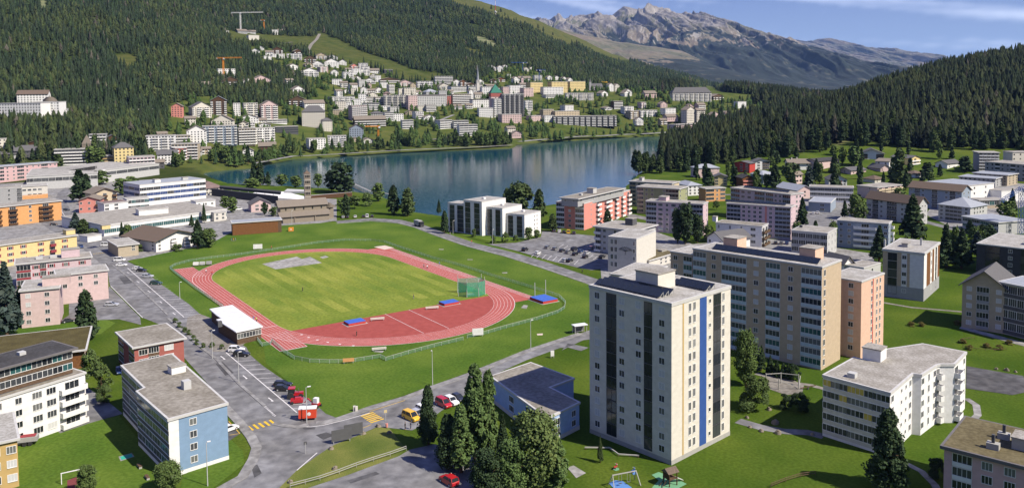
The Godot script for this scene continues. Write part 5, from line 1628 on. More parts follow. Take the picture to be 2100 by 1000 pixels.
	lines("crossing_marking", soil("yellowline"), 0.03, [-60.8,-184.7,-58.9,-182.4,0.55,-59.8,-185.6,-57.9,-183.2,0.55,-58.8,-186.4,-56.9,-184.1,0.55,-57.8,-187.3,-55.9,-184.9,0.55,-56.8,-188.1,-54.9,-185.7,0.55,-35.9,-189.7,-33.4,-192.1,0.5,-35.3,-188.9,-32.8,-191.3,0.5,-34.8,-188.2,-32.2,-190.5,0.5,-34.2,-187.4,-31.6,-189.7,0.5,-33.6,-186.7,-31,-189,0.5,-33.1,-185.9,-30.4,-188.2,0.5,-34.4,-192.6,-26.9,-199.4,0.15,-35,-182.2,-32.7,-184.9,0.15,-269.2,-486.7,-268.7,-487.1,0.5,-268.2,-487.4,-267.7,-487.9,0.5,-267.2,-488.1,-266.7,-488.6,0.5,-266.2,-488.8,-265.6,-489.3,0.5,-265.2,-489.5,-264.6,-490,0.5,-264.1,-490.3,-263.6,-490.7,0.5,-198.1,-387.8,-197.7,-388.1,0.6,-197.3,-388.2,-196.9,-388.5,0.6,-196.5,-388.6,-196.1,-388.9,0.6,-195.8,-389.1,-195.3,-389.3,0.6,-195,-389.5,-194.6,-389.8,0.6,-194.2,-389.9,-193.8,-390.2,0.6,-63.3,-179.9,-61.3,-180.7,0.15,-61.3,-180.7,-66.1,-187.6,0.15])
	lines("road_marking", soil("line"), 0.032, [-82.9,-232.2,-82.2,-231.9,0.3,-71.4,-216,-70.8,-215.8,0.3,-59.9,-199.9,-59.3,-199.7,0.3])
	sheet("concrete_court", [-110.5,-361.2,-99.2,-376.5,-95.3,-370.9,-93.1,-376.2,-84.3,-362,-101.3,-350], 0.024, soil("concrete_slab"))
	sheet("concrete_pad", [-88.3,-374.9,-86.4,-378.1,-84.1,-374.7,-86.2,-371.5], 0.024, soil("concrete_slab"))
	sheet("sand_pit", [-67.5,-398.2,-62.6,-401.7,-57.2,-395.2,-61.2,-390.6], 0.036, soil("sandpit"))
	sheet("concrete_pad", [2.5,-284,3.5,-287.9,5,-287.2,4.5,-282.7], 0.010, soil("concrete_slab"))
	sheet("concrete_pad", [-40.8,-237.3,-40.5,-239.1,-38,-238.2,-38.2,-236.5], 0.010, soil("concrete_slab"))
	sheet("manhole_slab", [-4.7,-339.6,-2.5,-340,-2.5,-338.3,-4.5,-337.9], 0.010, soil("concrete_slab"))
	sheet("manhole_slab", [-20.5,-367,-18.1,-366.9,-18,-365.3,-20.3,-365.4], 0.010, soil("concrete_slab"))
	sheet("manhole_slab", [-35.4,-391.5,-32.9,-391,-33,-389.2,-35.1,-389.7], 0.010, soil("concrete_slab"))
	sheet("manhole_slab", [7.1,-253.5,9,-253.8,8.8,-252,7.2,-251.9], 0.010, soil("sandpit"))
	sheet("trampoline_mat", [-83.1,-169.6,-81.1,-171.3,-79.7,-169.5,-81.6,-167.4], 0.030, soil("concrete_slab"))
	sheet("trampoline_mat", [-82.7,-169.5,-81,-170.9,-80,-169.5,-81.7,-168], 0.040, soil("pool"))
	sheet("sports_mat", [-88.2,-159.1,-86.5,-161.5,-84.2,-159.1,-84.4,-154.6,-85.8,-154.6], 0.030, soil("rubberred"))
	sheet("rubber_mat", [19.4,-161.6,20,-162.3,20.8,-162,20.7,-161.2,20,-160.8], 0.030, soil("rubbergreen"))
	sheet("rubber_mat", [23.1,-160,23.5,-160.7,24.1,-160.3,23.8,-159.3,23.2,-159.1], 0.030, soil("rubberblue"))
	sheet("rubber_mat", [18,-155.8,19.4,-156.9,20.8,-156.5,22.2,-153.8,21.5,-152.7,18.9,-153.1], 0.030, soil("rubberblue"))
	sheet("rubber_mat", [26.8,-159,28.4,-160.2,29.7,-159,31.6,-157,32.9,-155.1,30.3,-152.9,25.9,-153.7,27.8,-156.7], 0.030, soil("rubbergreen"))
	sheet("sand_pit", [10.4,-162.6,11.8,-163.4,14,-160.1,11.9,-158], 0.020, soil("concrete_slab"))
	sheet("playground_sand", [67.1,-217.2,71.1,-213.3,73.7,-207.1,71.3,-201.5,66.9,-200.5,63.8,-205.1], 0.010, soil("gravelyard"))
	set_track()
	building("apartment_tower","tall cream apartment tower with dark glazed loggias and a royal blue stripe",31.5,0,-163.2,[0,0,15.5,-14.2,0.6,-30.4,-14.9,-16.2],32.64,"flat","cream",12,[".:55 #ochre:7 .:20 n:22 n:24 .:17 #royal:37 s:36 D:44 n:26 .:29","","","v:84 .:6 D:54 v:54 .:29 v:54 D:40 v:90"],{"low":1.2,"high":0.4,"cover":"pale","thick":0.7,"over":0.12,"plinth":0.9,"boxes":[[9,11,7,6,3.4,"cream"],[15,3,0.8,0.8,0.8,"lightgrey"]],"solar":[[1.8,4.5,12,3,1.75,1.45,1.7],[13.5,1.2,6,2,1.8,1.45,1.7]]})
	building("apartment_slab","long peach and tan apartment slab with glazed balcony bands and roof collectors",82,0,-217.9,[0,0,8.7,-9,-19.5,-36.4,-28.3,-27.4],27.57,"flat","tan",10,["t:3 .:8","","","g:97 v:110 g:173 v:127 g:93 v:130 g:125"],{"low":0.3,"high":0.3,"spandrel":"bandblue","rail":"bandblue","over":0.15,"cover":"pale","thick":0.5,"solar":[[3.2,3,16,1,2,2,2.4]],"boxes":[[8,6.5,5.5,4.5,3.2,"peach"],[8,30,5.5,4.5,3.2,"peach"]],"band":[0,1,6,6,2]})
	building("apartment_block","peach end block with a thin red stripe adjoining the long tan slab",96.1,0,-226.3,[0,0,10.8,-10.1,4,-17.4,-6.9,-7.4],21.56,"flat","peach",9,[".:58 n:10 #red:5 .:12 n:20 n:20 .:15","","","n:22 g:75 v:130"],{"low":1.6,"high":0.3,"spandrel":"rose","over":0.15,"cover":"pale","boxes":[[6,12,3,3,2.2,"lightgrey"]]})
	building("apartment_block","tan end block at the far left end of the long peach slab",54.2,0,-248.8,[0,0,8.3,-8.7,2.7,-14,-5.5,-5.3],25,"flat","tan",9,["","","","w:70 .:20 g:60"],{"low":1,"high":0.3,"spandrel":"bandblue","over":0.15,"cover":"pale"})
	building("apartment_house","white five storey apartment house with yellow curtains and a boxy roof house",76.6,0,-165.8,[0,0,9.9,-11.1,11.5,-10.4,17.8,-16.4,18.9,-17,22.1,-16.9,29.2,-25.1,22.3,-31.6,12,-27.9,4.3,-19.4,1.8,-22.1,-9.6,-10.8],13.11,"flat","white",5,["w.ssw","","w.n.w","b","","b.w","","","","","","gggggggg"],{"low":0.6,"high":0.3,"cover":"gravel","over":0.2,"thick":0.6,"band":[0,1,1,2,4,1],"spandrel":"offwhite","rail":"white","boxes":[[19.5,9.5,5,4,2.6,"white"],[4,9,1.6,1.6,1,"lightgrey"]]})
	building("apartment_house","dusky pink flat roofed house with two chimney stacks in the bottom right corner",77.7,0,-146.6,[0,0,13.5,11.8,24.5,-0.8,11,-12.6],10.5,"flat","pink",4,["#pink:12 l:30 .:12 W:18 .:14 W:18 .:12 W:18 .:30","","",""],{"low":0.3,"high":0.4,"cover":"moss","over":0.6,"thick":0.6,"rim":"darkrim","boxes":[[7,4,2,1.4,1.1,"concrete"],[7,4,0.5,0.5,2.6,"charcoal"],[7.6,10,2,1.4,1.1,"concrete"],[7.6,10,0.5,0.5,2.6,"charcoal"],[12.5,8,6,4,2,"concrete"]]})
	building("apartment_house","light blue four storey house with white corner strip and flat gravel roof",-68.2,0,-159.8,[0,0,8.8,-8.1,-15.8,-40.4,-24.3,-32.2,-12.3,-17.3,-13.1,-15.3],11.56,"flat","blue",4,["#white:52 .:45 w:62 .:158","","","ggg","","gggg"],{"low":0.9,"high":0.4,"cover":"dirty","thick":0.55,"over":0.25,"plinth":0.8,"plinth_wall":"white","band":[0,0,1,6],"spandrel":"charcoal","rail":"charcoal","boxes":[[9,14,1.6,1.6,1.8,"lightgrey"],[11.5,26,3.2,2.4,1.6,"white"]]})
	building("apartment_house","white terraced apartment house with balconies below its setback top floors",-113.1,0,-166.7,[0,0,13.7,-21.9,1,-29.9,-12.7,-8],11.17,"flat","white",4,[".:150 W:70 .:60 w:70 .:45 W:70 .:20 W:70 .:10 b:185","","",""],{"low":0.4,"high":0.3,"cover":"dirty","over":0.25})
	building("apartment_house","dark glazed setback storeys with a grey roof above the white terraced house",-114.1,11.7,-168.8,[0,0,12.3,-19,4.7,-23.9,-7.6,-4.9],5.4,"flat","charcoal",2,["gggggggggg","","",""],{"low":0.1,"high":0.1,"cover":"felt","over":1,"rim":"darkrim","spandrel":"oldtimber","boxes":[[14,5,1.4,1.4,0.7,"lightgrey"],[19,4,1,1,1.1,"white"]]})
	building("timber_house","orange timber house with a planted roof behind the grey penthouse",-119.4,0,-225.9,[0,0,-9.3,-21.2,-32,-11.3,-22.7,9.9],4.96,"flat","timber",2,[".w.w.","","",""],{"low":0.4,"cover":"grass","over":1.1})
	building("apartment_house","dark red house with white balconies and a stained flat roof beside the road",-100.9,0,-216.8,[0,0,10,-7.9,-0.8,-21.6,-10.8,-13.7],8.2,"flat","brick",3,[".:20 W:55 l:60 W:110 .:30","","","l.l"],{"low":0.2,"high":0.4,"cover":"dirty","over":0.7,"rail":"oldtimber","boxes":[[24,4,1.2,1.2,1.6,"charcoal"]]})
	building("house","yellow house with white framed windows cut by the bottom left corner",-103.3,0,-152.3,[0,0,6.9,-4.7,-1.8,-17.5,-8.7,-12.9],9.2,"flat","ochre",3,[".:130 W:70 .:30 W:66 .:5","","",""],{"low":0.4,"high":0.5,"cover":"pale","over":0.5})
	building("apartment_house","pale pink house front block with roof terrace beside the spruce",-159.5,0,-265,[0,0,10,-4.5,3.5,-18.7,-6.4,-14.1],12,"flat","rose",4,[".:25 v:55 .:80 v:55 .:60","","",""],{"low":0.3,"high":0.4,"cover":"pale","over":0.5,"boxes":[[10,5,9,4,2.6,"rose"]]})
	building("apartment_house","pale pink garage wing with brown doors facing the parking yard",-163.8,0,-294.2,[0,0,14.1,-8.7,8.4,-18.1,-5.8,-9.4],10.42,"flat","rose",4,[".:20 w:60 .:40 w:60 .:40 w:60 .:50","","",""],{"low":0.2,"high":0.4,"cover":"pale","over":0.5,"first":2})
	building("apartment_house","mauve pink house with red shutters left of the sloping street",-193.2,0,-318.9,[0,0,22.6,-13.1,16.5,-23.5,-6,-10.4],9.5,"flat","lilac",3,["l:70 .:6 r:36 l:30 r:50 .:20 r:50 .:30 r:50 .:20","","",""],{"low":0.5,"high":0.4,"cover":"gravel","over":0.6,"rail":"maroon","boxes":[[19,5,6.5,4,3,"lilac"],[8,6,2.4,2,1,"lightgrey"],[13,6,2.4,2,1,"lightgrey"]]})
	building("apartment_house","long yellow apartment house with red shutters and flat roof",-234,0,-348.6,[0,0,30.7,-34.8,21.7,-42.8,-9,-7.9],9.5,"flat","yellow",3,[".:190 r:60 .:30 r:40 .:40 r:50 .:60 r:60 .:30 b:40 .:40 r:50 .:60","","",""],{"low":0.8,"high":0.4,"cover":"gravel","over":0.6,"rail":"maroon","boxes":[[45,5,5,4,2,"yellow"],[62,6,4,3,1.8,"yellow"]]})
	building("house","orange apartment house with dark timber balconies above an arcade",-296.1,0,-464.8,[0,0,25.7,-29.4,15.1,-38.6,-10.5,-9.2],11.21,"flat","orange",4,["b:90 .:40 b:60 .:60 w:50 .:30 b:100 .:60","","",""],{"low":0.4,"high":0.3,"cover":"gravel","over":0.7,"rail":"brown"})
	building("house","small beige flat roofed house at the corner of the sports meadow",-182,0,-378.8,[0,0,6.9,-5.4,-5.4,-21,-12.3,-15.6],5.08,"flat","beige",2,[".:60 .:30 w:30 .:20","","",""],{"low":2.2,"cover":"pale","over":0.6})
	building("chalet","white chalet with wide brown gable roof and stepped terraces",-169.4,0,-390.1,[0,0,12.5,-18,-9.5,-33.2,-22,-15.2],5.54,"gable","white",3,["t.b.bt","","","w.w.w"],{"low":0.4,"ridge":3,"rise":3.4,"cover":"brownslab","over":1.6,"rail":"white"})
	building("retail_hall","long low white hall with grey gravel roof and teal glazing",-216.1,0,-435,[0,0,45.6,-56.1,5.8,-88.4,-39.8,-32.4],5.68,"flat","white",1,["ggggggggggg","","","."],{"low":0.2,"high":1.6,"cover":"gravel","over":0.2,"thick":1,"band":[6]})
	building("house","white three storey house with red window panels on the low hall",-252.3,0,-509.4,[0,0,10,-10.3,2,-18,-7.9,-7.6],7.04,"flat","white",3,["W:20 .:10 W:30 .:30","","",""],{"low":0.5,"cover":"mauve","over":0.3})
	building("retail_hall","white rooftop plant box in the middle of the low hall",-211.3,5.6,-465.9,[0,0,12.9,-9.1,7.7,-16.5,-5.2,-7.3],3.4,"flat","white",1,["","","",""],{"over":0.2})
	building("house","white garage cube at the street corner before the low hall",-216,0,-417.6,[0,0,3.9,-6.6,-2.2,-10.2,-6,-3.5],2.8,"flat","white",1,["","","",""],{"over":0.15})
	building("office_block","white office block clad with rows of blue solar glass",-247.5,0,-548.2,[0,0,31.3,-33.9,12.2,-51.5,-19.1,-17.6],14,"flat","white",3,["gggggggggg","","","ggg"],{"low":1.5,"high":1.4,"cover":"metal","over":0.1,"band":[7,7,0],"boxes":[[14,6,5,4,2,"white"],[34,6,4,3,1.6,"lightgrey"]]})
	building("stepped_block","tallest white stepped block with black glazing strips by the lake",-15.9,0,-425,[0,0,12.2,-14.1,2.3,-22.7,-9.9,-8.6],17.4,"flat","white",6,[".","","",".:12 D:50 .:8 #white:25 D:50 .:20"],{"low":0.3,"high":0.6,"cover":"pale","over":0.05,"group":"white stepped lakeside blocks","boxes":[[8,6,1.5,1.5,0.9,"white"]]})
	building("stepped_block","white stepped block second from the right, one storey above the end block",-5.3,0,-421.4,[0,0,10.1,-14,1.6,-20.2,-8.6,-6.2],14.43,"flat","white",6,[".","","",".:12 D:50 .:8 #white:25 D:50 .:20"],{"low":0.3,"high":0.6,"cover":"pale","over":0.05,"group":"white stepped lakeside blocks","boxes":[[8,6,1.5,1.5,0.9,"white"]]})
	building("stepped_block","lowest white stepped block at the right end of the lakeside row",5.9,0,-417.4,[0,0,8.7,-13,-0.5,-19.1,-9.2,-6.1],11.58,"flat","white",5,[".:60 s:14 .:4 s:12 .:20","","",".:12 D:50 .:8 #white:25 D:50 .:20"],{"low":0.3,"high":0.6,"cover":"pale","over":0.05,"group":"white stepped lakeside blocks","boxes":[[8,6,1.5,1.5,0.9,"white"]]})
	building("stepped_block","white stepped block at the left end of the lakeside row",-26,0,-434.6,[0,0,5.2,-7.4,-3.5,-13.5,-8.7,-6.1],15.03,"flat","white",6,[".","","",".:14 D:40 #white:20 D:50"],{"low":0.3,"high":0.6,"cover":"pale","over":0.05,"group":"white stepped lakeside blocks","boxes":[]})
	building("apartment_house","salmon pink apartment block with rows of white balconies by the lake",38,0,-439.2,[0,0,32.5,-55.9,18.1,-64.3,-14.4,-8.4],14.02,"flat","salmon",5,[".:45 s:30 .:25 b:38 .:40 b:60 .:35 b:30 .:35 b:30 .:30 b:35","","","l:75 v:95 l:80"],{"low":0.3,"high":0.2,"cover":"pale","over":0.1,"rail":"white"})
	building("apartment_house","grey setback top storey with brown flat roof on the salmon block",34.4,14.5,-435.5,[0,0,30.1,-43.4,21.7,-49.2,-8.3,-5.8],2.6,"flat","grey",1,["wwwwwwww","","","ww"],{"cover":"dirty","over":1.1,"boxes":[[24,5,4,4,2.6,"lightgrey"],[12,5,1.5,1.5,1,"lightgrey"]]})
	building("apartment_house","olive green block with five floors of brown loggias, the nearer one",97.2,0,-482.4,[0,0,7.7,-12.5,-14.7,-26.3,-22.4,-13.9],15.88,"flat","olive",6,["w.w","","","l:60 w:55 w:50 .:70 w:20 l:120"],{"low":0.3,"over":0.6,"rail":"sand"})
	building("apartment_house","olive and orange block behind the nearer olive block at the lakeshore",99,0,-513.5,[0,0,7,-11.3,-17.3,-26.3,-24.2,-15],15.51,"flat","sand",6,["w.","","","l:60 w:60 w:60 l:80 w:60 w:60"],{"low":0.3,"over":0.6,"rail":"ochre","boxes":[[5,22,4,3,2,"lightgrey"]]})
	building("house","white house with grey hipped roof behind the olive blocks",122.1,0,-574,[0,0,10.1,-3,4.6,-21.5,-5.5,-18.6],7.01,"hip","white",3,["wwW","","",""],{"rise":2.2,"cover":"metal","low":0.4})
	building("apartment_house","orange and brown block between the olive and the lilac blocks",127.1,0,-542.7,[0,0,13.8,-4,11.2,-12.8,-2.6,-8.8],8.46,"flat","orange",3,["l:100 w:70 l:60","","",""],{"low":0.3,"over":0.5,"rail":"orange"})
	building("apartment_house","long lilac block with black collectors on its roof, the farther one",151.2,0,-448.6,[0,0,9.4,-6.7,-14.4,-39.9,-23.8,-33.2],16.5,"flat","lilac",6,[".:90 w:40 .:20 w:40 .:40","","","l:140 W:90 W:90 .:30 l:150 .:10 l:110 w:60 w:60 l:110"],{"low":0.4,"over":0.35,"rail":"slateblue","solar":[[4.5,5,17,1,2,1.8,1.6]]})
	building("apartment_house","lilac block with black collectors on its roof, the nearer one",136.6,0,-404.8,[0,0,4.6,-7.3,-22.6,-24.2,-27.2,-16.9],16.02,"flat","lilac",7,["s.","","","l:160 w:60 w:60 w:60 w:60 .:20 #salmon:20 w:80 l:170"],{"low":0.5,"over":0.3,"rail":"slateblue","solar":[[3,4,17,1,2,1.8,1.6]]})
	building("apartment_house","lilac block behind the tall dark trees with a pale pink end wall",96.9,0,-419.5,[0,0,4.5,-8.6,-22.3,-22.6,-26.8,-14],15.87,"flat","lilac",6,[".n","","","l:100 W:70 w:50 W:70 w:50 .:60 l:120"],{"low":0.7,"over":0.3,"rail":"slateblue","boxes":[[5,22,6,4,2,"lilac"]]})
	building("hotel","grey flat roofed hotel with small balconies beside the car park",54.6,0,-368.6,[0,0,11.9,-14.9,-4.6,-28,-16.5,-13.1],11.56,"flat","lightgrey",4,["","","","b:60 w:50 .:40 w:60 .:40 w:60 .:40"],{"low":0.5,"over":1,"boxes":[[12,9,5,4,3,"charcoal"],[5,4,1,1,0.8,"charcoal"]]})
	building("apartment_house","white cube house with a dark leafless tree emblem on its wall",50,0,-333.2,[0,0,11.1,-18.5,0.3,-25,-10.8,-6.5],14.25,"flat","offwhite",4,[".","","",".:25 t:50 t:50 .:190 n:30 .:15"],{"low":1.6,"high":0.3,"over":0.05,"cover":"pale","emblem":[3,0.62,9.3,3.2]})
	building("house","low white house with a cluttered mossy flat roof",56.7,0,-342.8,[0,0,15.1,-16.6,5.4,-25.4,-9.6,-8.7],3.49,"flat","offwhite",2,["..wwww","","","s.w.w."],{"low":0.5,"over":0.5,"cover":"moss","boxes":[[14,6,1,1,0.6,"lightgrey"],[20,6,5,3,0.5,"lightgrey"]]})
	building("house","low pale roofed annexe just behind the cream tower",46.8,0,-296.2,[0,0,12.1,-18.9,1.4,-25.8,-10.8,-6.9],7,"flat","offwhite",2,["","","","w.w.w"],{"over":0.4,"cover":"pale"})
	building("apartment_house","white modern house with brown flat roof between lilac and peach blocks",117.5,0,-388.3,[0,0,5.3,-7.9,-13.3,-20.4,-18.6,-12.6],9.5,"flat","white",3,["bb","","","n.n.n.W."],{"low":0.5,"over":0.3,"cover":"dirty","rail":"oldtimber","boxes":[[3,24,3,3,2.2,"white"]]})
	building("house","pale blue gabled house with a red eave in front of the white modern house",94.9,0,-371.4,[0,0,14.5,-8.2,9.4,-17.2,-5.1,-8.9],6.5,"gable","white",2,["","","","w.w"],{"ridge":0,"rise":3,"cover":"slate"})
	building("office_block","grey modern block with two long dark loggias and white end wall",138.8,0,-363.1,[0,0,9.3,-13.2,-3.5,-22.3,-12.8,-9],10.44,"flat","lightgrey",3,["nnn","","","lllll"],{"low":0.6,"high":0.5,"over":0.2,"rail":"grey","boxes":[[9,14,1.2,1.2,1,"charcoal"],[4,6,1,1,1,"charcoal"]]})
	building("apartment_house","dark grey block with white balcony parapets behind the tall spruce",170.9,0,-374.5,[0,0,5.1,-7.9,-13.5,-20,-18.6,-12],12.46,"flat","slateblue",4,["w.b","","","w:90 w:90 b:260 w:60 w:60"],{"low":1.2,"over":0.3})
	building("house","small house with dark slate gables behind the peach slab",133.2,0,-330.4,[0,0,4.3,-2,0.2,-10.9,-4.1,-9],4.5,"gable","white",1,["w","","",""],{"ridge":3,"rise":2.4,"cover":"slate"})
	building("garage","low white garage block with a flat grey roof beside the small slate house",138.6,0,-324.5,[0,0,10.6,-8.8,5.7,-14.6,-4.9,-5.8],3.5,"flat","lightgrey",1,["d","","",""],{"over":0.15})
	building("apartment_house","white block with rounded corners and orange shutter panels",143.7,0,-287.1,[0,0,15.6,-19.8,4.9,-28.2,-10.7,-8.4],16.78,"flat","white",5,[".:20 #timber:26 n:14 #timber:14 .:10 D:10 .:8 #timber:14","","","#tan:36 D:70 #tan:30 w:40 #tan:20 .:100"],{"low":1.2,"high":0.6,"over":0.25,"thick":0.8,"cover":"pale","plinth":4.4,"plinth_wall":"grey","boxes":[[9,8,4,3,1.2,"grey"],[14,4,0.6,0.6,2.6,"lightgrey"],[4,14,0.6,0.6,2.6,"lightgrey"],[15.5,14,0.5,0.5,2.6,"lightgrey"]]})
	building("apartment_house","grey green gabled block with balconies at the right edge of the lawn",149.6,0,-248.2,[0,0,10.4,-12.2,1.1,-20.1,-9.3,-7.9],13.78,"gable","beige",5,["","","","v:100 l:90 .:10 v:110"],{"low":0.4,"high":0.1,"ridge":0,"rise":4.6,"over":1,"cover":"slate","rail":"grey"})
	building("apartment_house","grey wing with glazed balconies cut off by the right edge",156.1,0,-236.4,[0,0,11.3,-6.5,3.5,-20,-7.7,-13.5],15.46,"flat","grey",4,["","","","llllll"],{"low":0.3,"over":0.6,"rail":"charcoal","cover":"metal"})
	building("apartment_house","black clad block with rounded windows behind the rounded white block",201,0,-313.4,[0,0,22.1,-22.6,6.5,-37.8,-15.6,-15.2],12,"flat","dark",4,["","","",".:60 D:110 .:40 w:60 .:40 D:100 .:30"],{"low":1,"over":0.2,"cover":"pale","boxes":[[6,16,1,1,2.4,"lightgrey"],[10,6,4,3,1.2,"charcoal"]]})
	building("apartment_house","pale grey gabled block with brown eaves behind the tallest right hand spruce",219.3,0,-445.2,[0,0,6.7,-3.9,-9.5,-31.9,-16.2,-28],11.4,"gable","lightgrey",4,["w.s.s.","","","W:60 l:60 w:60 .:20 l:100 .:20 w:60 w:60 w:60"],{"low":0.4,"ridge":3,"rise":3.4,"cover":"brownslab","rail":"charcoal"})
	building("apartment_house","pale blue gabled block behind the pale grey gabled block",267.2,0,-490.7,[0,0,9.6,-7.6,-10,-32.3,-19.6,-24.8],12,"gable","slateblue",4,["ww","","","wlw.l.wlw"],{"low":0.4,"ridge":3,"rise":3.2,"cover":"brownslab","rail":"charcoal"})
	building("apartment_house","grey block with an arched metal roof right of the tallest spruce",247.9,0,-446.4,[0,0,15.2,-10.4,5.3,-24.8,-9.9,-14.3],8.94,"hip","lightgrey",4,[".wwww.","","","w:60 l:160 w:70"],{"low":0.4,"rise":4,"cover":"metal","rail":"grey"})
	building("office_block","low pale block with a grey metal roof left of the blue crane",243.5,0,-412.6,[0,0,18.5,-5.7,12,-27,-6.5,-21.3],6.16,"flat","lightgrey",2,[".w.w","","","gggg"],{"low":0.4,"over":0.5,"cover":"metal"})
	building("office_block","white flat roofed block with blue grey roof behind the gabled blocks",287.8,0,-523.8,[0,0,26.2,-14.4,12.7,-38.9,-13.5,-24.5],11,"flat","white",3,[".w.w.","","",""],{"low":0.4,"over":0.3,"cover":"metal"})
	building("school_block","long grey block with pale metal roof and a pink end wall",352.2,0,-602.4,[0,0,13.9,-13.4,-2.9,-30.9,-16.8,-17.5],6.22,"flat","grey",3,[".w.w.","","","wwwwwwww"],{"low":0.4,"over":0.8,"cover":"metal","lod":1})
	building("school_block","second long grey block with pale metal roof farther up the hill",366.1,0,-610.9,[0,0,14.1,-10.7,-0.4,-29.9,-14.5,-19.2],7.82,"flat","beige",4,[".w.w.w","","","wwwwwww"],{"low":0.4,"over":0.8,"cover":"metal","lod":1})
	building("apartment_house","dark grey slab at the right edge below the striped white tower",394.6,0,-634.5,[0,0,20.2,-10.3,5.3,-39.7,-14.9,-29.4],13,"flat","grey",4,["","","","wwlwwlww"],{"low":0.4,"over":0.4,"lod":1})
	building("apartment_tower","white tower with banded balconies and a red top storey at the wood edge",387,2.8,-685.8,[0,0,14.5,3.6,18.2,-11.7,3.7,-15.3],15.74,"flat","grey",6,["bbbbb","","",""],{"low":0.5,"over":0.8,"lod":1,"cover":"pale"})
	building("apartment_house","pale block with flat roof at the right edge below the wood",423.4,5.4,-699.7,[0,0,17.5,-2.6,15.9,-13.5,-1.6,-10.9],12,"flat","offwhite",3,["w.w.w.","","",""],{"low":0.5,"over":0.4,"lod":1})
	building("chalet","big white chalet with wide dark gable front below the right wood",313.4,9,-745.6,[0,0,18.9,6.4,23.4,-6.8,4.5,-13.3],5.02,"gable","white",2,["l.l","","",""],{"ridge":3,"rise":4.2,"cover":"slate","over":1.4,"rail":"brown","lod":1})
	building("house","white house with pale flat gable left of the tall right hand tree",320.3,3.3,-702.7,[0,0,16.5,-20.4,7.9,-27.4,-8.6,-7],7,"gable","white",2,["w.","","","ww"],{"ridge":3,"rise":1.6,"cover":"stoneslab","lod":1})
	building("house","cream house with dark roof and shadowed wall below the pale flat gable",310.4,2.2,-696.4,[0,0,9.1,-2.2,5.3,-17.7,-3.8,-15.5],3.13,"gable","rose",2,["w.w","","",""],{"ridge":3,"rise":3,"cover":"slate","lod":1})
	building("house","yellow house with dark roof behind the right hand trees",345.5,5.7,-716.8,[0,0,11.4,-7.5,1.3,-23,-10.1,-15.5],6,"gable","yellow",2,["b","","",""],{"ridge":3,"rise":2,"cover":"slate","lod":1})
	building("house","low house with brown hipped roof beside the beige balcony block",280,0,-638,[0,0,9.9,-4.7,5.1,-14.8,-4.8,-10.1],2.65,"hip","offwhite",2,["ww","","",""],{"rise":2.6,"cover":"brownslab","lod":1})
	building("house","low house with brown hipped roof right of the tall tree",325.5,0.4,-668.2,[0,0,11.4,-4.6,6.9,-15.8,-4.5,-11.1],2.77,"hip","white",2,["www","","",""],{"rise":2.4,"cover":"brownslab","lod":1})
	building("house","white house with angled slate roofs left of the striped tower",369.9,3.9,-702.8,[0,0,16.7,-10.8,11,-19.7,-5.7,-8.9],4.16,"gable","white",2,["w.w","","",""],{"ridge":0,"rise":2.4,"cover":"slate","lod":1})
	building("house","pale house with slate gable and chimneys beside the conifer row",283.3,1,-691.2,[0,0,16.1,-8,10.3,-19.7,-5.8,-11.7],3.27,"gable","rose",2,["w.w","","","w"],{"ridge":0,"rise":2.2,"cover":"slate","lod":1})
	building("chalet","white house with red shutters above the glass fronted block",237.9,0,-620.5,[0,0,12.8,1.8,14.8,-12,2,-13.9],5,"gable","white",2,[".rrw","","",""],{"ridge":3,"rise":3.4,"cover":"slate"})
	building("apartment_house","glass fronted white block with grid of grey bays",218.9,0,-530,[0,0,3.9,-10.3,-20.7,-19.5,-24.5,-9.3],9.62,"flat","white",3,["","","","gggggg"],{"low":0.3,"over":0.4,"band":[1,2,1]})
	building("workshop","blue grey metal workshop with pale roof beside the lilac end wall",189.6,0,-491.7,[0,0,11.3,-20.9,0.2,-26.8,-11,-6],5.57,"flat","slateblue",2,["","","","..W."],{"low":0.3,"over":0.2,"cover":"metal"})
	building("apartment_house","beige block with long cream balconies behind the rounded tree",242.2,0,-547.9,[0,0,22.7,-13.9,14.9,-26.8,-7.9,-12.8],7.48,"flat","rose",4,["bbbb","","","..s."],{"low":0.3,"over":0.5,"lod":1,"rail":"sand"})
	building("shed","long white shed behind the blue crane",312.9,0,-527.9,[0,0,43.8,-16.5,40.3,-25.8,-3.5,-9.4],7,"flat","white",1,["","","",""],{"over":0.1,"lod":1})
	building("canopy_hall","low beige pavilion with dark glass front right of the arched roof",283.5,0,-501.1,[0,0,17.2,-2.4,16,-11.3,-1.2,-8.9],5,"flat","beige",1,["ggggg","","",""],{"over":0.5})
	building("house","pink house with grey hipped roof at the tip of the right wood",153,0,-687.5,[0,0,19.9,-2.7,18.1,-15.6,-1.8,-12.9],7.88,"hip","rose",3,["s.s.s.s.s","","",""],{"low":0.2,"rise":2.8,"cover":"metal"})
	building("chalet","yellow chalet with slate gable in front of the pink house",154,0,-629.1,[0,0,9.2,1.6,11.2,-10.2,2.1,-11.8],6.98,"gable","yellow",3,["W.W","","",""],{"ridge":3,"rise":1.8,"cover":"slate"})
	building("house","narrow red house with slate gable against the wood",193.6,0.8,-724.3,[0,0,11.4,10,18.7,1.8,7.3,-8.2],7.95,"gable","red",3,[".WW","","",""],{"ridge":3,"rise":1.6,"cover":"slate"})
	building("chalet","white chalet with three window rows and dark left wall by the wood",212.6,1.8,-723.9,[0,0,12.7,-0.7,12.2,-9.3,-0.5,-8.6],8.08,"gable","white",3,["W:90 l:90","","",""],{"ridge":3,"rise":2.2,"cover":"slate","over":1.2,"rail":"brown"})
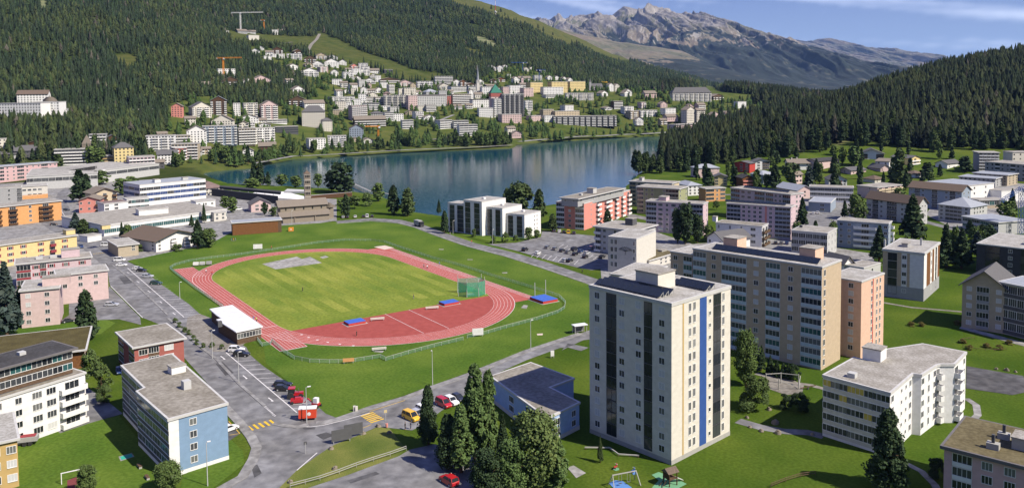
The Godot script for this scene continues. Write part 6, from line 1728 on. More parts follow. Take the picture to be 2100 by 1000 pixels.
	building("chalet","painted white chalet with carved timber gable and two chimneys",239.8,2.3,-716.8,[0,0,17.4,0.6,17.8,-11.4,0.4,-12],6.38,"gable","white",2,["w.t.w","","",""],{"ridge":0,"rise":3,"cover":"stoneslab","over":1.2,"rail":"timber","chimneys":[[4,9.6,-5],[9,9.6,-6]]})
	building("house","dark roofed house with a pale garage right of the carved chalet",262.9,3.2,-711.8,[0,0,24.9,-15.7,16.4,-29.1,-8.5,-13.4],7,"gable","rose",2,["w.w","","",""],{"ridge":0,"rise":1.8,"cover":"felt","lod":1})
	building("chalet","red brown chalet with balconies among dark trees",169.9,0,-610.1,[0,0,8.6,-1.2,7.1,-12.1,-1.5,-10.9],8,"gable","timber",3,["b","","",""],{"ridge":3,"rise":2,"cover":"felt","lod":1,"rail":"salmon"})
	building("house","grey blue house with hipped metal roof hidden in the conifers",194,0,-639.3,[0,0,12,-7.8,5.3,-18.2,-6.8,-10.4],7,"hip","slateblue",2,["ww","","",""],{"rise":2.6,"cover":"metal","lod":1})
	building("house","pale house with a broad grey roof just above the lilac blocks",191.2,0,-553.9,[0,0,11.5,-4,4,-25.3,-7.5,-21.2],5.5,"gable","rose",2,["w","","",""],{"ridge":3,"rise":3,"cover":"metal","lod":1})
	building("house","pink house half hidden behind the blue spruce",217.9,0,-635.1,[0,0,6.5,-4.4,3.8,-8.5,-2.8,-4.1],7.5,"gable","rose",2,["WW","","",""],{"ridge":0,"rise":1.8,"cover":"stoneslab","lod":1})
	building("shopping_centre","long grey shopping centre with a black window band and red sign, near wing",-381,0,-647.8,[0,0,44.6,-22.5,13.6,-83.9,-31,-61.4],10.5,"flat","lightgrey",1,["g:10 g:10 g:10 g:10 g:10 g:10 g:10 g:10 g:10 g:10","","",""],{"low":4.4,"high":1.2,"over":0.3,"cover":"pale","band":[0,1],"boxes":[[30,12,2,2,1,"lightgrey"],[55,14,2,2,1,"white"]]})
	building("shopping_centre","grey shopping centre far wing that bends away to the right",-347.8,0,-685.2,[0,0,26.6,-67,-31.9,-90.3,-58.5,-23.2],10.5,"flat","lightgrey",1,["gggggg","","",""],{"low":4.4,"high":1.2,"over":0.3,"cover":"pale","band":[0,1]})
	building("apartment_house","pink apartment block with loggias left of the shopping centre",-436.9,0.8,-693.4,[0,0,31.2,-44.1,19.8,-52.2,-11.4,-8.1],13,"flat","pink",4,["w:40 l:60 w:50 w:50 l:60 w:50 w:50 w:40 l:60 w:40 w:40","","",""],{"low":0.5,"over":0.8,"cover":"metal","rail":"pink"})
	building("house","grey concrete house with dark balconies left of the bending street",-345.6,0,-552.4,[0,0,12.8,-7.4,6.3,-18.7,-6.5,-11.2],12,"flat","grey",4,["..w.l","","",""],{"low":0.4,"over":0.2,"rail":"charcoal"})
	building("hotel","white hall with large square windows above the orange house",-353.4,0,-588,[0,0,16.6,-10.1,9.3,-22,-7.3,-12],9,"flat","offwhite",2,[".WWWW.","","",""],{"low":1,"high":0.8,"over":0.4,"cover":"pale","plinth":3,"plinth_wall":"orange"})
	building("chalet","salmon chalet with shallow brown gable beside the spruce on the street",-273.8,0,-520.6,[0,0,11.5,-3,8.2,-15.6,-3.3,-12.6],8,"gable","salmon",2,["w.w.b","","",""],{"ridge":3,"rise":2,"cover":"stoneslab","rail":"brown"})
	building("chalet","ochre chalet with broad stone roof behind the salmon chalet",-278.9,0,-548.1,[0,0,10.8,-10.9,0.8,-20.8,-10,-9.8],9,"gable","sand",3,["b.b.b","","",""],{"ridge":3,"rise":3,"cover":"stoneslab","over":1.4,"rail":"brown"})
	building("house","white two storey wing with a black window band before the solar glass office",-244.1,0,-522.1,[0,0,10.4,-8.1,4.3,-16,-6.1,-7.9],8,"flat","white",2,["ggggg","","",""],{"low":0.5,"over":0.2,"cover":"pale"})
	building("house","pale green eaved building with mauve hipped roof right of the solar glass office",-226.7,0,-602,[0,0,11.8,-10.5,-4.1,-28.4,-16,-17.9],4.9,"hip","offwhite",2,["wwwwww","","",""],{"low":0.4,"rise":4.5,"cover":"mauve"})
	building("shed","long timber shed with a pale roof and red board doors at the lawn edge",-147.7,0,-433.6,[0,0,23.2,-9.5,19.8,-17.9,-3.4,-8.3],6.41,"flat","oldtimber",1,["#timber:52 .:4","","",""],{"low":0.2,"over":0.5,"cover":"metal","rim":"rim"})
	building("house","small pink house with brown edged gable before the ice rink",-163.8,0,-516.4,[0,0,10.7,-5.3,5.8,-15.2,-4.9,-9.8],5.03,"gable","rose",2,[".W.W.","","",""],{"low":0.4,"ridge":3,"rise":3,"cover":"slate"})
	building("house","white low house with three windows behind the low hall",-205.1,0,-534.2,[0,0,9.7,-7.9,3.4,-15.7,-6.3,-7.8],4.5,"flat","white",1,["www","","",""],{"over":0.3,"cover":"pale"})
	building("house","white end block of the low hall beside the street to the rink",-174.4,0,-481,[0,0,5.4,-4.8,-8.3,-20.3,-13.8,-15.5],5,"flat","offwhite",2,["ww","","",""],{"over":0.3,"cover":"pale"})
	building("apartment_house","light blue L shaped house with dark flat roof shaded by the cream tower",6.9,0,-172.9,[0,0,7.5,-8.4,1.3,-17.8,7.4,-23.8,-2.7,-35.5,-12.7,-25.8],5.74,"flat","skyblue",2,[".:10 W:40 .:30 w:20 .:10","","","","",".:60 W:40 .:20 W:40 .:40"],{"low":0.8,"high":0.6,"over":0.25,"cover":"dirty","plinth":0.9,"plinth_wall":"offwhite"})
	village("big white gabled house under the mown meadow",-357,118.4,-1592,0.36,27,16,10.6,"gable",6.5,"white","w")
	village([3,6,0,0],-338,123.0,-1632,0.28,15,11,7.7,"gable",4.1,"white","w")
	village([3,6,0,0],-309,112.7,-1605,0.50,13,10,8.9,"gable",3.8,"salmon","b")
	village([3,6,0,3],-298,113.5,-1625,0.24,18,13,13.3,"flat",0,"white","b")
	village([3,6,0,5],-285,101.8,-1571,0.45,18,13,11.6,"flat",0,"white","b")
	village([3,6,0,4],-285,104.4,-1585,0.27,15,11,14.6,"flat",0,"white","b")
	village([3,6,2,1],-328,100.1,-1515,0.37,13,10,9,"gable",3.7,"white","w")
	village([3,6,2,2],-331,103.8,-1532,0.38,12,9,6,"gable",3.5,"white","w")
	village([3,6,2,1],-305,93.8,-1510,0.37,19,14,13.9,"flat",0,"white","b")
	village([3,6,2,2],-305,94.0,-1512,0.24,18,14,12.8,"flat",0,"white","B")
	village([2,6,0,0],-313,108.0,-1574,0.44,11,8,6.3,"side",2.3,"white","w")
	village([3,6,0,0],-272,105.9,-1605,0.23,17,13,6.6,"side",3.7,"white","w")
	village([3,7,3,0],-247,105.0,-1619,0.41,17,12,8.8,"flat",0,"charcoal","g")
	village([3,6,0,1],-287,93.0,-1521,0.57,12,9,4.6,"gable",2.8,"white","b")
	village([3,6,0,2],-267,85.6,-1504,0.24,21,16,6.6,"gable",4,"white","b")
	village([2,7,1,0],-250,88.7,-1530,0.25,10,7,12.4,"flat",0,"white","w")
	village([1,7,3,0],-242,87.3,-1530,0.40,37,16,6.1,"gable",3.7,"oldtimber","B")
	village([3,6,2,0],-278,76.2,-1428,0.58,13,10,7.6,"hip",3.6,"rose","w")
	village([2,6,2,0],-267,66.5,-1384,0.27,10,7,11.7,"flat",0,"cream","w")
	village([2,7,1,0],-255,67.8,-1406,0.31,11,8,9.8,"gable",3,"white","w")
	village([3,7,1,0],-238,61.3,-1380,0.49,16,12,6.1,"gable",3.7,"cream","w")
	village([2,7,1,0],-252,78.0,-1464,0.64,6,6,7.4,"gable",1.6,"rose","w")
	village([3,7,1,0],-234,69.1,-1428,0.47,14,11,6.3,"gable",3.8,"white","b")
	village([3,7,1,1],-233,77.4,-1479,0.39,13,10,10.4,"flat",0,"white","w")
	village([3,7,1,2],-206,42.7,-1292,0.31,17,13,7.1,"flat",0,"white","w")
	village([2,7,1,0],-212,68.0,-1436,0.65,11,8,16,"flat",0,"cream","B")
	village([2,7,1,0],-215,60.9,-1397,0.23,11,8,7.7,"hip",3.1,"rose","w",{"cover":"mauve"})
	village([1,3,0,0],-283,56.3,-1306,0.60,39,16,8.4,"flat",0,"lightgrey","b")
	village([3,3,0,0],-264,44.2,-1246,0.34,15,11,14,"flat",0,"cream","w")
	village([3,17,3,1],-249,50.1,-1303,0.27,13,10,11,"flat",0,"white","w")
	village([3,17,3,2],-229,43.5,-1283,0.30,25,16,10.8,"flat",0,"white","g")
	village([2,17,3,0],-244,52.7,-1325,0.26,12,9,15.7,"flat",0,"white","w")
	village([3,7,1,1],-234,52.5,-1332,0.35,14,10,11.2,"flat",0,"beige","B")
	village([3,7,1,2],-219,51.5,-1334,0.58,15,11,12.1,"flat",0,"beige","B")
	village("big white hotel with rows of grey balconies left of the pink hotel",-203,46.7,-1323,0.29,37,16,19.2,"flat",0,"offwhite","b",{"rail":"grey","name":"hotel"})
	village("tall pale pink hotel beside the broad grey hotel",-163,42.1,-1312,0.47,15,11,23.4,"flat",0,"rose","w",{"name":"hotel"})
	village("broad grey hotel with a black attic roof above the trees",-152,46.4,-1342,0.50,50,16,19.5,"flat",0,"lightgrey","w",{"cover":"felt","rim":"darkrim","thick":2.2,"name":"hotel"})
	village([3,7,3,0],-184,62.7,-1425,0.38,21,16,14.8,"flat",0,"cream","w")
	village([2,7,1,0],-193,63.7,-1425,0.46,8,6,12.9,"flat",0,"cream","w")
	village([3,7,3,0],-172,76.7,-1515,0.24,29,16,12.7,"flat",0,"white","b")
	village([3,0,1,0],-144,83.7,-1566,0.24,34,16,15.2,"flat",0,"offwhite","B")
	village([0,17,3,0],-229,29.8,-1189,0.52,23,16,23.1,"flat",0,"rose","B")
	village([3,17,3,0],-210,35.0,-1240,0.40,20,15,4.9,"hip",3,"grey","w")
	village([1,17,3,0],-220,23.8,-1161,0.35,44,16,10.1,"side",4.5,"oldtimber","B")
	village([3,17,0,1],-186,28.5,-1216,0.48,14,10,13.5,"flat",0,"white","g")
	village([3,17,0,2],-155,18.8,-1174,0.35,16,12,13,"flat",0,"white","g")
	village([3,7,2,0],-174,28.1,-1222,0.42,15,11,11.1,"flat",0,"white","w")
	village([3,7,3,0],-168,63.3,-1435,0.57,14,11,7.1,"side",3,"white","w")
	village([3,7,0,0],-148,63.0,-1443,0.53,21,16,7.5,"hip",4.6,"lightgrey","w",{"cover":"metal"})
	village([0,7,0,0],-119,47.5,-1366,0.32,13,9,25.2,"flat",0,"lightgrey","w")
	village([2,0,1,0],-107,48.7,-1378,0.47,9,7,15.2,"flat",0,"brick","w")
	village([3,0,2,0],-98,48.4,-1380,0.45,34,16,18,"flat",0,"beige","B")
	village([0,0,2,0],-72,52.6,-1416,0.61,8,6,19.1,"gable",2.1,"white","w")
	village([1,0,1,0],-108,69.0,-1491,0.54,50,16,10.5,"flat",0,"white","g",{"cover":"metal"})
	village([2,0,1,0],-95,77.8,-1551,0.34,11,8,11,"gable",3,"timber","b")
	village([3,0,1,0],-82,77.7,-1551,0.65,17,13,5.4,"gable",3.3,"brown","b")
	village([3,1,1,1],-64,43.6,-1367,0.40,29,16,14.1,"flat",0,"white","w",{"cover":"felt","rim":"darkrim","thick":1.4})
	village([3,1,1,2],-52,60.1,-1466,0.26,16,12,18.1,"flat",0,"white","w")
	village("long grey hotel wing with black arched balconies right of the green tower",-14,29.0,-1313,0.55,39,16,37.2,"flat",0,"grey","b",{"rail":"charcoal","name":"hotel"})
	village([3,2,1,0],22,37.8,-1376,0.28,13,10,17,"flat",0,"white","b")
	village("pink terrace building with red blinds below the grand hotel wing",-15,21.2,-1273,0.43,33,16,14,"flat",0,"rose","w")
	village("white terrace building with red blinds left of the green roofed tower",-51,30.0,-1297,0.23,22,16,15.1,"flat",0,"white","w")
	village("grey hotel section under the right side of the green roofed tower",-28,29.6,-1308,0.51,13,10,29.8,"flat",0,"lightgrey","b",{"name":"hotel"})
	village("yellow hotel with white pilasters, left of the three in a row",35,66.6,-1519,0.56,27,16,18.8,"flat",0,"yellow","y",{"cover":"pale","name":"hotel"})
	village("yellow hotel with white pilasters, middle of the three in a row",74,65.3,-1526,0.47,34,16,21,"flat",0,"yellow","y",{"cover":"pale","name":"hotel"})
	village("yellow hotel with white pilasters, right of the three in a row",110,68.4,-1557,0.61,37,16,18.3,"flat",0,"yellow","y",{"cover":"pale","name":"hotel"})
	village([1,2,0,0],58,62.0,-1504,0.35,39,16,14.6,"flat",0,"white","w")
	village([3,2,1,0],22,59.2,-1478,0.52,20,15,16.3,"flat",0,"rose","w")
	village([3,2,0,3],96,52.6,-1468,0.10,17,13,13.2,"flat",0,"offwhite","b")
	village([3,2,0,5],113,52.4,-1473,0.10,17,13,13.3,"flat",0,"offwhite","b")
	village([3,2,0,4],130,52.2,-1476,0.10,16,12,13.3,"flat",0,"offwhite","b")
	village([3,2,2,0],61,57.0,-1476,0.48,33,16,6,"flat",0,"white","g")
	village([1,12,1,0],70,25.3,-1339,0.47,46,16,12.1,"flat",0,"sand","w")
	village([3,12,1,0],51,27.3,-1341,0.42,19,14,13,"flat",0,"beige","w")
	village([3,12,3,0],89,35.1,-1385,0.59,18,14,10.6,"flat",0,"white","w")
	village("long black and white balcony block just above the lakeshore",66,13.9,-1311,0.09,101,16,16.3,"flat",0,"charcoal","b",{"name":"apartment_house"})
	village([3,12,1,0],31,22.5,-1307,0.64,19,14,9.1,"flat",0,"rose","w")
	village([3,12,1,0],52,20.7,-1312,0.42,15,11,10.9,"flat",0,"white","w")
	village([3,1,2,0],-6,9.0,-1198,0.51,13,10,8.8,"side",2.8,"cream","w")
	village([3,1,2,0],0,5.8,-1180,0.24,15,12,5.6,"gable",3.4,"rose","w")
	village([2,16,1,0],186,66.7,-1586,0.53,11,8,13.5,"gable",2.9,"white","w")
	village([2,16,3,0],198,66.5,-1593,0.50,11,8,12.5,"gable",3,"offwhite","w")
	village([3,16,1,0],163,58.4,-1511,0.66,17,12,6.6,"gable",4,"white","b")
	village([3,16,3,1],206,57.8,-1522,0.58,14,11,6.7,"gable",4,"white","b")
	village([3,16,3,2],208,58.3,-1528,0.37,15,11,9.2,"gable",4.3,"white","b")
	village([3,16,1,0],175,37.4,-1423,0.34,17,13,13.8,"flat",0,"oldtimber","B")
	village([3,16,2,0],189,29.0,-1394,0.38,17,13,13.6,"flat",0,"white","b")
	village([3,16,2,1],196,23.1,-1373,0.51,17,13,12.5,"flat",0,"beige","b")
	village([3,16,2,2],197,24.5,-1380,0.22,16,12,11,"flat",0,"beige","b")
	village([3,16,2,0],200,14.7,-1345,0.22,14,10,8.3,"gable",3.9,"white","w")
	village([3,0,3,1],-65,81.5,-1579,0.54,14,11,7.6,"gable",4,"white","b")
	village([3,0,3,2],-51,112.4,-1755,0.42,20,15,7.6,"gable",4.7,"white","b")
	village([3,0,0,0],-29,108.9,-1744,0.29,12,9,11.1,"gable",3.4,"white","w")
	village([3,0,0,0],-19,113.7,-1784,0.26,13,9,8.9,"gable",3.5,"white","b")
	village([2,0,0,0],-8,92.6,-1658,0.24,7,6,10.4,"flat",0,"white","w")
	village([3,1,3,0],4,84.5,-1614,0.56,12,9,10,"gable",3.5,"white","w")
	village([3,0,0,0],-26,87.7,-1625,0.27,14,11,5.7,"gable",3.5,"timber","b")
	village([2,0,0,0],-40,84.8,-1607,0.32,11,8,5.9,"gable",3.1,"brown","b")
	village([3,2,3,0],27,110.4,-1798,0.39,12,9,6.7,"gable",3.4,"offwhite","w")
	village([2,2,3,1],41,115.3,-1835,0.60,10,8,4.1,"gable",2.5,"white","w")
	village([2,2,3,2],73,91.1,-1689,0.41,11,9,6.3,"gable",3.2,"white","w")
	village([2,2,3,0],65,105.9,-1799,0.25,10,7,7.7,"flat",0,"white","w")
	village([3,2,3,0],87,90.0,-1691,0.46,13,10,5.9,"gable",3.6,"white","w")
	village([2,2,0,1],103,86.8,-1680,0.61,11,8,7.5,"gable",3.1,"white","w")
	village([2,2,0,2],114,84.7,-1675,0.58,11,8,7.5,"gable",3.1,"white","w")
	village([3,0,0,0],-52,66.8,-1499,0.60,13,10,10.5,"flat",0,"cream","w")
	village([2,1,3,0],-27,63.2,-1489,0.34,11,8,10.3,"gable",3.1,"white","w")
	village([2,1,0,0],-15,61.4,-1482,0.40,11,8,16.3,"flat",0,"rose","w")
	village([3,1,0,0],-3,62.8,-1493,0.37,22,16,17.4,"flat",0,"white","w")
	village([3,0,0,0],-46,75.9,-1550,0.61,20,15,4.5,"side",2.8,"grey","w")
	village("upper white wing of the lakeside school with window bands, left half",-103,17.5,-1192,0.64,20,15,12.9,"flat",0,"white","g",{"name":"school"})
	village("upper white wing of the lakeside school with window bands, right half",-84,16.7,-1200,0.28,22,16,12.4,"flat",0,"white","g",{"name":"school"})
	village("lower glazed wing of the lakeside school nearest the shore",-73,9.4,-1152,0.29,26,16,15.8,"flat",0,"white","g",{"name":"school"})
	village("tall dark timber house with a pale metal roof",-391,43.9,-1078,0.31,20,15,19.8,"gable",5.5,"brown","b",{"cover":"metal"})
	village([2,15,0,0],-369,42.2,-1100,0.32,9,7,17.2,"flat",0,"white","w")
	village([3,15,0,0],-358,40.7,-1110,0.43,18,14,18.3,"flat",0,"cream","b")
	village([0,4,2,0],-336,36.8,-1113,0.48,22,16,19.6,"gable",6.1,"rose","b")
	village([3,15,0,0],-351,34.3,-1071,0.33,23,16,6.6,"gable",4,"white","w")
	village("cream gabled house standing on the green bank",-361,28.8,-996,0.21,25,16,11.5,"gable",7,"cream","w")
	village([0,15,2,0],-350,16.8,-892,0.40,20,15,16.5,"gable",5.5,"white","w")
	village([0,15,2,0],-342,16.2,-917,0.38,36,16,20.7,"flat",0,"slateblue","b")
	village([3,15,0,0],-312,14.2,-946,0.47,19,14,18.4,"flat",0,"beige","B")
	village([3,3,1,0],-303,14.0,-967,0.64,27,16,17.8,"flat",0,"white","b")
	village([3,3,1,0],-322,31.3,-1092,0.52,26,16,5.6,"flat",0,"white","g")
	village([3,3,1,0],-298,20.5,-1046,0.44,28,16,9.3,"flat",0,"charcoal","g")
	village("cream grand hotel with a dark mansard roof on the lake slope",-281,25.2,-1111,0.21,30,16,21.6,"hip",8.4,"cream","w",{"name":"hotel"})
	village("cream corner pavilion of the grand hotel",-251,20.3,-1100,0.49,13,10,14.6,"hip",3.8,"cream","w",{"name":"hotel"})
	village([3,3,3,0],-304,46.9,-1220,0.52,30,16,9.6,"side",4.5,"white","w")
	village([3,3,3,0],-329,52.0,-1227,0.23,25,16,9.5,"gable",5.8,"oldtimber","b")
	village([3,4,0,3],-400,111.8,-1491,0.64,20,15,7.1,"gable",4.3,"white","w")
	village([3,4,0,5],-380,97.0,-1429,0.65,13,10,5.4,"gable",3.3,"white","w")
	village([3,4,0,4],-339,65.0,-1290,0.62,18,13,12.4,"gable",5,"white","w")
	village("pink manor with big gable inside the wood",-411,82.1,-1319,0.56,29,16,11.2,"gable",6.8,"rose","w")
	village([3,4,1,0],-423,83.3,-1311,0.61,17,13,7.3,"gable",4.5,"white","w")
	village([3,5,0,0],-470,96.5,-1334,0.57,27,16,14.6,"flat",0,"white","w")
	village([3,5,2,0],-444,81.3,-1276,0.39,26,16,10.1,"gable",6.2,"oldtimber","b")
	village([3,5,1,0],-462,77.6,-1219,0.39,22,16,7.8,"side",4.5,"white","w")
	village([3,5,1,0],-465,86.6,-1276,0.26,13,10,6.7,"gable",3.6,"brown","b")
	village([3,3,2,0],-240,4.9,-980,0.50,20,15,13.2,"flat",0,"white","w")
	village([3,17,1,0],-225,5.7,-1012,0.24,22,16,13.5,"flat",0,"white","b")
	village([0,17,1,0],-211,11.4,-1076,0.24,18,14,14.1,"gable",5.2,"slateblue","w",{"cover":"brownslab"})
	village([3,3,1,0],-279,5.4,-912,0.30,18,13,9.5,"side",3.7,"brown","w")
	village([2,15,2,0],-290,5.9,-891,0.28,11,8,5.7,"gable",3.1,"white","w")
	village([3,6,1,1],-370,99.3,-1463,0.36,31,16,9.6,"gable",5.9,"white","b")
	village([3,6,1,2],-373,116.6,-1559,0.32,21,16,8.4,"gable",5.2,"white","b")
	village([3,13,2,1],-493,144.4,-1578,0.23,16,12,6.8,"gable",4.2,"white","w")
	village([3,13,2,2],-494,153.8,-1623,0.21,12,9,5.5,"gable",3.4,"white","w")
	village([3,13,2,0],-467,140.6,-1585,0.28,14,11,8,"side",3,"white","w")
	village([3,13,0,0],-462,144.1,-1611,0.26,20,15,10.2,"gable",5.6,"brown","b")
	village([3,13,2,0],-453,136.6,-1579,0.37,23,16,8,"flat",0,"white","w")
	village([3,6,1,0],-431,134.5,-1600,0.22,28,16,11.1,"flat",0,"white","b")
	village([3,6,1,0],-428,145.2,-1645,0.61,16,12,7.1,"gable",4.3,"brown","b")
	village([3,4,3,0],-458,133.0,-1544,0.49,14,11,6.4,"flat",0,"white","w")
	village([3,6,1,0],-395,126.4,-1591,0.28,22,16,9.5,"gable",5.9,"oldtimber","b")
	village([3,6,2,0],-273,72.5,-1411,0.59,13,10,11.6,"side",2.7,"white","w")
	village([3,13,1,0],-595,199.4,-1819,0.66,21,16,6.7,"side",4.1,"grey","w")
	village([3,13,3,0],-584,201.1,-1850,0.42,18,13,5.4,"side",3.3,"lightgrey","w")
	village([3,13,0,0],-552,203.9,-1922,0.43,15,11,10.8,"flat",0,"white","w")
	village([3,13,0,0],-551,210.8,-1968,0.25,16,12,5.8,"side",3.4,"white","w")
	village([3,13,0,1],-526,204.6,-1958,0.26,13,10,4.5,"gable",2.8,"white","w")
	village([3,13,0,2],-515,205.8,-1977,0.36,16,12,4.6,"gable",2.8,"white","w")
	village([2,13,1,0],-600,190.9,-1742,0.33,11,9,10,"flat",0,"white","w")
	village([3,13,2,0],-551,180.3,-1753,0.59,22,16,11.6,"flat",0,"offwhite","")
	village("white hillside hotel, long flat roofed main wing",-538,43.6,-871,-0.07,46,16,21.5,"flat",0,"white","w",{"name":"hotel"})
	village("white hillside hotel, taller right wing below the dome",-509,42.8,-883,0.07,27,16,23.2,"flat",0,"white","s",{"name":"hotel"})
	village("gabled white house with brown roof above the hillside hotel",-575,57.7,-966,0.31,32,16,16.7,"side",4.5,"white","w",{"cover":"brownslab"})
	village([2,10,0,0],-493,43.3,-897,0.28,11,8,14.9,"flat",0,"lightgrey","B")
	village([3,15,1,0],-418,43.5,-1019,0.22,13,10,14.2,"gable",3.7,"salmon","w")
	village([0,15,1,0],-400,42.4,-1039,0.64,24,16,13.4,"gable",6.6,"cream","b",{"cover":"slate"})
	village([3,15,1,0],-387,34.4,-982,0.45,12,9,9.4,"side",2.5,"cream","w")
	village([3,14,0,0],-372,14.4,-841,0.28,27,16,16.4,"flat",0,"white","b")
	village([3,15,2,0],-359,17.0,-873,0.46,19,14,12.2,"flat",0,"beige","B")
	village([3,14,0,0],-342,7.7,-831,0.22,25,16,15.3,"flat",0,"beige","B")
	village([3,14,0,0],-343,4.9,-800,0.45,18,14,10.3,"side",3.8,"white","w",{"cover":"slate"})
	village([2,14,0,0],-335,7.1,-823,0.65,11,8,12.2,"flat",0,"brick","b")
	village("yellow villa with slate roof and orange chimneys",-375,5.3,-780,0.60,17,13,18,"hip",4.8,"yellow","w",{"name":"villa"})
	village([3,14,1,0],-408,19.6,-827,0.53,16,12,9,"gable",4.4,"brown","b",{"cover":"slate"})
	village([3,14,1,0],-418,19.2,-819,0.33,15,11,14.9,"flat",0,"grey","B")
	village([3,14,1,0],-425,7.9,-768,0.38,27,16,14.9,"flat",0,"charcoal","B")
	village([3,10,2,0],-468,20.5,-791,0.29,21,16,5.9,"gable",3.6,"brown","w")
	village([3,10,2,0],-464,14.8,-772,0.56,21,16,7.2,"side",4.4,"charcoal","w",{"cover":"slate"})
	village([3,10,2,0],-478,14.5,-764,0.45,23,16,4.9,"side",3,"lightgrey","w",{"cover":"slate"})
	village([3,14,2,0],-348,0.9,-751,0.56,22,16,15.5,"flat",0,"lilac","B")
	village([2,14,0,0],-341,2.7,-782,0.36,11,8,6.6,"side",2.3,"charcoal","w")
	village([3,14,1,0],-393,7.1,-782,0.31,22,16,8.3,"flat",0,"ochre","g")
	village([2,10,2,0],-484,20.7,-780,0.58,7,6,12.3,"flat",0,"cream","w")
	village([3,14,3,0],-487,49.8,-986,0.66,28,16,5.9,"flat",0,"concrete","")
	village([1,14,3,0],-474,50.1,-1003,0.60,46,16,4.1,"flat",0,"concrete","")
	village([3,10,0,0],-500,51.8,-989,0.58,14,10,5.2,"flat",0,"offwhite","")
	village("large white hotel with steep grey roof and two pointed gables",292,47.4,-1509,0.14,74,16,16.4,"hip",10,"offwhite","b",{"name":"hotel"})
	village([3,8,0,0],374,49.7,-1541,0.58,27,16,6.9,"gable",4.3,"oldtimber","b")
	village("cream gabled hotel by the station",287,17.2,-1360,0.55,18,14,19.9,"gable",5.1,"cream","w",{"name":"hotel"})
	village([0,9,0,0],305,17.9,-1366,0.31,15,11,18.4,"side",3.2,"cream","w")
	village([3,9,1,0],258,26.4,-1392,0.44,21,16,12.4,"flat",0,"white","w")
	village([3,16,0,0],214,25.1,-1381,0.37,32,16,11.1,"flat",0,"white","b")
	village([3,16,2,0],190,31.0,-1402,0.22,17,13,11.1,"flat",0,"white","w")
	village([3,16,2,0],201,14.8,-1345,0.34,13,9,8.3,"gable",3.5,"white","b")
	village([3,9,1,0],256,19.3,-1367,0.33,20,15,6.8,"side",4.2,"rose","w")
	village([3,9,0,0],333,20.1,-1377,0.52,17,12,7.7,"gable",4.6,"rose","w")
	village([2,9,0,0],359,23.4,-1395,0.64,8,6,8,"gable",2.2,"rose","w")
	village([2,9,0,0],388,24.8,-1406,0.41,9,7,7.7,"gable",2.6,"salmon","w")
	village([3,9,0,0],400,24.6,-1404,0.63,13,10,6.7,"gable",3.6,"white","w")
	village("long low pink railway station building at the shore",254,6.6,-1291,0.66,86,16,9.5,"flat",0,"rose","g")
	village([3,9,2,0],294,4.3,-1295,0.64,26,16,8.3,"flat",0,"white","g")
	village([3,16,0,0],245,54.6,-1522,0.31,23,16,9,"side",4.5,"rose","w")
	village([3,9,0,0],398,35.7,-1461,0.31,17,13,11.9,"flat",0,"white","")
	village([3,8,0,0],507,51.0,-1607,0.30,13,10,8.5,"flat",0,"rose","w")
	village([2,9,3,0],307,35.9,-1448,0.30,11,8,6.2,"gable",3,"rose","w")
	village([3,16,0,0],306,71.8,-1841,0.49,14,11,6.2,"gable",3.8,"oldtimber","w")
	village([2,6,2,0],-267,79.0,-1457,0.58,11,8,13.7,"flat",0,"lightgrey","w")
	village([3,6,2,0],-310,83.4,-1439,0.29,17,13,10.5,"flat",0,"white","w")
	village([3,6,0,0],-298,102.6,-1562,0.33,16,12,12.1,"flat",0,"white","w")
	village([2,3,3,0],-285,64.5,-1351,0.66,11,8,9.8,"side",2.2,"white","b")
	village([2,6,2,0],-280,69.4,-1385,0.43,11,8,4.7,"gable",2.9,"white","w")
	village([3,6,0,0],-265,95.8,-1557,0.21,14,10,6,"gable",3.7,"offwhite","B")
	village([3,6,2,0],-293,78.6,-1427,0.37,12,9,9.2,"side",2.4,"offwhite","b")
	village([3,7,1,0],-247,69.6,-1423,0.27,14,10,4.5,"side",2.8,"white","w")
	village([3,0,1,0],-132,73.3,-1513,0.32,20,15,7.8,"gable",4.8,"cream","b")
	village([3,7,3,0],-204,80.5,-1515,0.40,23,16,7.4,"gable",4.5,"rose","b")
	village([2,7,3,0],-182,75.5,-1499,0.58,11,8,8.4,"gable",3.1,"beige","w")
	village([3,0,1,0],-109,78.7,-1551,0.33,15,11,9.9,"gable",4.2,"white","w")
	village([3,7,0,0],-135,39.2,-1310,0.33,16,12,11.2,"flat",0,"cream","B")
	village([3,7,1,0],-187,38.5,-1277,0.57,15,11,9.7,"flat",0,"lightgrey","w")
	village([3,7,0,0],-148,40.4,-1311,0.37,16,12,9,"flat",0,"cream","w")
	village([3,0,0,0],-66,72.5,-1529,0.30,13,10,10.4,"flat",0,"beige","b")
	village([2,1,1,0],-74,42.3,-1355,0.37,11,8,6.4,"side",2.4,"white","B")
	village([3,11,3,0],-93,41.9,-1345,0.35,13,10,5.8,"side",2.7,"white","b")
	village([3,0,2,0],-69,61.6,-1469,0.22,14,11,9.5,"flat",0,"white","b")
	village([2,0,1,0],-113,63.8,-1465,0.40,11,8,7.7,"side",2.3,"cream","b")
	village([3,2,1,0],17,75.3,-1568,0.38,15,11,6.8,"side",3.2,"white","b")
	village([3,2,1,0],15,87.7,-1641,0.27,25,16,6.9,"side",4.2,"white","w")
	village([3,1,0,0],19,32.2,-1347,0.39,13,10,8.3,"flat",0,"cream","B")
	village([3,3,0,0],-263,38.4,-1212,0.30,15,11,8,"flat",0,"beige","w")
	village([2,3,0,0],-253,45.6,-1268,0.23,10,8,10.7,"flat",0,"white","w")
	village([3,2,3,0],46,89.1,-1663,0.31,16,12,11.3,"flat",0,"white","B")
	village([3,6,1,1],-381,116.1,-1541,0.62,15,11,6.9,"gable",4.1,"beige","b")
	village([3,6,1,2],-385,135.5,-1643,0.42,21,16,8.2,"gable",5,"beige","b")
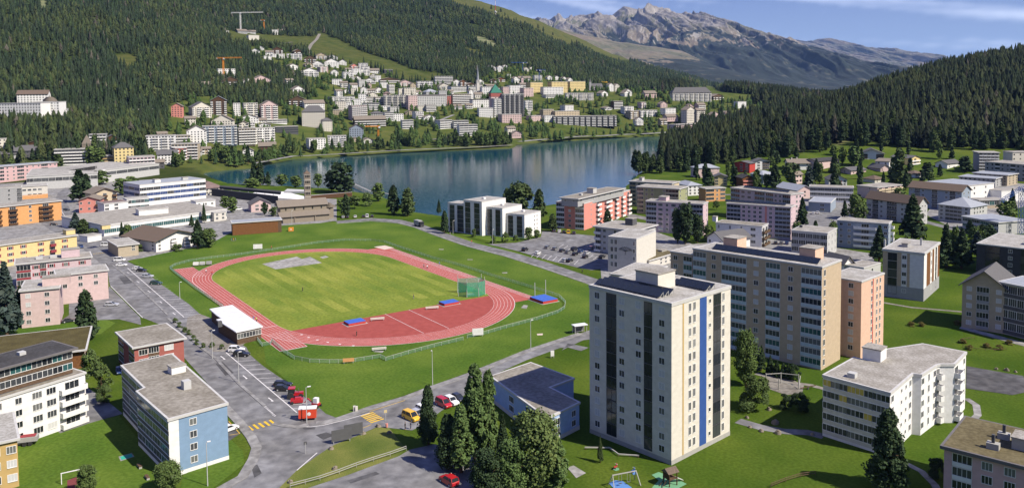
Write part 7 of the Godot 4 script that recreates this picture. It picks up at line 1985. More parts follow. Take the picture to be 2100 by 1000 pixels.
	village([3,6,3,0],-367,136.5,-1666,0.54,21,15,5.6,"gable",3.4,"lightgrey","w")
	village([3,6,1,0],-351,107.7,-1527,0.66,16,12,10.2,"flat",0,"rose","b")
	village([3,7,2,0],-145,30.1,-1248,0.64,14,10,11.6,"flat",0,"white","B")
	village([3,11,1,0],-132,28.0,-1245,0.30,18,13,5.6,"gable",3.5,"white","w")
	village([3,7,2,0],-163,35.6,-1275,0.25,16,12,4.7,"gable",2.9,"beige","w")
	village([3,4,0,0],-369,82.7,-1364,0.60,12,9,9.6,"side",2.6,"white","b")
	village([3,9,3,0],325,34.8,-1446,0.41,15,11,8.8,"side",3.2,"rose","B")
	village([3,9,1,0],259,38.4,-1443,0.44,14,10,7.4,"gable",3.9,"rose","w")
	village([3,9,1,0],242,14.5,-1348,0.42,12,9,7,"side",2.5,"beige","b")
	village([3,16,0,0],223,38.1,-1432,0.65,12,9,10.8,"flat",0,"rose","b")
	village([3,16,1,0],158,36.1,-1412,0.49,16,12,4.2,"gable",2.6,"lightgrey","b")
	village([2,15,0,0],-330,27.6,-1035,0.36,9,7,7.9,"flat",0,"white","B")
	village([2,15,0,0],-338,28.4,-1027,0.28,11,8,6.6,"gable",3.1,"cream","b")
	village([2,15,0,0],-334,33.2,-1086,0.25,12,9,4.1,"side",2.5,"white","w")
	village([3,3,1,0],-325,28.2,-1060,0.28,16,12,3.9,"gable",2.4,"white","w")
	village([2,15,2,0],-324,9.6,-864,0.47,9,7,6.3,"side",1.8,"beige","b")
	village([2,15,2,0],-329,9.4,-854,0.24,8,6,5.1,"side",1.7,"lightgrey","w")
	village([2,14,0,0],-383,25.4,-896,0.63,10,7,5,"side",2,"white","w")
	village([3,17,2,0],-190,7.0,-1053,0.44,15,11,4.5,"gable",2.8,"offwhite","b")
	village([3,17,1,0],-203,8.6,-1055,0.53,12,9,4,"gable",2.4,"beige","w")
	fence("mesh_fence", "pale green mesh fence along the near bend of the running track", [-79.2,-250.9,-75.2,-243.6,-73.1,-245,-73.5,-248,-67,-237.4,-62.3,-231.2,-57.3,-228.4,-51.6,-227.6,-46.6,-227.5,-38,-231.8,-36.1,-229.1,-30.4,-234.9,-23.6,-241,-15.4,-247.6], 1.1, 2.6, "lightgrey", [1.1], true)
	fence("mesh_fence", "pale green mesh fence round the pole vault corner of the track", [-14.3,-249.6,-9.7,-252.5,-2.3,-259.8,7.6,-268.6,14.9,-276.6,17.6,-282.2,18.3,-289.2,16.7,-297.8,13.1,-303.5], 1.1, 2.6, "lightgrey", [1.1], true)
	fence("mesh_fence", "green mesh fence along the far straight of the track", [13.1,-303.5,3.2,-316.9,-8.9,-332.9,-22.3,-352,-35.4,-367.8,-53.8,-394,-64.1,-409.3], 1.1, 3, "grey", [1.1], true)
	fence("mesh_fence", "green mesh fence behind the far bend of the track", [-64.1,-409.3,-71.6,-413.8,-85.2,-415.3,-97.3,-408.6,-106.2,-399.7,-114.9,-391.5,-126,-381.3,-137.4,-374,-145,-367.2,-148,-359.4,-147.8,-353.3], 1.1, 3, "grey", [1.1], true)
	fence("mesh_fence", "green mesh fence beside the home straight and the parking bays", [-147.8,-353.3,-143.1,-345.8,-121.8,-314.8,-102,-287.7], 1.3, 2.6, "charcoal", [1.25], true)
	fence("wooden_fence", "grey two rail wooden fence between rough meadow and yard", [-43.2,-154.9,-38.2,-158,-35,-160.7,-32.1,-163.5,-29.1,-166,-26,-168.4,-23,-171.1], 1.05, 3.4, "concrete", [0.55,0.98], false)
	fence("wooden_fence", "low wooden fence curving across the lawn at the bottom edge", [48.5,-153.3,52,-155.5,55.5,-157.3,58.7,-158.1], 0.9, 3, "oldtimber", [0.45,0.85], false)
	fence("garden_fence", "low ring fence round the planted bed on the right lawn", [130.8,-240.4,133.7,-243,137.6,-243.9], 0.6, 2, "oldtimber", [0.5], false)
	fence("garden_fence", "low front rail of the planted bed on the right lawn", [130.1,-236.5,132.2,-233.4,136.9,-232.5,140.6,-233.1], 0.6, 2.4, "oldtimber", [0.5], false)
	lamp_post("tall lamp post right of the yellow crossing, beside the road", -21.11,-209.85, 8.9, -0.5, 0.4)
	lamp_post("tall lamp post on the lawn edge right of the track fence gap", 4.84,-237.31, 8.8, 0.3, 0.4)
	lamp_post("tall lamp post with twin arm beside the red trailer", -47.81,-186.46, 8.2, 0.6, 0.4)
	lamp_post("lamp post in the traffic island by the empty parking bays", -72.15,-213.07, 8, 0.4, 0.4)
	lamp_post("lamp post in front of the light blue house end wall", -59.55,-156.29, 8.6, 0.3, 0.4)
	lamp_post("lamp post beside the gravel forecourt bushes", -86.09,-232.7, 8, 0.4, 0.4)
	lamp_post("lamp post by the lakeside stepped blocks", -31.38,-431.03, 7, 0.4, 0.4)
	lamp_post("lamp post at the corner of the lakeside lawn", -10.06,-402.7, 7, 0.4, 0.4)
	lamp_post("lamp post by the stone church wall", -125.11,-466.13, 8, 0.3, 0.4)
	lamp_post("thin lamp post on the lawn beside upper parking bays", -122.91,-301.65, 6, 0.3, 0.4)
	car("white estate car nearest the grandstand forecourt","suv","white",-81.3,0.02,-238.9,-0.09)
	car("black car parked just below the white estate car","suv","black",-78.4,0.02,-234.6,-0.09)
	car("black car farthest from the tractor in the lower bays","wagon","black",-59.7,0.02,-209.9,-0.08)
	car("black car next to the red tractor","hatch","black",-58.8,0.02,-207,-0.08)
	car("yellow delivery van beside two standing people","van","yellow",-24,0.02,-187.7,-0.79)
	car("grey blue car behind the yellow van","hatch","silver",-22.6,0.02,-189.5,-0.80)
	car("white car partly hidden by the spruce beside the road","hatch","white",-21.8,0.02,-192.6,-0.81)
	car("dark red van parked between tree and road","van","red",-17.1,0.02,-195.6,-0.88)
	car("white car with black roof right of the dark red van","suv","white",-15.3,0.02,-197,-0.89)
	car("dark car last in the row beside the road","hatch","dark",-13.8,0.02,-199.3,-0.90)
	car("red off-road car in the yard at the bottom edge","suv","red",-12.9,0.02,-156.4,2.28)
	car("white car behind the light blue house","hatch","white",-64.2,0.02,-182.4,0.86)
	car("white van in the upper left parking row by the beige house","van","white",-177.5,0.02,-370.4,0.10)
	car("white saloon below the white van by the beige house","saloon","white",-171.7,0.02,-359.9,0.10)
	car("white car at the top of the striped bays","hatch","white",-161.1,0.02,-352,-0.13)
	car("black open car beside the white car in the striped bays","hatch","black",-157.6,0.02,-348,-0.13)
	car("silver estate car in the striped bays","wagon","silver",-150.3,0.02,-337.2,-0.13)
	car("dark green estate car in the striped bays","wagon","green",-141.4,0.02,-324.5,-0.12)
	car("silver estate car in the yard of the pale pink house","wagon","silver",-143.4,0.02,-292.2,0.04)
	car("black car driving up the sloping street","hatch","black",-178.2,0.02,-358.6,2.06)
	car("white delivery car at the street junction","van","white",-201.7,0.02,-407.5,0.06)
	car("blue car turning at the street junction","hatch","blue",-212.3,0.02,-404,-0.88)
	car("dark car coming down the bend of the upper street","hatch","dark",-287.8,0.02,-531.6,-0.07)
	car("dark car turning below the orange house","hatch","dark",-263.7,0.02,-473.2,0.68)
	car("dark car half under the spruce by the pale pink house","saloon","dark",-148,0.02,-272,0.61)
	car("dark blue car in the shade of the red house","hatch","blue",-107.3,0.02,-221.4,-1.05)
	car("black car alone at the left of the lakeside car park","suv","black",5.6,0.02,-384.9,1.11)
	car("white car nearest the road in the lakeside car park","hatch","white",11.3,0.02,-376.7,1.09)
	car("green grey car at the back left of the car park","wagon","grey",16.4,0.02,-390,1.10)
	car("grey car second in the back row of the car park","hatch","grey",19.8,0.02,-386.3,1.08)
	car("dark car third in the back row of the car park","hatch","dark",22.8,0.02,-382,1.07)
	car("grey car in front of the dark van in the car park","wagon","grey",25.4,0.02,-378.3,1.06)
	car("dark van standing tallest in the car park","van","dark",28.5,0.02,-383.7,1.06)
	car("dark blue car right of the van in the car park","hatch","blue",31.2,0.02,-379.9,1.05)
	car("black car in the middle row of the car park","hatch","black",28.2,0.02,-373.5,1.05)
	car("silver car in the middle row of the car park","wagon","silver",33.7,0.02,-375.6,1.04)
	car("black car at the right of the middle row","hatch","black",32.3,0.02,-367.2,1.04)
	car("silver car in the front row beside a black estate","wagon","silver",22.8,0.02,-360,1.05)
	car("black estate in the front row of the car park","wagon","black",24.9,0.02,-359.5,1.04)
	car("pale blue car in the shadow of the grey hotel","wagon","silver",37,0.02,-387.7,1.05)
	car("black car by the wall of the emblem house","wagon","black",39.8,0.02,-366.8,1.02)
	car("dark car at the left of the row below the salmon block","hatch","dark",21.9,0.02,-435.6,1.50)
	car("white car in the row below the salmon block","hatch","white",24.5,0.02,-433.9,1.50)
	car("black car in the row below the salmon block","hatch","black",26.7,0.02,-431.6,1.49)
	car("yellow van below the salmon block","van","yellow",29,0.02,-430.3,1.49)
	car("dark estate right of the yellow van below the salmon block","wagon","dark",31.7,0.02,-428.3,1.48)
	car("silver car nearest the church apse","hatch","silver",-100.9,0.02,-490,1.75)
	car("dark car second from the church apse","hatch","dark",-98.4,0.02,-489.9,1.74)
	car("white car alone beside the church lawn","hatch","white",-93.9,0.02,-491,1.73)
	car("dark car left of the white van on the church road","hatch","dark",-89,0.02,-491.4,1.72)
	car("white van between two dark cars on the church road","van","white",-87,0.02,-492,1.72)
	car("dark car farthest right on the church road","hatch","dark",-84,0.02,-492.1,1.71)
	car("white van beside the leafy trees at the ice rink","van","white",-175.2,0.02,-527.4,0.67)
	car("dark car at the left in the yard of the grey modern block","hatch","dark",126.3,0.02,-395.4,1.21)
	car("grey car in the middle of the grey modern block yard","hatch","grey",128.8,0.02,-394.7,1.21)
	car("pale blue car at the right of the grey modern block yard","hatch","blue",131.4,0.02,-394.6,1.20)
	car("white car behind the lilac end wall at the workshop","wagon","white",177.5,0.02,-486.6,1.18)
	car("white car beside the workshop, right one","wagon","white",180.7,0.02,-488.2,1.18)
	person("runner in white on the far bend, left of two", "run", "white", "black", -128.7,-343.77, -1.39)
	person("runner in red on the far bend, nearer the infield", "run", "red", "navy", -124.88,-339.98, -1.40)
	person("person in black standing on the infield", "stand", "black", "black", -80.03,-310.9, -0.04)
	person("person in dark clothes on the infield left of the throwing cage", "stand", "navy", "grey", -36.33,-297.53, -0.04)
	person("person in black standing on the red fan near the left landing mat", "stand", "black", "black", -48.71,-252.87, -0.03)
	person("walker in grey on the far straight, left of the pair", "walk", "grey", "black", -38.14,-349.96, -1.01)
	person("walker in white on the far straight, right of the pair", "walk", "white", "black", -36.49,-347.98, -1.01)
	person("walker in blue on the jump runway", "walk", "blue", "grey", -31.89,-354.53, -1.03)
	person("person in blue beside the grandstand roof", "stand", "blue", "grey", -86.28,-270.9, -0.04)
	person("person in lime shirt beside the grandstand roof", "stand", "lime", "black", -84.94,-269.7, -0.04)
	person("person in blue at the left of the three on the far lawn", "walk", "blue", "grey", -142.52,-416.32, -0.05)
	person("person in orange in the middle of the three on the far lawn", "walk", "orange", "grey", -141.52,-416.27, -0.05)
	person("person in grey at the right of the three on the far lawn", "walk", "grey", "grey", -140.97,-417.58, -0.05)
	person("person in black left of the pair beside the yellow van", "stand", "black", "black", -24.61,-181.91, -0.02)
	person("person in navy right of the pair beside the yellow van", "stand", "navy", "navy", -23.4,-182.2, -0.02)
	person("walker in dark clothes on the lakeside road, left of two", "walk", "black", "black", -35.99,-431.29, -1.10)
	person("walker in grey on the lakeside road, right of two", "walk", "grey", "grey", -32.7,-428.22, -1.10)
	person("walker in red on the road by the stepped blocks", "walk", "red", "grey", -20.41,-404.52, -1.10)
	person("walker in black on the road below the car park", "walk", "black", "black", 28.23,-336.73, -1.14)
	person("person in red by the white board behind the far bend", "stand", "red", "black", -116.04,-394.64, -0.05)
	person("person in dark clothes waiting at the bus shelter", "stand", "navy", "black", 21.14,-255.12, -0.03)
	tree("narrow dark conifer left of the tall aspens beside the parked cars","pine","spruce",-18.6,-173.8,12.8,4.7)
	tree("tallest aspen in the clump before the light blue L shaped house","aspen","",-8.1,-164.8,20.6,6.8)
	tree("second tall aspen standing right behind the tallest aspen","aspen","",-5.4,-165.8,19.0,4.9)
	tree("leaning aspen at the left front of the clump","aspen","",-10.8,-160.9,13.9,5.3)
	tree("dark spruce wedged inside the aspen clump","spruce","",-2.4,-159.9,12.0,4.1)
	tree("broad yellowing poplar at the right of the bottom clump","broad","autumn2",3.7,-151.9,15.5,10.5)
	tree("rounded aspen at the far right of the bottom clump","aspen","",7.6,-152.2,10.8,5.5)
	tree("leafy tree at the bottom centre of the clump","broad","aspen",-0.7,-148.7,11.5,6.5)
	tree("dark pine filling the shade behind the aspens","pine","spruce",-13.4,-162.3,11.2,5.7)
	tree("leafy low tree in front of the aspen shade","broad","spruce",-5.1,-147.0,10.5,6.9)
	tree("small conifer tip at the bottom edge of the yard","pine","",-7.1,-150.3,3.9,2.3)
	tree("slender young fir beside the wooden balance beam","spruce","pine",17.3,-164.6,5.6,1.5)
	tree("big dark pine in front of the white five storey house","pine","spruce",69.9,-151.7,15.0,8.2)
	tree("dark shrub beside the dusky pink house","shrub","spruce",81.7,-156.9,4.1,3.5)
	tree("leafy tree between the tower and the peach slab","broad","",58.9,-207.3,13.9,6.6)
	tree("rounded bush tree right of the cream tower","shrub","",56.3,-191.3,8.7,8.2)
	tree("dark conifer against the tan slab wall","spruce","",66.1,-218.0,6.9,3.5)
	tree("dark conifer shrub at the slab lawn, left of five","spruce","",67.5,-214.9,5.2,2.9)
	tree("conifer shrub at the slab lawn, second of five","spruce","",68.8,-213.4,4.4,2.6)
	tree("conifer shrub at the slab lawn, third of five","spruce","",70.1,-212.3,4.3,2.6)
	tree("conifer shrub at the slab lawn, fourth of five","spruce","",71.1,-211.5,4.3,2.6)
	tree("rounded conifer shrub at the slab lawn, last of five","shrub","spruce",72.4,-210.8,4.0,3.7)
	tree("dark shrub in the shade of the white five storey house","shrub","spruce",66.7,-190.4,4.5,4.7)
	tree("dark shrub at the left edge of the white house shade","shrub","spruce",64.0,-191.7,3.8,3.6)
	tree("spruce before the garage wing of the pale pink house","pine","spruce",-132.0,-252.1,14.9,8.0)
	tree("big blue spruce at the left edge","spruce","bluespruce",-158.8,-256.0,22.4,10.6)
	tree("dark spruce right of the big blue spruce at the left edge","spruce","",-161.5,-267.9,12.6,7.3)
	tree("leafy shrub left of the red house","shrub","",-114.0,-218.7,7.2,6.1)
	tree("shrub between white house and red house","shrub","",-104.4,-205.6,7.9,5.4)
	tree("yellowing shrub at the path beside the light blue house","shrub","",-100.9,-200.0,4.3,4.5)
	tree("leafy tree in front of the light blue house","broad","",-66.5,-154.5,5.5,5.5)
	tree("small leafy tree beside the red sports mat","broad","",-81.5,-153.6,5.4,4.1)
	tree("dark fir beside the white chalet","spruce","",-152.5,-397.7,13.8,8.5)
	tree("leafy tree right of the dark fir by the white chalet","broad","",-148.4,-401.2,8.9,9.0)
	tree("low shrub in front of the white chalet, right one","shrub","",-160.9,-393.3,3.3,6.5)
	tree("low shrub in front of the white chalet, left one","shrub","",-179.2,-393.1,3.5,5.1)
	tree("blue spruce left of the low hall","spruce","bluespruce",-238.5,-448.8,10.7,7.8)
	tree("bushy pine beside the blue spruce left of the low hall","pine","",-232.5,-445.5,7.4,8.3)
	tree("shrub row end by the white garage cube","shrub","",-224.0,-439.0,3.7,8.7)
	tree("thin spruce before the teal glazing","spruce","",-203.4,-427.8,8.7,3.3)
	tree("leafy tree right of the thin spruce before the teal glazing","broad","",-199.0,-424.8,7.6,5.0)
	tree("thin spruce at the right end of the low hall","spruce","",-178.5,-476.2,11.1,3.6)
	tree("leafy tree before the right part of the low hall","broad","",-191.6,-475.3,4.8,6.0)
	tree("thin spruce left of the chalet gable","spruce","",-180.6,-462.9,6.9,3.5)
	tree("tall dark spruce on the street before the shopping centre","spruce","",-300.7,-573.3,22.4,14.4)
	tree("dark spruce behind the tall street spruce","spruce","",-315.7,-611.2,15.9,10.5)
	tree("leafy tree before the shopping centre bend","broad","",-340.8,-681.7,11.3,17.9)
	tree("leafy tree beside the solar glass office, left one","broad","",-288.0,-609.1,12.3,13.4)
	tree("leafy tree beside the solar glass office, right one","broad","",-298.0,-645.2,9.9,11.7)
	tree("leafy tree between pink block and shopping centre","pine","",-414.3,-754.1,16.0,13.1)
	tree("tall leafy tree below the stone gable tower","broad","",-396.5,-778.8,17.5,14.4)
	tree("second leafy tree below the stone gable tower","broad","",-389.8,-781.0,15.7,12.3)
	tree("tall lakeside spruce left of the campanile, left of two","spruce","",-207.4,-663.5,19.6,9.8)
	tree("tall lakeside spruce left of the campanile, right of two","spruce","",-202.2,-663.0,18.8,9.8)
	tree("rounded tree before the two lakeside spruces","broad","",-201.2,-637.3,8.7,13.3)
	tree("small conifer right of the two lakeside spruces","spruce","",-196.1,-662.5,11.0,6.5)
	tree("rounded lakeside tree left of the campanile","broad","",-184.9,-661.5,9.0,11.3)
	tree("rounded lakeside tree touching the campanile","broad","",-169.9,-647.3,9.2,9.4)
	tree("leafy tree right of the campanile","broad","",-152.0,-645.8,10.7,7.8)
	tree("big dark tree group leader on the lakeshore right of the campanile","broad","spruce",-126.6,-607.7,22.7,19.7)
	tree("dark tree at the left of the lakeshore group","broad","spruce",-135.7,-619.9,15.4,11.9)
	tree("dark tree at the right of the lakeshore group","broad","spruce",-120.4,-607.2,10.8,9.4)
	tree("dark pine on the church lawn","pine","spruce",-99.8,-492.9,13.2,6.5)
	tree("bush tree beside the small pink house","broad","spruce",-152.4,-505.9,7.5,5.0)
	tree("hedge tree right of the small pink house","shrub","",-144.6,-499.6,5.6,7.3)
	tree("leafy street tree before the rink wall, right one","broad","",-175.3,-515.4,9.8,7.0)
	tree("leafy street tree before the rink wall, left one","broad","",-185.9,-532.9,8.2,7.3)
	tree("willow on the lake meadow, leftmost of four","shrub","",-107.8,-519.1,7.4,9.3)
	tree("willow on the lake meadow, second of four","shrub","",-101.0,-527.0,8.1,10.1)
	tree("willow on the lake meadow, third of four","shrub","",-95.5,-539.8,8.3,9.7)
	tree("tall willow on the lake meadow, last of four","broad","",-91.5,-562.9,12.0,9.4)
	tree("dark conifer on the lake meadow, left of two","pine","spruce",-72.4,-500.6,17.3,9.5)
	tree("bushy conifer on the lake meadow, right of two","pine","",-63.2,-496.2,16.5,10.6)
	tree("small dark fir left of the stepped blocks","spruce","",-45.0,-502.7,8.4,3.6)
	tree("dark tree at the left wall of the stepped blocks","pine","spruce",-36.0,-434.2,11.9,5.1)
	tree("yellow green larch behind the stepped blocks","broad","pine",4.1,-484.4,19.9,17.6)
	tree("dark pine behind the stepped blocks left of the larch","pine","",-3.4,-496.1,15.9,7.6)
	tree("pointed larch right of the stepped blocks","pine","",15.2,-472.9,17.4,9.4)
	tree("small pine before the salmon block","pine","",21.0,-436.9,8.9,6.2)
	tree("garden shrub tree at the end of the stepped blocks, left one","broad","",7.8,-412.2,6.4,4.4)
	tree("garden shrub tree at the end of the stepped blocks, right one","broad","",12.1,-417.3,4.2,3.9)
	tree("garden bush before the stepped blocks, third from left","shrub","",-3.9,-406.2,4.9,4.3)
	tree("garden bush before the stepped blocks, fourth from left","shrub","",1.4,-411.2,2.9,3.4)
	tree("garden bush before the stepped blocks, second from left","shrub","",-9.9,-404.0,4.3,3.3)
	tree("garden bush by the stepped blocks entrance","shrub","",-20.0,-421.9,4.5,3.0)
	tree("dark pine before the salmon balconies","pine","spruce",52.1,-453.7,8.4,5.9)
	tree("tallest dark tree before the lilac block, middle of three","broad","spruce",83.4,-397.7,19.0,8.6)
	tree("dark tree before the lilac block, left of three","broad","spruce",80.1,-400.4,16.2,6.7)
	tree("dark tree before the lilac block, right of three","broad","spruce",89.7,-399.9,13.8,7.2)
	tree("leafy tree right of the three dark trees","broad","",95.5,-402.1,8.2,5.8)
	tree("spruce behind the orange block","spruce","",147.2,-620.8,14.7,11.2)
	tree("spruce right of the yellow chalet","spruce","",168.6,-625.1,14.8,9.1)
	tree("broad spruce right of the red brown chalet","spruce","",181.2,-611.9,14.1,9.7)
	tree("tall spruce above the long lilac block","spruce","",194.3,-610.8,17.4,12.0)
	tree("leafless larch above the long lilac block","broad","pine",215.3,-640.3,15.9,13.5)
	tree("blue spruce beside the pale house above the lilac blocks","spruce","bluespruce",218.8,-608.8,16.6,9.9)
	tree("dark spruce right of the blue spruce","spruce","",239.1,-651.6,15.4,9.0)
	tree("dark conifer beside the dark roofed garage house","spruce","",273.2,-700.9,15.7,10.6)
	tree("small tree between two lilac blocks","shrub","",125.5,-507.3,5.7,5.5)
	tree("rounded broad tree before the glass fronted block","broad","",194.0,-465.1,14.1,10.6)
	tree("tall conifer left of the low hipped houses","pine","",285.4,-609.2,27.4,14.2)
	tree("tallest spruce of the right quarter before the pale grey gables","spruce","",192.8,-396.9,22.0,14.5)
	tree("dark conifer between dark grey block and rounded white block","spruce","",156.7,-351.6,15.1,9.0)
	tree("dark spruce behind the rounded white block, left of three","spruce","",179.9,-340.8,15.1,10.0)
	tree("dark spruce behind the rounded white block, middle of three","spruce","",185.0,-338.7,15.8,10.0)
	tree("dark spruce behind the rounded white block, right of three","spruce","bluespruce",202.0,-357.5,11.6,8.2)
	tree("leafy tree under the blue crane","broad","",276.0,-460.0,10.7,10.7)
	tree("dark conifer left of the striped white tower","pine","spruce",378.2,-690.3,13.1,12.9)
	tree("dark pine above the hipped house","pine","spruce",332.8,-663.1,12.6,12.2)
	tree("pale leafy tree below the big white chalet","broad","aspen",298.7,-722.8,17.1,11.9)
	tree("conifer left of the house with red shutters","spruce","",232.5,-596.0,15.9,8.3)
	tree("leafy tree at the beige balcony block","broad","",254.2,-542.2,8.1,8.4)
	tree("leafy tree left of the low pale block","broad","spruce",225.6,-392.6,8.4,10.6)
	tree("garden tree before the arched roof block","shrub","",216.9,-403.3,3.9,8.1)
	tree("dark conifer beside the canopy pavilion","spruce","",232.6,-418.8,7.0,5.6)
	tree("island bush beside the forecourt, first from the top","shrub","",-111.4,-269.2,1.8,2.1)
	tree("island bush beside the forecourt, second from the top","shrub","",-107.9,-264.2,1.8,2.0)
	tree("island bush beside the forecourt, third from the top","shrub","",-104.3,-259.0,1.7,2.0)
	tree("island bush beside the forecourt, fourth from the top","shrub","",-101.7,-255.9,1.7,1.9)
	tree("island bush beside the forecourt, fifth from the top","shrub","",-98.2,-250.1,1.7,1.9)
	tree("island bush beside the forecourt, sixth from the top","shrub","",-95.4,-245.8,1.6,1.9)
	tree("island bush beside the forecourt, seventh from the top","shrub","",-92.5,-242.5,1.6,1.8)
	tree("island bush beside the forecourt, eighth from the top","shrub","",-90.1,-243.5,1.6,1.8)
	tree("island bush beside the forecourt, ninth from the top","shrub","",-86.3,-241.2,1.6,1.8)
	tree("shrub in the planted bed, first from left","shrub","autumn",130.8,-234.2,1.3,2.5)
	tree("shrub in the planted bed, second from left","shrub","autumn",131.9,-240.1,1.3,2.6)
	tree("shrub in the planted bed, third from left","shrub","autumn",136.7,-235.8,1.3,2.6)
	tree("shrub in the planted bed, fourth from left","shrub","autumn",139.1,-233.9,1.3,2.6)
	tree("shrub in the planted bed, fifth from left","shrub","autumn",144.8,-238.7,1.3,2.6)
	tree("yellow shrub on the right lawn, left one","shrub","autumn",125.4,-257.9,1.4,2.7)
	tree("yellow shrub on the right lawn, middle one","shrub","autumn",128.5,-257.7,1.4,2.7)
	tree("yellow shrub on the right lawn, right one","shrub","autumn",140.6,-258.9,1.4,2.8)
	building("grandstand","small grandstand with a white stepped metal roof beside the home straight",-83.1,0,-245.3,[0,0,5.6,-5.2,-12,-30.3,-17.1,-25.9,-12.1,-18.3,-9.3,-14.7,-10.4,-13.3,-2.6,-3.4],3.7,"flat","oldtimber",1,["gggg","gggggg","","","","","",""],{"low":0.9,"high":0.2,"cover":"whitemetal","rim":"whitemetal","over":0.5,"thick":0.3,"band":[1,2]})
	assembly("church","long stone church with a tiled nave roof and a low side aisle","church",-131.6,0,-471.6,0.461,[["aisle_wall","stone",[["box",0,-1,-4.2,26.7,4.2,0]]],["nave_wall","stone",[["box",-0.5,-1,-14,26.2,9,-4.2],["box",26.2,-1,-12,30.7,6.5,-5.5]]],["aisle_roof","roof:stoneslab",[["quad",-2,3.7,0.9,27.35,3.7,0.9,27.35,6,-4.25,-2,6,-4.25],["quad",-2,3.5,0.9,27.35,3.5,0.9,27.35,3.7,0.9,-2,3.7,0.9]]],["nave_roof","roof:stoneslab",[["ridge",-2,27.15,-15,-3.2,8.8,12.2]]],["apse_roof","roof:stoneslab",[["cone",28.75,6.5,-8.8,28.75,9,-8.8,4.4,0.3,8]]],["windows","pane:0",[["box",2.22,6.6,-4.2,2.92,8.1,-4.1],["box",7.37,6.6,-4.2,8.07,8.1,-4.1],["box",12.51,6.6,-4.2,13.21,8.1,-4.1],["box",17.65,6.6,-4.2,18.35,8.1,-4.1],["box",22.8,6.6,-4.2,23.5,8.1,-4.1]]],["buttress","stone",[["box",6.4,0,0,6.9,3.6,0.5],["box",18.2,0,0,18.7,3.6,0.5]]]])
	assembly("campanile","tall slim stone campanile with arcaded storeys behind the stone church","tower",-139.7,0,-562.1,0.350,[["shaft","stone",[["box",-2,0,-2,2,19.37,2]]],["cornice","offwhite",[["box",-2.15,18.82,-2.15,2.15,19.07,2.15],["box",-2.15,14.94,-2.15,2.15,15.19,2.15],["box",-2.15,11.07,-2.15,2.15,11.32,2.15],["box",-2.15,7.2,-2.15,2.15,7.45,2.15],["box",-2.15,3.32,-2.15,2.15,3.57,2.15]]],["arches","pane:0",[["box",-1.43,16.77,1.96,-0.68,18.47,2.08],["box",1.96,16.77,-1.43,2.08,18.47,-0.68],["box",-0.38,16.77,1.96,0.38,18.47,2.08],["box",1.96,16.77,-0.38,2.08,18.47,0.38],["box",0.68,16.77,1.96,1.43,18.47,2.08],["box",1.96,16.77,0.68,2.08,18.47,1.43],["box",-1.43,12.89,1.96,-0.68,14.59,2.08],["box",1.96,12.89,-1.43,2.08,14.59,-0.68],["box",-0.38,12.89,1.96,0.38,14.59,2.08],["box",1.96,12.89,-0.38,2.08,14.59,0.38],["box",0.68,12.89,1.96,1.43,14.59,2.08],["box",1.96,12.89,0.68,2.08,14.59,1.43],["box",-1.43,9.02,1.96,-0.68,10.72,2.08],["box",1.96,9.02,-1.43,2.08,10.72,-0.68],["box",-0.38,9.02,1.96,0.38,10.72,2.08],["box",1.96,9.02,-0.38,2.08,10.72,0.38],["box",0.68,9.02,1.96,1.43,10.72,2.08],["box",1.96,9.02,0.68,2.08,10.72,1.43],["box",-1.43,5.15,1.96,-0.68,6.85,2.08],["box",1.96,5.15,-1.43,2.08,6.85,-0.68],["box",-0.38,5.15,1.96,0.38,6.85,2.08],["box",1.96,5.15,-0.38,2.08,6.85,0.38],["box",0.68,5.15,1.96,1.43,6.85,2.08],["box",1.96,5.15,0.68,2.08,6.85,1.43]]],["roof","roof:brownslab",[["cap",-2.4,2.4,-2.4,2.4,19.4,21.7]]],["cross","lightgrey",[["box",-0.06,21.57,-0.06,0.06,23.77,0.06],["box",-0.45,22.97,-0.06,0.45,23.09,0.06]]]])
	assembly("ice_rink","open air ice rink with black wall, black canopy and white boards","rink",-179.5,0,-574.4,0.000,[["ice","white",[["prism",[-15.9,-25.2,35.5,2.6,35.8,-9.5,8.1,-45.9,-13,-42],-0.3,0.15]]],["front_wall","dark",[["prism",[-39.8,-27,22.1,21,21.3,17.8,-40.7,-30.2],0,5]]],["canopy","dark",[["prism",[-33.5,-25.6,21,11.2,19.2,2.5,-36.3,-34.3],5,6.6]]],["canopy_post","grey",[["cone",-36.2,0,-41.1,-36.2,5.2,-41.1,0.2,0.2,6],["cone",-28.3,0,-36.2,-28.3,5.2,-36.2,0.2,0.2,6],["cone",-20.6,0,-31.3,-20.6,5.2,-31.3,0.2,0.2,6],["cone",-12.9,0,-26.5,-12.9,5.2,-26.5,0.2,0.2,6],["cone",-5.4,0,-21.8,-5.4,5.2,-21.8,0.2,0.2,6],["cone",2,0,-17.1,2,5.2,-17.1,0.2,0.2,6],["cone",9.3,0,-12.5,9.3,5.2,-12.5,0.2,0.2,6]]],["stand","lightgrey",[["prism",[10.4,-37.5,26.5,-32.4,23.1,-44.7,9,-50.3],0,1.6],["prism",[37.1,-6.9,63.2,-24.2,61.8,-30.7,35.6,-14.5],0,1.2]]],["back_wall","brown",[["prism",[39.5,2.9,65,-14.8,64.3,-17.9,38.5,-1],0,2.6]]]])
	assembly("landing_mat","blue and red high jump mat at the left of the red fan","mat",-51.9,0,-266.8,-0.970,[["base","concrete",[["box",-2.4,0,-3.6,2.4,0.06,3.6]]],["cushion","red",[["box",-2,0.06,-3,2,0.81,3]]],["cover","rubber",[["box",-2.01,0.81,-3.01,2.01,0.95,3.01]]]],"jump landing mats")
	assembly("landing_mat","blue and red high jump mat beside the throwing cage","mat",-22.9,0,-290.2,-0.970,[["base","concrete",[["box",-2.4,0,-3.6,2.4,0.06,3.6]]],["cushion","red",[["box",-2,0.06,-3,2,0.81,3]]],["cover","rubber",[["box",-2.01,0.81,-3.01,2.01,0.95,3.01]]]],"jump landing mats")
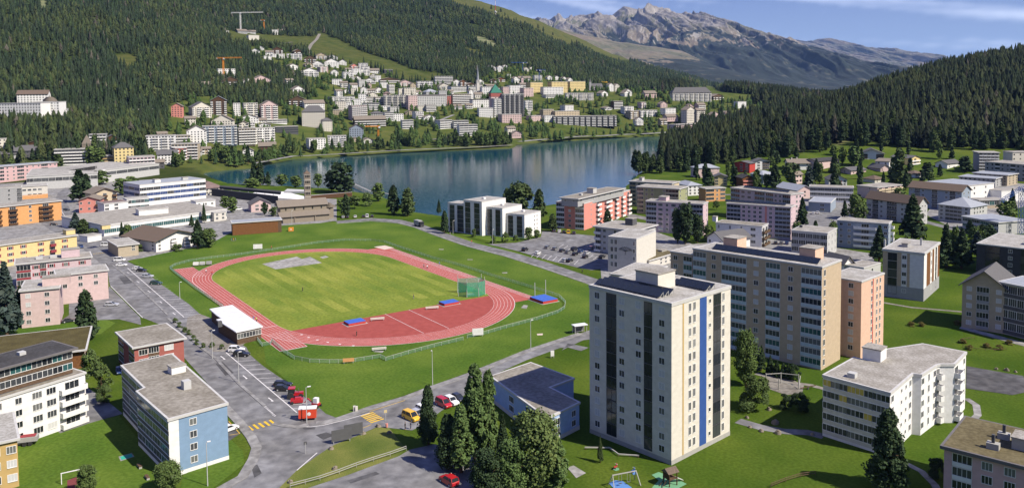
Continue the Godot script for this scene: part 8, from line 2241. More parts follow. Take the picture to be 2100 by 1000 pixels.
	assembly("landing_mat","large blue and red pole vault mat at the right end of the runway","mat",10.8,0,-293.6,-0.970,[["base","concrete",[["box",-4.4,0,-3.85,4.4,0.06,3.85]]],["cushion","red",[["box",-4,0.06,-3.25,4,0.91,3.25]]],["cover","rubber",[["box",-4.01,0.91,-3.26,4.01,1.05,3.26]]]],"jump landing mats")
	assembly("vault_upright","left pole vault upright before the large mat","post",7.7,0,-295.8,-0.970,[["post","lightgrey",[["box",-0.08,0,-0.08,0.08,6,0.08]]],["foot","charcoal",[["box",-0.6,0,-0.25,0.6,0.15,0.25]]]],"pole vault uprights")
	assembly("vault_upright","right pole vault upright behind the large mat","post",11.7,0,-298.4,-0.970,[["post","lightgrey",[["box",-0.08,0,-0.08,0.08,6.4,0.08]]],["foot","charcoal",[["box",-0.6,0,-0.25,0.6,0.15,0.25]]]],"pole vault uprights")
	assembly("throwing_cage","green netted throwing cage with tall pale poles","cage",-15.8,0,-303.8,0.200,[["pole","lightgrey",[["cone",-5,0,2.2,-4.8,6.8,2.11,0.11,0.09,6],["cone",-2.2,0,4.6,-2.11,6.8,4.42,0.11,0.09,6],["cone",2.2,0,4.6,2.11,6.8,4.42,0.11,0.09,6],["cone",5,0,2.2,4.8,6.8,2.11,0.11,0.09,6],["cone",4.6,0,-3.2,4.42,6.8,-3.07,0.11,0.09,6],["cone",-4.6,0,-3.2,-4.42,6.8,-3.07,0.11,0.09,6]]],["net","net",[["quad",-5,0.2,2.2,-2.2,0.2,4.6,-2.2,5.4,4.6,-5,5.4,2.2],["quad",-2.2,0.2,4.6,2.2,0.2,4.6,2.2,5.4,4.6,-2.2,5.4,4.6],["quad",2.2,0.2,4.6,5,0.2,2.2,5,5.4,2.2,2.2,5.4,4.6],["quad",5,0.2,2.2,4.6,0.2,-3.2,4.6,5.4,-3.2,5,5.4,2.2],["quad",4.6,0.2,-3.2,-4.6,0.2,-3.2,-4.6,5.4,-3.2,4.6,5.4,-3.2]]],["slab","concrete",[["box",-1.2,0,-1.2,1.2,0.04,1.2]]]])
	assembly("bench","long white bench on the grass edge right of the middle","bench",-28.2,0,-283.3,0.250,[["seat","offwhite",[["box",-2.3,0.45,-0.23,2.3,0.53,0.23]]],["backrest","offwhite",[["box",-2.3,0.65,-0.28,2.3,1,-0.22]]],["leg","grey",[["box",-1.99,0,-0.25,-1.87,0.45,0.25],["box",1.87,0,-0.25,1.99,0.45,0.25]]]],"benches round the track")
	assembly("bench","long white bench on the grass edge beside the left mat","bench",-45,0,-270,0.250,[["seat","offwhite",[["box",-2.3,0.45,-0.23,2.3,0.53,0.23]]],["backrest","offwhite",[["box",-2.3,0.65,-0.28,2.3,1,-0.22]]],["leg","grey",[["box",-1.99,0,-0.25,-1.87,0.45,0.25],["box",1.87,0,-0.25,1.99,0.45,0.25]]]],"benches round the track")
	assembly("bench","grey bench set on the slab at the near bend","bench",-39.4,0,-238.3,0.250,[["seat","offwhite",[["box",-2.1,0.45,-0.23,2.1,0.53,0.23]]],["backrest","offwhite",[["box",-2.1,0.65,-0.28,2.1,1,-0.22]]],["leg","grey",[["box",-1.82,0,-0.25,-1.7,0.45,0.25],["box",1.7,0,-0.25,1.82,0.45,0.25]]]],"benches round the track")
	assembly("board","white board on posts behind the far bend","board",-122.3,0,-393.8,0.200,[["panel","white",[["box",-2.1,0.5,-0.05,2.1,2.7,0.05]]],["leg","grey",[["box",-1.74,0,-0.06,-1.62,0.6,0.06],["box",1.62,0,-0.06,1.74,0.6,0.06]]]])
	assembly("board","white board on the fence gap of the near bend","board",-11.1,0,-251.1,0.200,[["panel","white",[["box",-1.7,0.5,-0.05,1.7,2.6,0.05]]],["leg","grey",[["box",-1.42,0,-0.06,-1.3,0.6,0.06],["box",1.3,0,-0.06,1.42,0.6,0.06]]]])
	assembly("board","orange and yellow banner on the near fence","board",-46.2,0,-227.3,0.200,[["panel","orange",[["box",-1.55,0.5,-0.05,1.55,1.5,0.05]]],["leg","grey",[["box",-1.3,0,-0.06,-1.18,0.6,0.06],["box",1.18,0,-0.06,1.3,0.6,0.06]]]])
	assembly("board","left dark panel of the roadside billboard pair","board",-37.5,0,-175.4,0.450,[["panel","charcoal",[["box",-2.2,0.5,-0.05,2.2,3,0.05]]],["leg","grey",[["box",-1.82,0,-0.06,-1.7,0.6,0.06],["box",1.7,0,-0.06,1.82,0.6,0.06]]]])
	assembly("board","right dark panel of the roadside billboard pair","board",-35.5,0,-178.3,0.450,[["panel","charcoal",[["box",-2.1,0.5,-0.05,2.1,3,0.05]]],["leg","grey",[["box",-1.74,0,-0.06,-1.62,0.6,0.06],["box",1.62,0,-0.06,1.74,0.6,0.06]]]])
	assembly("board","white notice board on the path near the tower","board",10.8,0,-230.3,0.200,[["panel","white",[["box",-0.5,0.5,-0.05,0.5,2.1,0.05]]],["leg","grey",[["box",-0.46,0,-0.06,-0.34,0.6,0.06],["box",0.34,0,-0.06,0.46,0.6,0.06]]]])
	assembly("equipment_cart","grey hurdle cart at the start of the sprint lanes, left of three","cart",-138.6,0,-358.5,0.200,[["load","white",[["box",-1.1,0.4,-0.65,1.1,1.6,0.65]]],["wheel","tyre",[["cone",-0.8,0.25,-0.7,-0.8,0.25,0.7,0.25,0.25,8],["cone",0.8,0.25,-0.7,0.8,0.25,0.7,0.25,0.25,8]]]])
	assembly("equipment_cart","grey hurdle cart at the start of the sprint lanes, middle of three","cart",-136.1,0,-359.4,0.200,[["load","lightgrey",[["box",-1.1,0.4,-0.65,1.1,1.6,0.65]]],["wheel","tyre",[["cone",-0.8,0.25,-0.7,-0.8,0.25,0.7,0.25,0.25,8],["cone",0.8,0.25,-0.7,0.8,0.25,0.7,0.25,0.25,8]]]])
	assembly("equipment_cart","grey hurdle cart at the start of the sprint lanes, right of three","cart",-133.5,0,-360.3,0.200,[["load","grey",[["box",-1.1,0.4,-0.65,1.1,1.6,0.65]]],["wheel","tyre",[["cone",-0.8,0.25,-0.7,-0.8,0.25,0.7,0.25,0.25,8],["cone",0.8,0.25,-0.7,0.8,0.25,0.7,0.25,0.25,8]]]])
	assembly("tractor","red tractor with a cab parked in the striped bays","tractor",-54.6,0,-201.8,0.150,[["body","car:red",[["box",-0.2,0.7,-0.5,2.2,1.5,0.5],["box",-1.4,0.8,-0.8,0.1,1.3,0.8]]],["cab","pane:0",[["box",-1.3,1.3,-0.75,0.1,2.5,0.75]]],["cab_roof","car:red",[["box",-1.45,2.5,-0.85,0.25,2.68,0.85]]],["wheel","tyre:0",[["cone",-0.9,0.85,-1.2,-0.9,0.85,-0.7,0.85,0.85,14],["cone",-0.9,0.85,0.7,-0.9,0.85,1.2,0.85,0.85,14],["cone",1.6,0.6,-0.93,1.6,0.6,-0.57,0.6,0.6,14],["cone",1.6,0.6,0.57,1.6,0.6,0.93,0.6,0.6,14]]],["exhaust","charcoal",[["cone",1,1.5,0.35,1,2.6,0.35,0.07,0.07,6]]]])
	assembly("implement","dark red mower implement beside the tractor","implement",-53,0,-198.4,0.150,[["deck","car:red",[["box",-1.6,0.3,-0.7,1.4,1.1,0.7],["box",-0.6,1.1,-0.4,0.9,1.5,0.4]]],["wheel","tyre:0",[["cone",-1.2,0.35,-0.98,-1.2,0.35,-0.62,0.35,0.35,14],["cone",-1.2,0.35,0.62,-1.2,0.35,0.98,0.35,0.35,14]]]])
	assembly("box_trailer","bright red box trailer with a white roof at the corner of the bays","trailer",-48,0,-188.4,0.120,[["box","car:orange",[["box",-2,0.6,-1,2,2.7,1]]],["roof","white",[["box",-2.05,2.7,-1.05,2.05,2.82,1.05]]],["emblem","white",[["cone",0.4,1.6,1,0.4,1.6,1.03,0.42,0.42,10]]],["wheel","tyre:0",[["cone",-0.3,0.38,-1.18,-0.3,0.38,-0.82,0.38,0.38,14],["cone",-0.3,0.38,0.82,-0.3,0.38,1.18,0.38,0.38,14]]],["drawbar","grey",[["bar",-2,0.6,0,-3.2,0.5,0,0.12]]]])
	assembly("mini_digger","small red digger with a white cab behind the box trailer","digger",-47.9,0,-195.9,2.800,[["chassis","car:red",[["box",-0.9,0.5,-0.6,0.9,1,0.6]]],["cab","white",[["box",-0.6,1,-0.5,0.5,2.2,0.5]]],["track_belt","tyre:0",[["box",-1.1,0,-0.9,1.1,0.5,-0.5],["box",-1.1,0,0.5,1.1,0.5,0.9]]],["boom","car:red",[["bar",0.9,0.9,0,2.3,1.8,0,0.22],["bar",2.3,1.8,0,3.2,0.6,0,0.18]]]])
	assembly("lorry","dark lorry with a grey box on the lakeside road","lorry",-52.1,0,-456.8,-0.929,[["cab","dark",[["box",1.8,0.6,-1.1,3.6,2.9,1.1]]],["box","grey",[["box",-3.6,0.9,-1.2,1.7,3.4,1.2]]],["windscreen","pane:0",[["box",3.6,1.7,-0.95,3.63,2.6,0.95]]],["wheel","tyre:0",[["cone",-2.6,0.5,-1.18,-2.6,0.5,-0.82,0.5,0.5,14],["cone",-2.6,0.5,0.82,-2.6,0.5,1.18,0.5,0.5,14],["cone",-1.4,0.5,-1.18,-1.4,0.5,-0.82,0.5,0.5,14],["cone",-1.4,0.5,0.82,-1.4,0.5,1.18,0.5,0.5,14],["cone",2.6,0.5,-1.18,2.6,0.5,-0.82,0.5,0.5,14],["cone",2.6,0.5,0.82,2.6,0.5,1.18,0.5,0.5,14]]]])
	assembly("tipping_trailer","grey two axle farm trailer beside the white terraced house","trailer",-105.8,0,-176.1,0.300,[["tub","grey",[["box",-2,0.9,-1,2,1.9,1]]],["load","maroon",[["box",-1.8,1.9,-0.8,1.6,2,0.8]]],["wheel","tyre:0",[["cone",-0.5,0.45,-1.12,-0.5,0.45,-0.77,0.45,0.45,14],["cone",-0.5,0.45,0.77,-0.5,0.45,1.12,0.45,0.45,14],["cone",0.6,0.45,-1.12,0.6,0.45,-0.77,0.45,0.45,14],["cone",0.6,0.45,0.77,0.6,0.45,1.12,0.45,0.45,14]]]])
	assembly("storage_box","bright orange equipment box beside the lakeside road","box",-120,0,-445.3,0.200,[["body","orangebox",[["box",-1.3,0.1,-1,1.3,2,1]]],["base","charcoal",[["box",-1.35,0,-1.05,1.35,0.12,1.05]]],["stripe","white",[["box",-0.45,0.9,-1.02,0.45,1.4,1.02]]]])
	assembly("waste_bin","yellow bin at the end of the timber shed","bin",-128.1,0,-447.9,0.100,[["bin","yellow",[["box",-0.6,0,-0.6,0.6,1.5,0.6]]],["lid","charcoal",[["box",-0.65,1.5,-0.65,0.65,1.62,0.65]]]])
	assembly("waste_bin","blue bin at the end of the timber shed","bin",-126.9,0,-447.8,0.100,[["bin","royal",[["box",-0.6,0,-0.6,0.6,1.5,0.6]]],["lid","charcoal",[["box",-0.65,1.5,-0.65,0.65,1.62,0.65]]]])
	assembly("utility_cabinet","left grey cabinet by the crossing on the lawn","cabinet",-38.1,0,-193.1,0.400,[["cabinet","offwhite",[["box",-0.3,0,-0.25,0.3,1.2,0.25]]],["plinth","grey",[["box",-0.33,-0.02,-0.28,0.33,0.1,0.28]]]])
	assembly("utility_cabinet","right grey cabinet by the crossing on the lawn","cabinet",-37.6,0,-192.9,0.400,[["cabinet","offwhite",[["box",-0.3,0,-0.25,0.3,1.2,0.25]]],["plinth","grey",[["box",-0.33,-0.02,-0.28,0.33,0.1,0.28]]]])
	assembly("bus_shelter","white roofed bus shelter at the road left of the tower","shelter",20.4,0,-253.6,0.400,[["roof","roof:whitemetal",[["box",-2.3,2.6,-1.2,2.3,2.78,1.2]]],["post","lightgrey",[["box",-2.05,0,-0.95,-1.95,2.6,-0.85],["box",-2.05,0,0.85,-1.95,2.6,0.95],["box",1.95,0,-0.95,2.05,2.6,-0.85],["box",1.95,0,0.85,2.05,2.6,0.95]]],["back_panel","pane:2",[["box",-2,0.5,-0.97,2,2.4,-0.92]]],["seat","grey",[["box",-1.5,0.45,-0.85,1.5,0.53,-0.35]]]])
	assembly("traffic_sign","blue parking sign on a pole before the box trailer","sign",-48.4,0,-187.6,0.300,[["pole","lightgrey",[["cone",0,0,0,0,2.4,0,0.05,0.05,6]]],["plate","royal",[["box",-0.33,2,-0.03,0.33,2.65,0.03]]]])
	assembly("traffic_sign","yellow sign post at the right crossing","sign",-29.7,0,-186.7,0.300,[["pole","lightgrey",[["cone",0,0,0,0,2.4,0,0.05,0.05,6]]],["plate","yellow",[["box",-0.33,2,-0.03,0.33,2.65,0.03]]]])
	assembly("traffic_sign","dark traffic sign at the road mouth, near the rough meadow","sign",-44,0,-170,0.300,[["pole","lightgrey",[["cone",0,0,0,0,2.4,0,0.05,0.05,6]]],["plate","charcoal",[["box",-0.33,2,-0.03,0.33,2.65,0.03]]]])
	assembly("litter_bin","orange red litter bin beside the right crossing","bin",-28.9,0,-183,-0.970,[["bin","salmon",[["cone",0,0.2,0,0,1,0,0.28,0.32,8]]],["post","grey",[["box",-0.05,0,-0.05,0.05,1.1,0.05]]]])
	assembly("swing_set","wooden swing set over the blue rubber mat","swing",20.9,0,-154.9,0.350,[["beam","concrete",[["bar",-2.6,2.4,0,2.6,2.4,0,0.16]]],["leg","concrete",[["bar",-2.5,2.4,0,-2.8,0,-1.3,0.14],["bar",-2.5,2.4,0,-2.8,0,1.3,0.14],["bar",2.5,2.4,0,2.8,0,-1.3,0.14],["bar",2.5,2.4,0,2.8,0,1.3,0.14]]],["seat","charcoal",[["box",-1.2,0.5,-0.15,-0.6,0.56,0.15],["box",0.6,0.5,-0.15,1.2,0.56,0.15]]],["chain","grey",[["bar",-1.2,0.5,0,-1.2,2.4,0,0.04],["bar",-0.6,0.5,0,-0.6,2.4,0,0.04],["bar",0.6,0.5,0,0.6,2.4,0,0.04],["bar",1.2,0.5,0,1.2,2.4,0,0.04]]]])
	assembly("climbing_tower","dark timber climbing tower with a slide on the green mat","playground",29.7,0,-155.1,0.500,[["post","brown",[["box",-0.98,0,-0.98,-0.82,2.6,-0.82],["box",-0.98,0,0.82,-0.82,2.6,0.98],["box",0.82,0,-0.98,0.98,2.6,-0.82],["box",0.82,0,0.82,0.98,2.6,0.98]]],["deck","oldtimber",[["box",-1,1.3,-1,1,1.44,1]]],["side","brown",[["box",-0.95,1.44,-0.96,0.95,2.24,-0.88],["box",-0.96,1.44,-0.95,-0.88,2.24,0.95]]],["roof","roof:brownslab",[["ridge",-1.3,1.3,-1.2,1.2,2.6,3.4]]],["ladder","brown",[["bar",-2.4,0,-0.4,-0.9,1.4,-0.4,0.1],["bar",-2.4,0,0.4,-0.9,1.4,0.4,0.1]]],["slide","lightgrey",[["bar",1,1.3,0,3,0.2,0,0.7,0.08]]]])
	assembly("spring_rider","red and white spring rider on a green disc","playground",20,0,-161.6,0.700,[["spring","charcoal",[["cone",0,0,0,0,0.4,0,0.12,0.12,8]]],["seat","red",[["box",-0.45,0.4,-0.12,0.45,0.65,0.12],["box",0.25,0.5,-0.1,0.45,1.1,0.1]]],["handle","white",[["box",0.21,0.95,-0.3,0.29,1.03,0.3]]]])
	assembly("spring_rider","blue and white spring rider on a blue disc","playground",23.3,0,-159.9,0.700,[["spring","charcoal",[["cone",0,0,0,0,0.4,0,0.12,0.12,8]]],["seat","royal",[["box",-0.45,0.4,-0.12,0.45,0.65,0.12],["box",0.25,0.5,-0.1,0.45,1.1,0.1]]],["handle","white",[["box",0.21,0.95,-0.3,0.29,1.03,0.3]]]])
	assembly("balance_beam","zigzag wooden balance beam on the tower lawn","playground",19.9,0,-170.7,-0.100,[["beam","concrete",[["bar",-5.2,0.4,0.3,0,0.4,0,0.22],["bar",0,0.4,0,1.8,0.4,3,0.22],["bar",1.8,0.4,3,6,0.4,3.3,0.22]]],["support","oldtimber",[["box",-5.1,0,0.2,-4.9,0.4,0.4],["box",-2.6,0,0.05,-2.4,0.4,0.25],["box",-0.1,0,-0.1,0.1,0.4,0.1],["box",1.7,0,2.9,1.9,0.4,3.1],["box",3.9,0,3,4.1,0.4,3.2],["box",5.7,0,3.2,5.9,0.4,3.4]]]])
	assembly("rope_playground","wooden rope climbing frame behind the dark shrubs","playground",68.3,0,-206.1,0.000,[["post","concrete",[["cone",-4,0,-2,-4,2.8,-2,0.12,0.12,6],["cone",0,0,-2.5,0,2.8,-2.5,0.12,0.12,6],["cone",4,0,-1,4,2.8,-1,0.12,0.12,6],["cone",3,0,2,3,2.8,2,0.12,0.12,6],["cone",-2,0,2,-2,2.8,2,0.12,0.12,6]]],["beam","concrete",[["bar",-4,2.6,-2,0,2.6,-2.5,0.14],["bar",0,2.6,-2.5,4,2.6,-1,0.14],["bar",3,0.3,2,4.5,2.4,-1,0.14],["bar",-2,2.4,2,3,0.4,2,0.12]]]])
	assembly("seesaw","wooden seesaw on the lawn by the peach slab","playground",73.7,0,-204.2,0.100,[["plank","oldtimber",[["bar",-2,0.35,0,2,0.9,0,0.2]]],["pivot","charcoal",[["box",-0.15,0,-0.15,0.15,0.6,0.15]]]])
	assembly("goal_frame","white goal frame beside the red sports mat","goal",-86.6,0,-158.7,0.550,[["post","white",[["box",-2.27,0,-0.07,-2.13,2.1,0.07],["box",2.13,0,-0.07,2.27,2.1,0.07]]],["crossbar","white",[["box",-2.3,2.1,-0.07,2.3,2.24,0.07]]]])
	assembly("block_bench","wooden block bench on the left lawn, farther one","bench",-76.4,0,-164.5,-0.900,[["seat","oldtimber",[["box",-0.9,0.45,-0.3,0.9,0.55,0.3]]],["leg","concrete",[["box",-0.85,0,-0.28,-0.55,0.45,0.28],["box",0.55,0,-0.28,0.85,0.45,0.28]]]])
	assembly("block_bench","wooden block bench on the left lawn, nearer one","bench",-72.7,0,-159.6,-0.900,[["seat","oldtimber",[["box",-0.9,0.45,-0.3,0.9,0.55,0.3]]],["leg","concrete",[["box",-0.85,0,-0.28,-0.55,0.45,0.28],["box",0.55,0,-0.28,0.85,0.45,0.28]]]])
	assembly("boulder","pale boulder beside the garden path, number eight from the tower","rock",58.8,0,-183.3,0.000,[["rock","stone",[["cone",0,-0.1,0,0.1,0.45,0.05,0.98,0.78,7],["cone",0.1,0.45,0.05,0.05,0.91,0,0.78,0.26,7]]]],"boulders along the garden paths")
	assembly("boulder","pale boulder beside the garden path, number nine from the tower","rock",57.7,0,-177.9,1.000,[["rock","stone",[["cone",0,-0.1,0,0.1,0.39,0.05,0.83,0.66,7],["cone",0.1,0.39,0.05,0.05,0.77,0,0.66,0.22,7]]]],"boulders along the garden paths")
	assembly("boulder","pale boulder beside the garden path, number seven from the tower","rock",54.4,0,-179,2.000,[["rock","stone",[["cone",0,-0.1,0,0.1,0.28,0.05,0.6,0.48,7],["cone",0.1,0.28,0.05,0.05,0.56,0,0.48,0.16,7]]]],"boulders along the garden paths")
	assembly("boulder","pale boulder beside the garden path, number six from the tower","rock",59.9,0,-191.2,3.000,[["rock","stone",[["cone",0,-0.1,0,0.1,0.32,0.05,0.68,0.54,7],["cone",0.1,0.32,0.05,0.05,0.63,0,0.54,0.18,7]]]],"boulders along the garden paths")
	assembly("boulder","pale boulder beside the garden path, number five from the tower","rock",53.4,0,-186.6,4.000,[["rock","stone",[["cone",0,-0.1,0,0.1,0.24,0.05,0.52,0.42,7],["cone",0.1,0.24,0.05,0.05,0.49,0,0.42,0.14,7]]]],"boulders along the garden paths")
	assembly("boulder","pale boulder beside the garden path, number ten from the tower","rock",130.8,0,-216.4,5.000,[["rock","stone",[["cone",0,-0.1,0,0.1,0.35,0.05,0.75,0.6,7],["cone",0.1,0.35,0.05,0.05,0.7,0,0.6,0.2,7]]]],"boulders along the garden paths")
	assembly("boulder","pale boulder beside the garden path, number eleven from the tower","rock",128.6,0,-217.4,6.000,[["rock","stone",[["cone",0,-0.1,0,0.1,0.24,0.05,0.52,0.42,7],["cone",0.1,0.24,0.05,0.05,0.49,0,0.42,0.14,7]]]],"boulders along the garden paths")
	assembly("boulder","pale boulder beside the garden path, number twelve from the tower","rock",64.9,0,-177,7.000,[["rock","stone",[["cone",0,-0.1,0,0.1,0.24,0.05,0.52,0.42,7],["cone",0.1,0.24,0.05,0.05,0.49,0,0.42,0.14,7]]]],"boulders along the garden paths")
	assembly("boulder","pale boulder beside the garden path, number four from the tower","rock",52.5,0,-181.2,8.000,[["rock","stone",[["cone",0,-0.1,0,0.1,0.21,0.05,0.45,0.36,7],["cone",0.1,0.21,0.05,0.05,0.42,0,0.36,0.12,7]]]],"boulders along the garden paths")
	assembly("boulder","pale boulder beside the garden path, number thirteen from the tower","rock",132.4,0,-215,9.000,[["rock","stone",[["cone",0,-0.1,0,0.1,0.21,0.05,0.45,0.36,7],["cone",0.1,0.21,0.05,0.05,0.42,0,0.36,0.12,7]]]],"boulders along the garden paths")
	assembly("boulder","grey stone at the edge of the rough meadow, first from left","rock",-43.9,0,-157.4,0.000,[["rock","stone",[["cone",0,-0.1,0,0.1,0.3,0.05,0.7,0.5,7],["cone",0.1,0.3,0.05,0.05,0.55,0,0.5,0.2,7]]]],"stones at the rough meadow")
	assembly("boulder","grey stone at the edge of the rough meadow, third from left","rock",-36.4,0,-163,1.000,[["rock","stone",[["cone",0,-0.1,0,0.1,0.3,0.05,0.7,0.5,7],["cone",0.1,0.3,0.05,0.05,0.55,0,0.5,0.2,7]]]],"stones at the rough meadow")
	assembly("boulder","grey stone at the edge of the rough meadow, second from left","rock",-39.1,0,-172.2,2.000,[["rock","stone",[["cone",0,-0.1,0,0.1,0.3,0.05,0.7,0.5,7],["cone",0.1,0.3,0.05,0.05,0.55,0,0.5,0.2,7]]]],"stones at the rough meadow")
	assembly("boulder","grey stone at the edge of the rough meadow, fourth from left","rock",-33.6,0,-179.8,3.000,[["rock","stone",[["cone",0,-0.1,0,0.1,0.3,0.05,0.7,0.5,7],["cone",0.1,0.3,0.05,0.05,0.55,0,0.5,0.2,7]]]],"stones at the rough meadow")
	assembly("boulder","grey stone at the edge of the rough meadow, fifth from left","rock",-30.9,0,-183.7,4.000,[["rock","stone",[["cone",0,-0.1,0,0.1,0.3,0.05,0.7,0.5,7],["cone",0.1,0.3,0.05,0.05,0.55,0,0.5,0.2,7]]]],"stones at the rough meadow")
	assembly("boulder","grey stone at the edge of the rough meadow, sixth from left","rock",-27.9,0,-180.2,5.000,[["rock","stone",[["cone",0,-0.1,0,0.1,0.3,0.05,0.7,0.5,7],["cone",0.1,0.3,0.05,0.05,0.55,0,0.5,0.2,7]]]],"stones at the rough meadow")
	assembly("shop_sign","small red sign on the pale wall of the shopping centre","sign",-354.5,4.2,-664.2,0.250,[["panel","red",[["box",-3.5,0,-0.15,3.5,1.6,0.15]]],["letters","white",[["box",-2.8,0.35,0.13,-2,1.25,0.23],["box",-1.2,0.35,0.13,-0.4,1.25,0.23],["box",0.4,0.35,0.13,1.2,1.25,0.23],["box",2,0.35,0.13,2.8,1.25,0.23]]]])
	assembly("church_tower","slender white church tower with a needle spire","tower",-60.6,66.9,-1496.5,0.300,[["shaft","offwhite",[["box",-2.5,-2,-2.5,2.5,23,2.5]]],["belfry","lightgrey",[["box",-2.8,19,-2.8,2.8,20,2.8],["box",-2.8,23,-2.8,2.8,23.8,2.8]]],["louvre","pane:0",[["box",-0.7,20.2,2.45,0.7,22.8,2.65],["box",2.45,20.2,-0.7,2.65,22.8,0.7]]],["spire","roof:metal",[["cone",0,23.5,0,0,51,0,2.6,0.1,8]]]])
	assembly("church_nave","white church nave with a beige gable roof at the foot of the spire","church",-56.3,57.8,-1450.1,0.300,[["wall","offwhite",[["box",-8,-2,-12,8,7,0]]],["roof","roof:stoneslab",[["ridge",-8.5,8.5,-12.5,0.5,7,11.5]]],["window","pane:1",[["box",-5.5,2,-0.05,-4.5,5,0.15],["box",-2.1,2,-0.05,-1.1,5,0.15],["box",1.3,2,-0.05,2.3,5,0.15],["box",4.5,2,-0.05,5.5,5,0.15]]]])
	assembly("hotel_tower","square hotel tower with a steep green copper roof","tower",-24.4,31.4,-1317.1,0.250,[["shaft","rose",[["box",-8.5,-3,-14.5,8.5,37,0.5]]],["corner_turret","brick",[["box",-9,31,-15,9,37,1]]],["roof","roof:copper",[["cap",-9.4,9.4,-15.4,1.4,37,51]]],["windows","pane:1",[["box",-1.8,4,0.45,-0.2,5.8,0.75],["box",-1.8,10,0.45,-0.2,11.8,0.75],["box",-1.8,16,0.45,-0.2,17.8,0.75],["box",-1.8,22,0.45,-0.2,23.8,0.75],["box",-1.8,28,0.45,-0.2,29.8,0.75],["box",3.2,4,0.45,4.8,5.8,0.75],["box",3.2,10,0.45,4.8,11.8,0.75],["box",3.2,16,0.45,4.8,17.8,0.75],["box",3.2,22,0.45,4.8,23.8,0.75],["box",3.2,28,0.45,4.8,29.8,0.75]]]])
	assembly("leaning_tower","old square bell tower with a pointed cap, leaning a little","tower",20.5,79.4,-1590.6,0.300,[["shaft","rose",[["box",-2.1,-2,-2.1,2.1,15,2.1]]],["window","pane:0",[["box",-0.45,10,2,0.45,12,2.2]]],["cap","roof:slate",[["cap",-2.3,2.3,-2.3,2.3,15,21]]]])
	assembly("stone_church","grey stone church with a gabled porch right of the yellow hotels","church",162.5,68.7,-1585.2,0.200,[["wall","grey",[["box",-9,-3,-14,12,8,0]]],["roof","roof:slate",[["ridge",-9.5,12.5,-14.5,0.5,8,14]]],["bell_tower","grey",[["box",-14,-3,-6,-10,17,-2]]],["spire","roof:slate",[["cap",-14.2,-9.8,-6.2,-1.8,17,24]]],["window","pane:0",[["box",1.3,1.5,-0.04,2.7,5,0.16]]]])
	assembly("museum","round stone museum with a pale dome in the hillside wood","building",-516.4,48.5,-929.7,0.000,[["drum","stone",[["cone",0,-2,0,0,14,0,8.2,8.2,20],["cone",9,-3,1,9,7,1,4.4,4.2,12]]],["cornice","lightgrey",[["cone",0,14,0,0,15,0,8.8,8.6,20]]],["dome","roof:stoneslab",[["dome",0,15,0,8]]],["lantern","offwhite",[["cone",0,22.6,0,0,25,0,1,0.3,8]]],["window","pane:0",[["box",-2.9,5,7.95,-1.9,8,8.25],["box",1.1,5,7.95,2.1,8,8.25]]]])
	assembly("stone_gable_ruin","pointed old stone gable tower at the wood edge","tower",-410.7,14.3,-800.1,0.200,[["shaft","stone",[["box",-3.5,-2,-3.5,3.5,12,3.5]]],["roof","roof:stoneslab",[["cap",-3.8,3.8,-3.8,3.8,12,21]]],["window","pane:0",[["box",-0.5,6,3.4,0.5,7.6,3.6]]]])
	assembly("radio_mast","red and white radio mast on the wooded ridge","mast",-49,298,-2666.2,0.000,[["lower_section","offwhite",[["cone",0,-5,0,0,25,0,3,1.6,6]]],["upper_section","red",[["cone",0,25,0,0,42,0,1.2,1,6]]],["top_section","white",[["cone",0,42,0,0,55,0,1,0.7,6]]],["tip","red",[["cone",0,55,0,0,72,0,0.8,0.3,6]]],["platform","lightgrey",[["cone",0,18,0,0,21,0,5,5,8]]]])
	assembly("tower_crane","white tower crane above the upper meadow houses","crane",-595.2,203.9,-1839.1,0.000,[["mast","white",[["lattice",0,0,0,0,43.1,0,2,2.2,0.42]]],["jib","white",[["lattice",0,43.1,0,51,43.1,3,1.6,2.2,0.4]]],["counter_jib","white",[["lattice",0,43.1,0,-19.3,43.1,-1,1.6,2.2,0.4]]],["counterweight","concrete",[["box",-20.58,40.9,-1.8,-17.98,43.3,-0.2]]],["cab","white",[["box",0.5,40.7,0.1,2.3,42.7,1.9]]]])
	assembly("tower_crane","orange tower crane over the chalets in the wood","crane",-457.3,93.6,-1322.4,0.000,[["mast","orangebox",[["lattice",0,0,0,0,34.5,0,1.8,2.2,0.42]]],["jib","orangebox",[["lattice",0,34.5,0,30.4,34.5,3,1.44,2.2,0.4]]],["counter_jib","orangebox",[["lattice",0,34.5,0,-9.9,34.5,-1,1.44,2.2,0.4]]],["counterweight","concrete",[["box",-11.15,32.29,-1.8,-8.55,34.69,-0.2]]],["cab","white",[["box",0.5,32.09,0.1,2.3,34.09,1.9]]]])
	assembly("tower_crane","short orange crane right of the white crane","crane",-568,209,-1921.2,0.000,[["mast","orangebox",[["lattice",0,0,0,0,28.2,0,1.6,2.2,0.42]]],["jib","orangebox",[["lattice",0,28.2,0,2.4,28.2,3,1.28,2.2,0.4]]],["counter_jib","orangebox",[["lattice",0,28.2,0,-7.1,28.2,-1,1.28,2.2,0.4]]],["counterweight","concrete",[["box",-8.35,26.01,-1.8,-5.75,28.41,-0.2]]],["cab","white",[["box",0.5,25.81,0.1,2.3,27.81,1.9]]]])
	assembly("tower_crane","orange crane standing by the far lakeshore","crane",-169.7,6,-1052.9,0.000,[["mast","orangebox",[["lattice",0,0,0,0,23.2,0,1.4,2.2,0.42]]],["jib","orangebox",[["lattice",0,23.2,0,-16.3,23.2,3,1.12,2.2,0.4]]],["counter_jib","orangebox",[["lattice",0,23.2,0,1.3,23.2,-1,1.12,2.2,0.4]]],["counterweight","concrete",[["box",-0.05,20.96,-1.8,2.55,23.36,-0.2]]],["cab","white",[["box",0.5,20.76,0.1,2.3,22.76,1.9]]]])
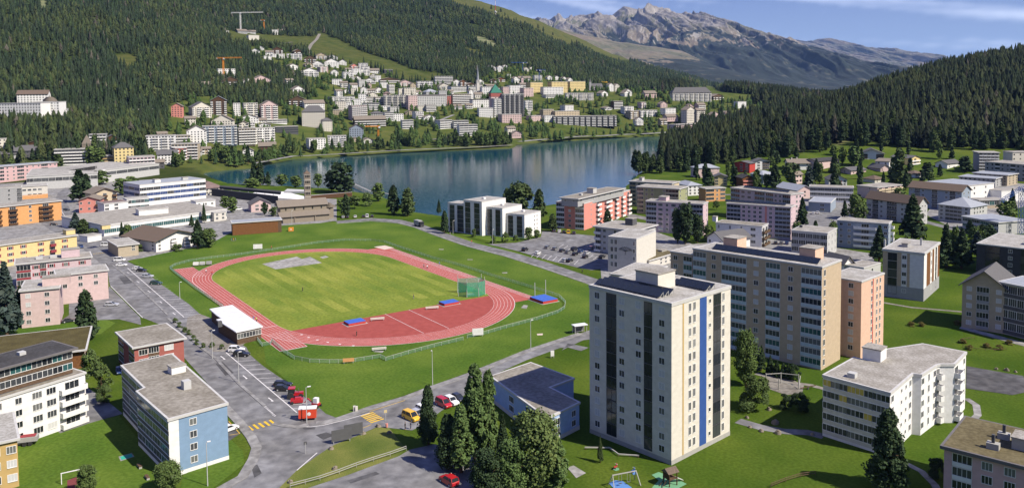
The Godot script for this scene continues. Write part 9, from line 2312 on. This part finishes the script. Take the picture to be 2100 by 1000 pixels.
	assembly("tower_crane","blue crane among the upper village chalets","crane",24,106.4,-1758.6,0.000,[["mast","royal",[["lattice",0,0,0,0,22.7,0,1.5,2.2,0.42]]],["jib","royal",[["lattice",0,22.7,0,-24.8,22.7,3,1.2,2.2,0.4]]],["counter_jib","royal",[["lattice",0,22.7,0,9.3,22.7,-1,1.2,2.2,0.4]]],["counterweight","concrete",[["box",7.99,20.51,-1.8,10.59,22.91,-0.2]]],["cab","white",[["box",0.5,20.31,0.1,2.3,22.31,1.9]]]])
	assembly("tower_crane","blue crane behind the leaning bell tower","crane",54.3,82.9,-1624.1,0.000,[["mast","royal",[["lattice",0,0,0,0,27.7,0,1.5,2.2,0.42]]],["jib","royal",[["lattice",0,27.7,0,12.4,27.7,3,1.2,2.2,0.4]]],["counter_jib","royal",[["lattice",0,27.7,0,-4.8,27.7,-1,1.2,2.2,0.4]]],["counterweight","concrete",[["box",-6.07,25.45,-1.8,-3.47,27.85,-0.2]]],["cab","white",[["box",0.5,25.25,0.1,2.3,27.25,1.9]]]])
	assembly("tower_crane","big blue lattice crane cut by the right edge","crane",254.2,0,-412,0.000,[["mast","royal",[["lattice",0,0,0,0,23.9,0,1.7,2.2,0.16]]],["jib","royal",[["lattice",0,23.9,0,-11.9,17.6,3,1.36,2.2,0.14]]],["counter_jib","royal",[["lattice",0,23.9,0,5.1,23.9,-1,1.36,2.2,0.14]]],["counterweight","concrete",[["box",3.81,21.66,-1.8,6.41,24.06,-0.2]]],["cab","white",[["box",0.5,21.46,0.1,2.3,23.46,1.9]]]])
	assembly("helicopter","yellow helicopter hovering over the right end of the village","helicopter",169.4,84.2,-1490.4,0.000,[["fuselage","car:yellow",[["cone",-1.8,0,0,1.6,0,0,0.7,1.1,10],["cone",1.6,0,0,2.8,-0.2,0,1.1,0.3,10]]],["tail_boom","car:yellow",[["cone",-1.8,0.2,0,-7,0.6,0,0.5,0.2,8],["box",-7.4,0.4,-0.06,-6.6,2,0.06]]],["rotor","charcoal",[["bar",-5,1.7,0,5,1.7,0,0.25,0.05],["bar",0,1.7,-5,0,1.7,5,0.25,0.05],["bar",0,0.8,0,0,1.7,0,0.2]]],["skid","charcoal",[["bar",-1.5,-1.5,-1,2,-1.5,-1,0.12],["bar",-1.5,-1.5,1,2,-1.5,1,0.12]]]])
	drape("shore_road", [-263,-841,-243,-916,-198,-960,-131,-1012,-74,-1041,-31,-1063,-0,-1083], 6, soil("paving"))
	drape("shore_road", [10,-1128,41,-1170,93,-1223,180,-1275,268,-1302,327,-1326], 9, soil("paving"))
	drape("hill_track", [-406,-1678,-424,-1739,-441,-1841,-455,-1958,-467,-2036], 7, soil("gravelyard"))
	drape("hill_track", [-533,-1683,-502,-1761,-480,-1835], 6, soil("gravelyard"))
	drape("shore_path", [-127,-1218,-110,-1248,-91,-1298], 5, soil("paving"))
	drape("shore_path", [-125,-1091,-96,-1126,-62,-1165], 4, soil("paving"))
	drape("hill_road", [-504,-1000,-477,-1005,-444,-1037], 7, soil("concrete_slab"))
	wood_edge([107,-724,125,-730,143,-735,161,-740,181,-751,202,-762,233,-778,251,-776,269,-775,302,-789,335,-803,349,-791,366,-777,384,-768,412,-770,435,-763,450,-758,470,-746])
	shore_trees([-302,-812,-285,-835,-264,-844,-258,-893,-248,-934,-231,-955,-207,-978,-181,-991,-156,-1016,-128,-1037,-107,-1066,-78,-1063,-57,-1070,-38,-1077,-25,-1079,-13,-1081,-1,-1096])
	garden_trees([159,-729,230,-768,296,-775,363,-761,398,-743,348,-649,276,-579,213,-592,137,-598],48,"among the houses below the right hand wood")
	garden_trees([-488,-791,-438,-801,-393,-824,-366,-863,-318,-830,-321,-790,-387,-772,-462,-746],34,"in the left suburb below the hillside wood")
	garden_trees([135,-590,202,-571,241,-480,316,-515,214,-347,176,-330,159,-331,132,-372,101,-438],16,"between the blocks of the right quarter")
	village_trees()
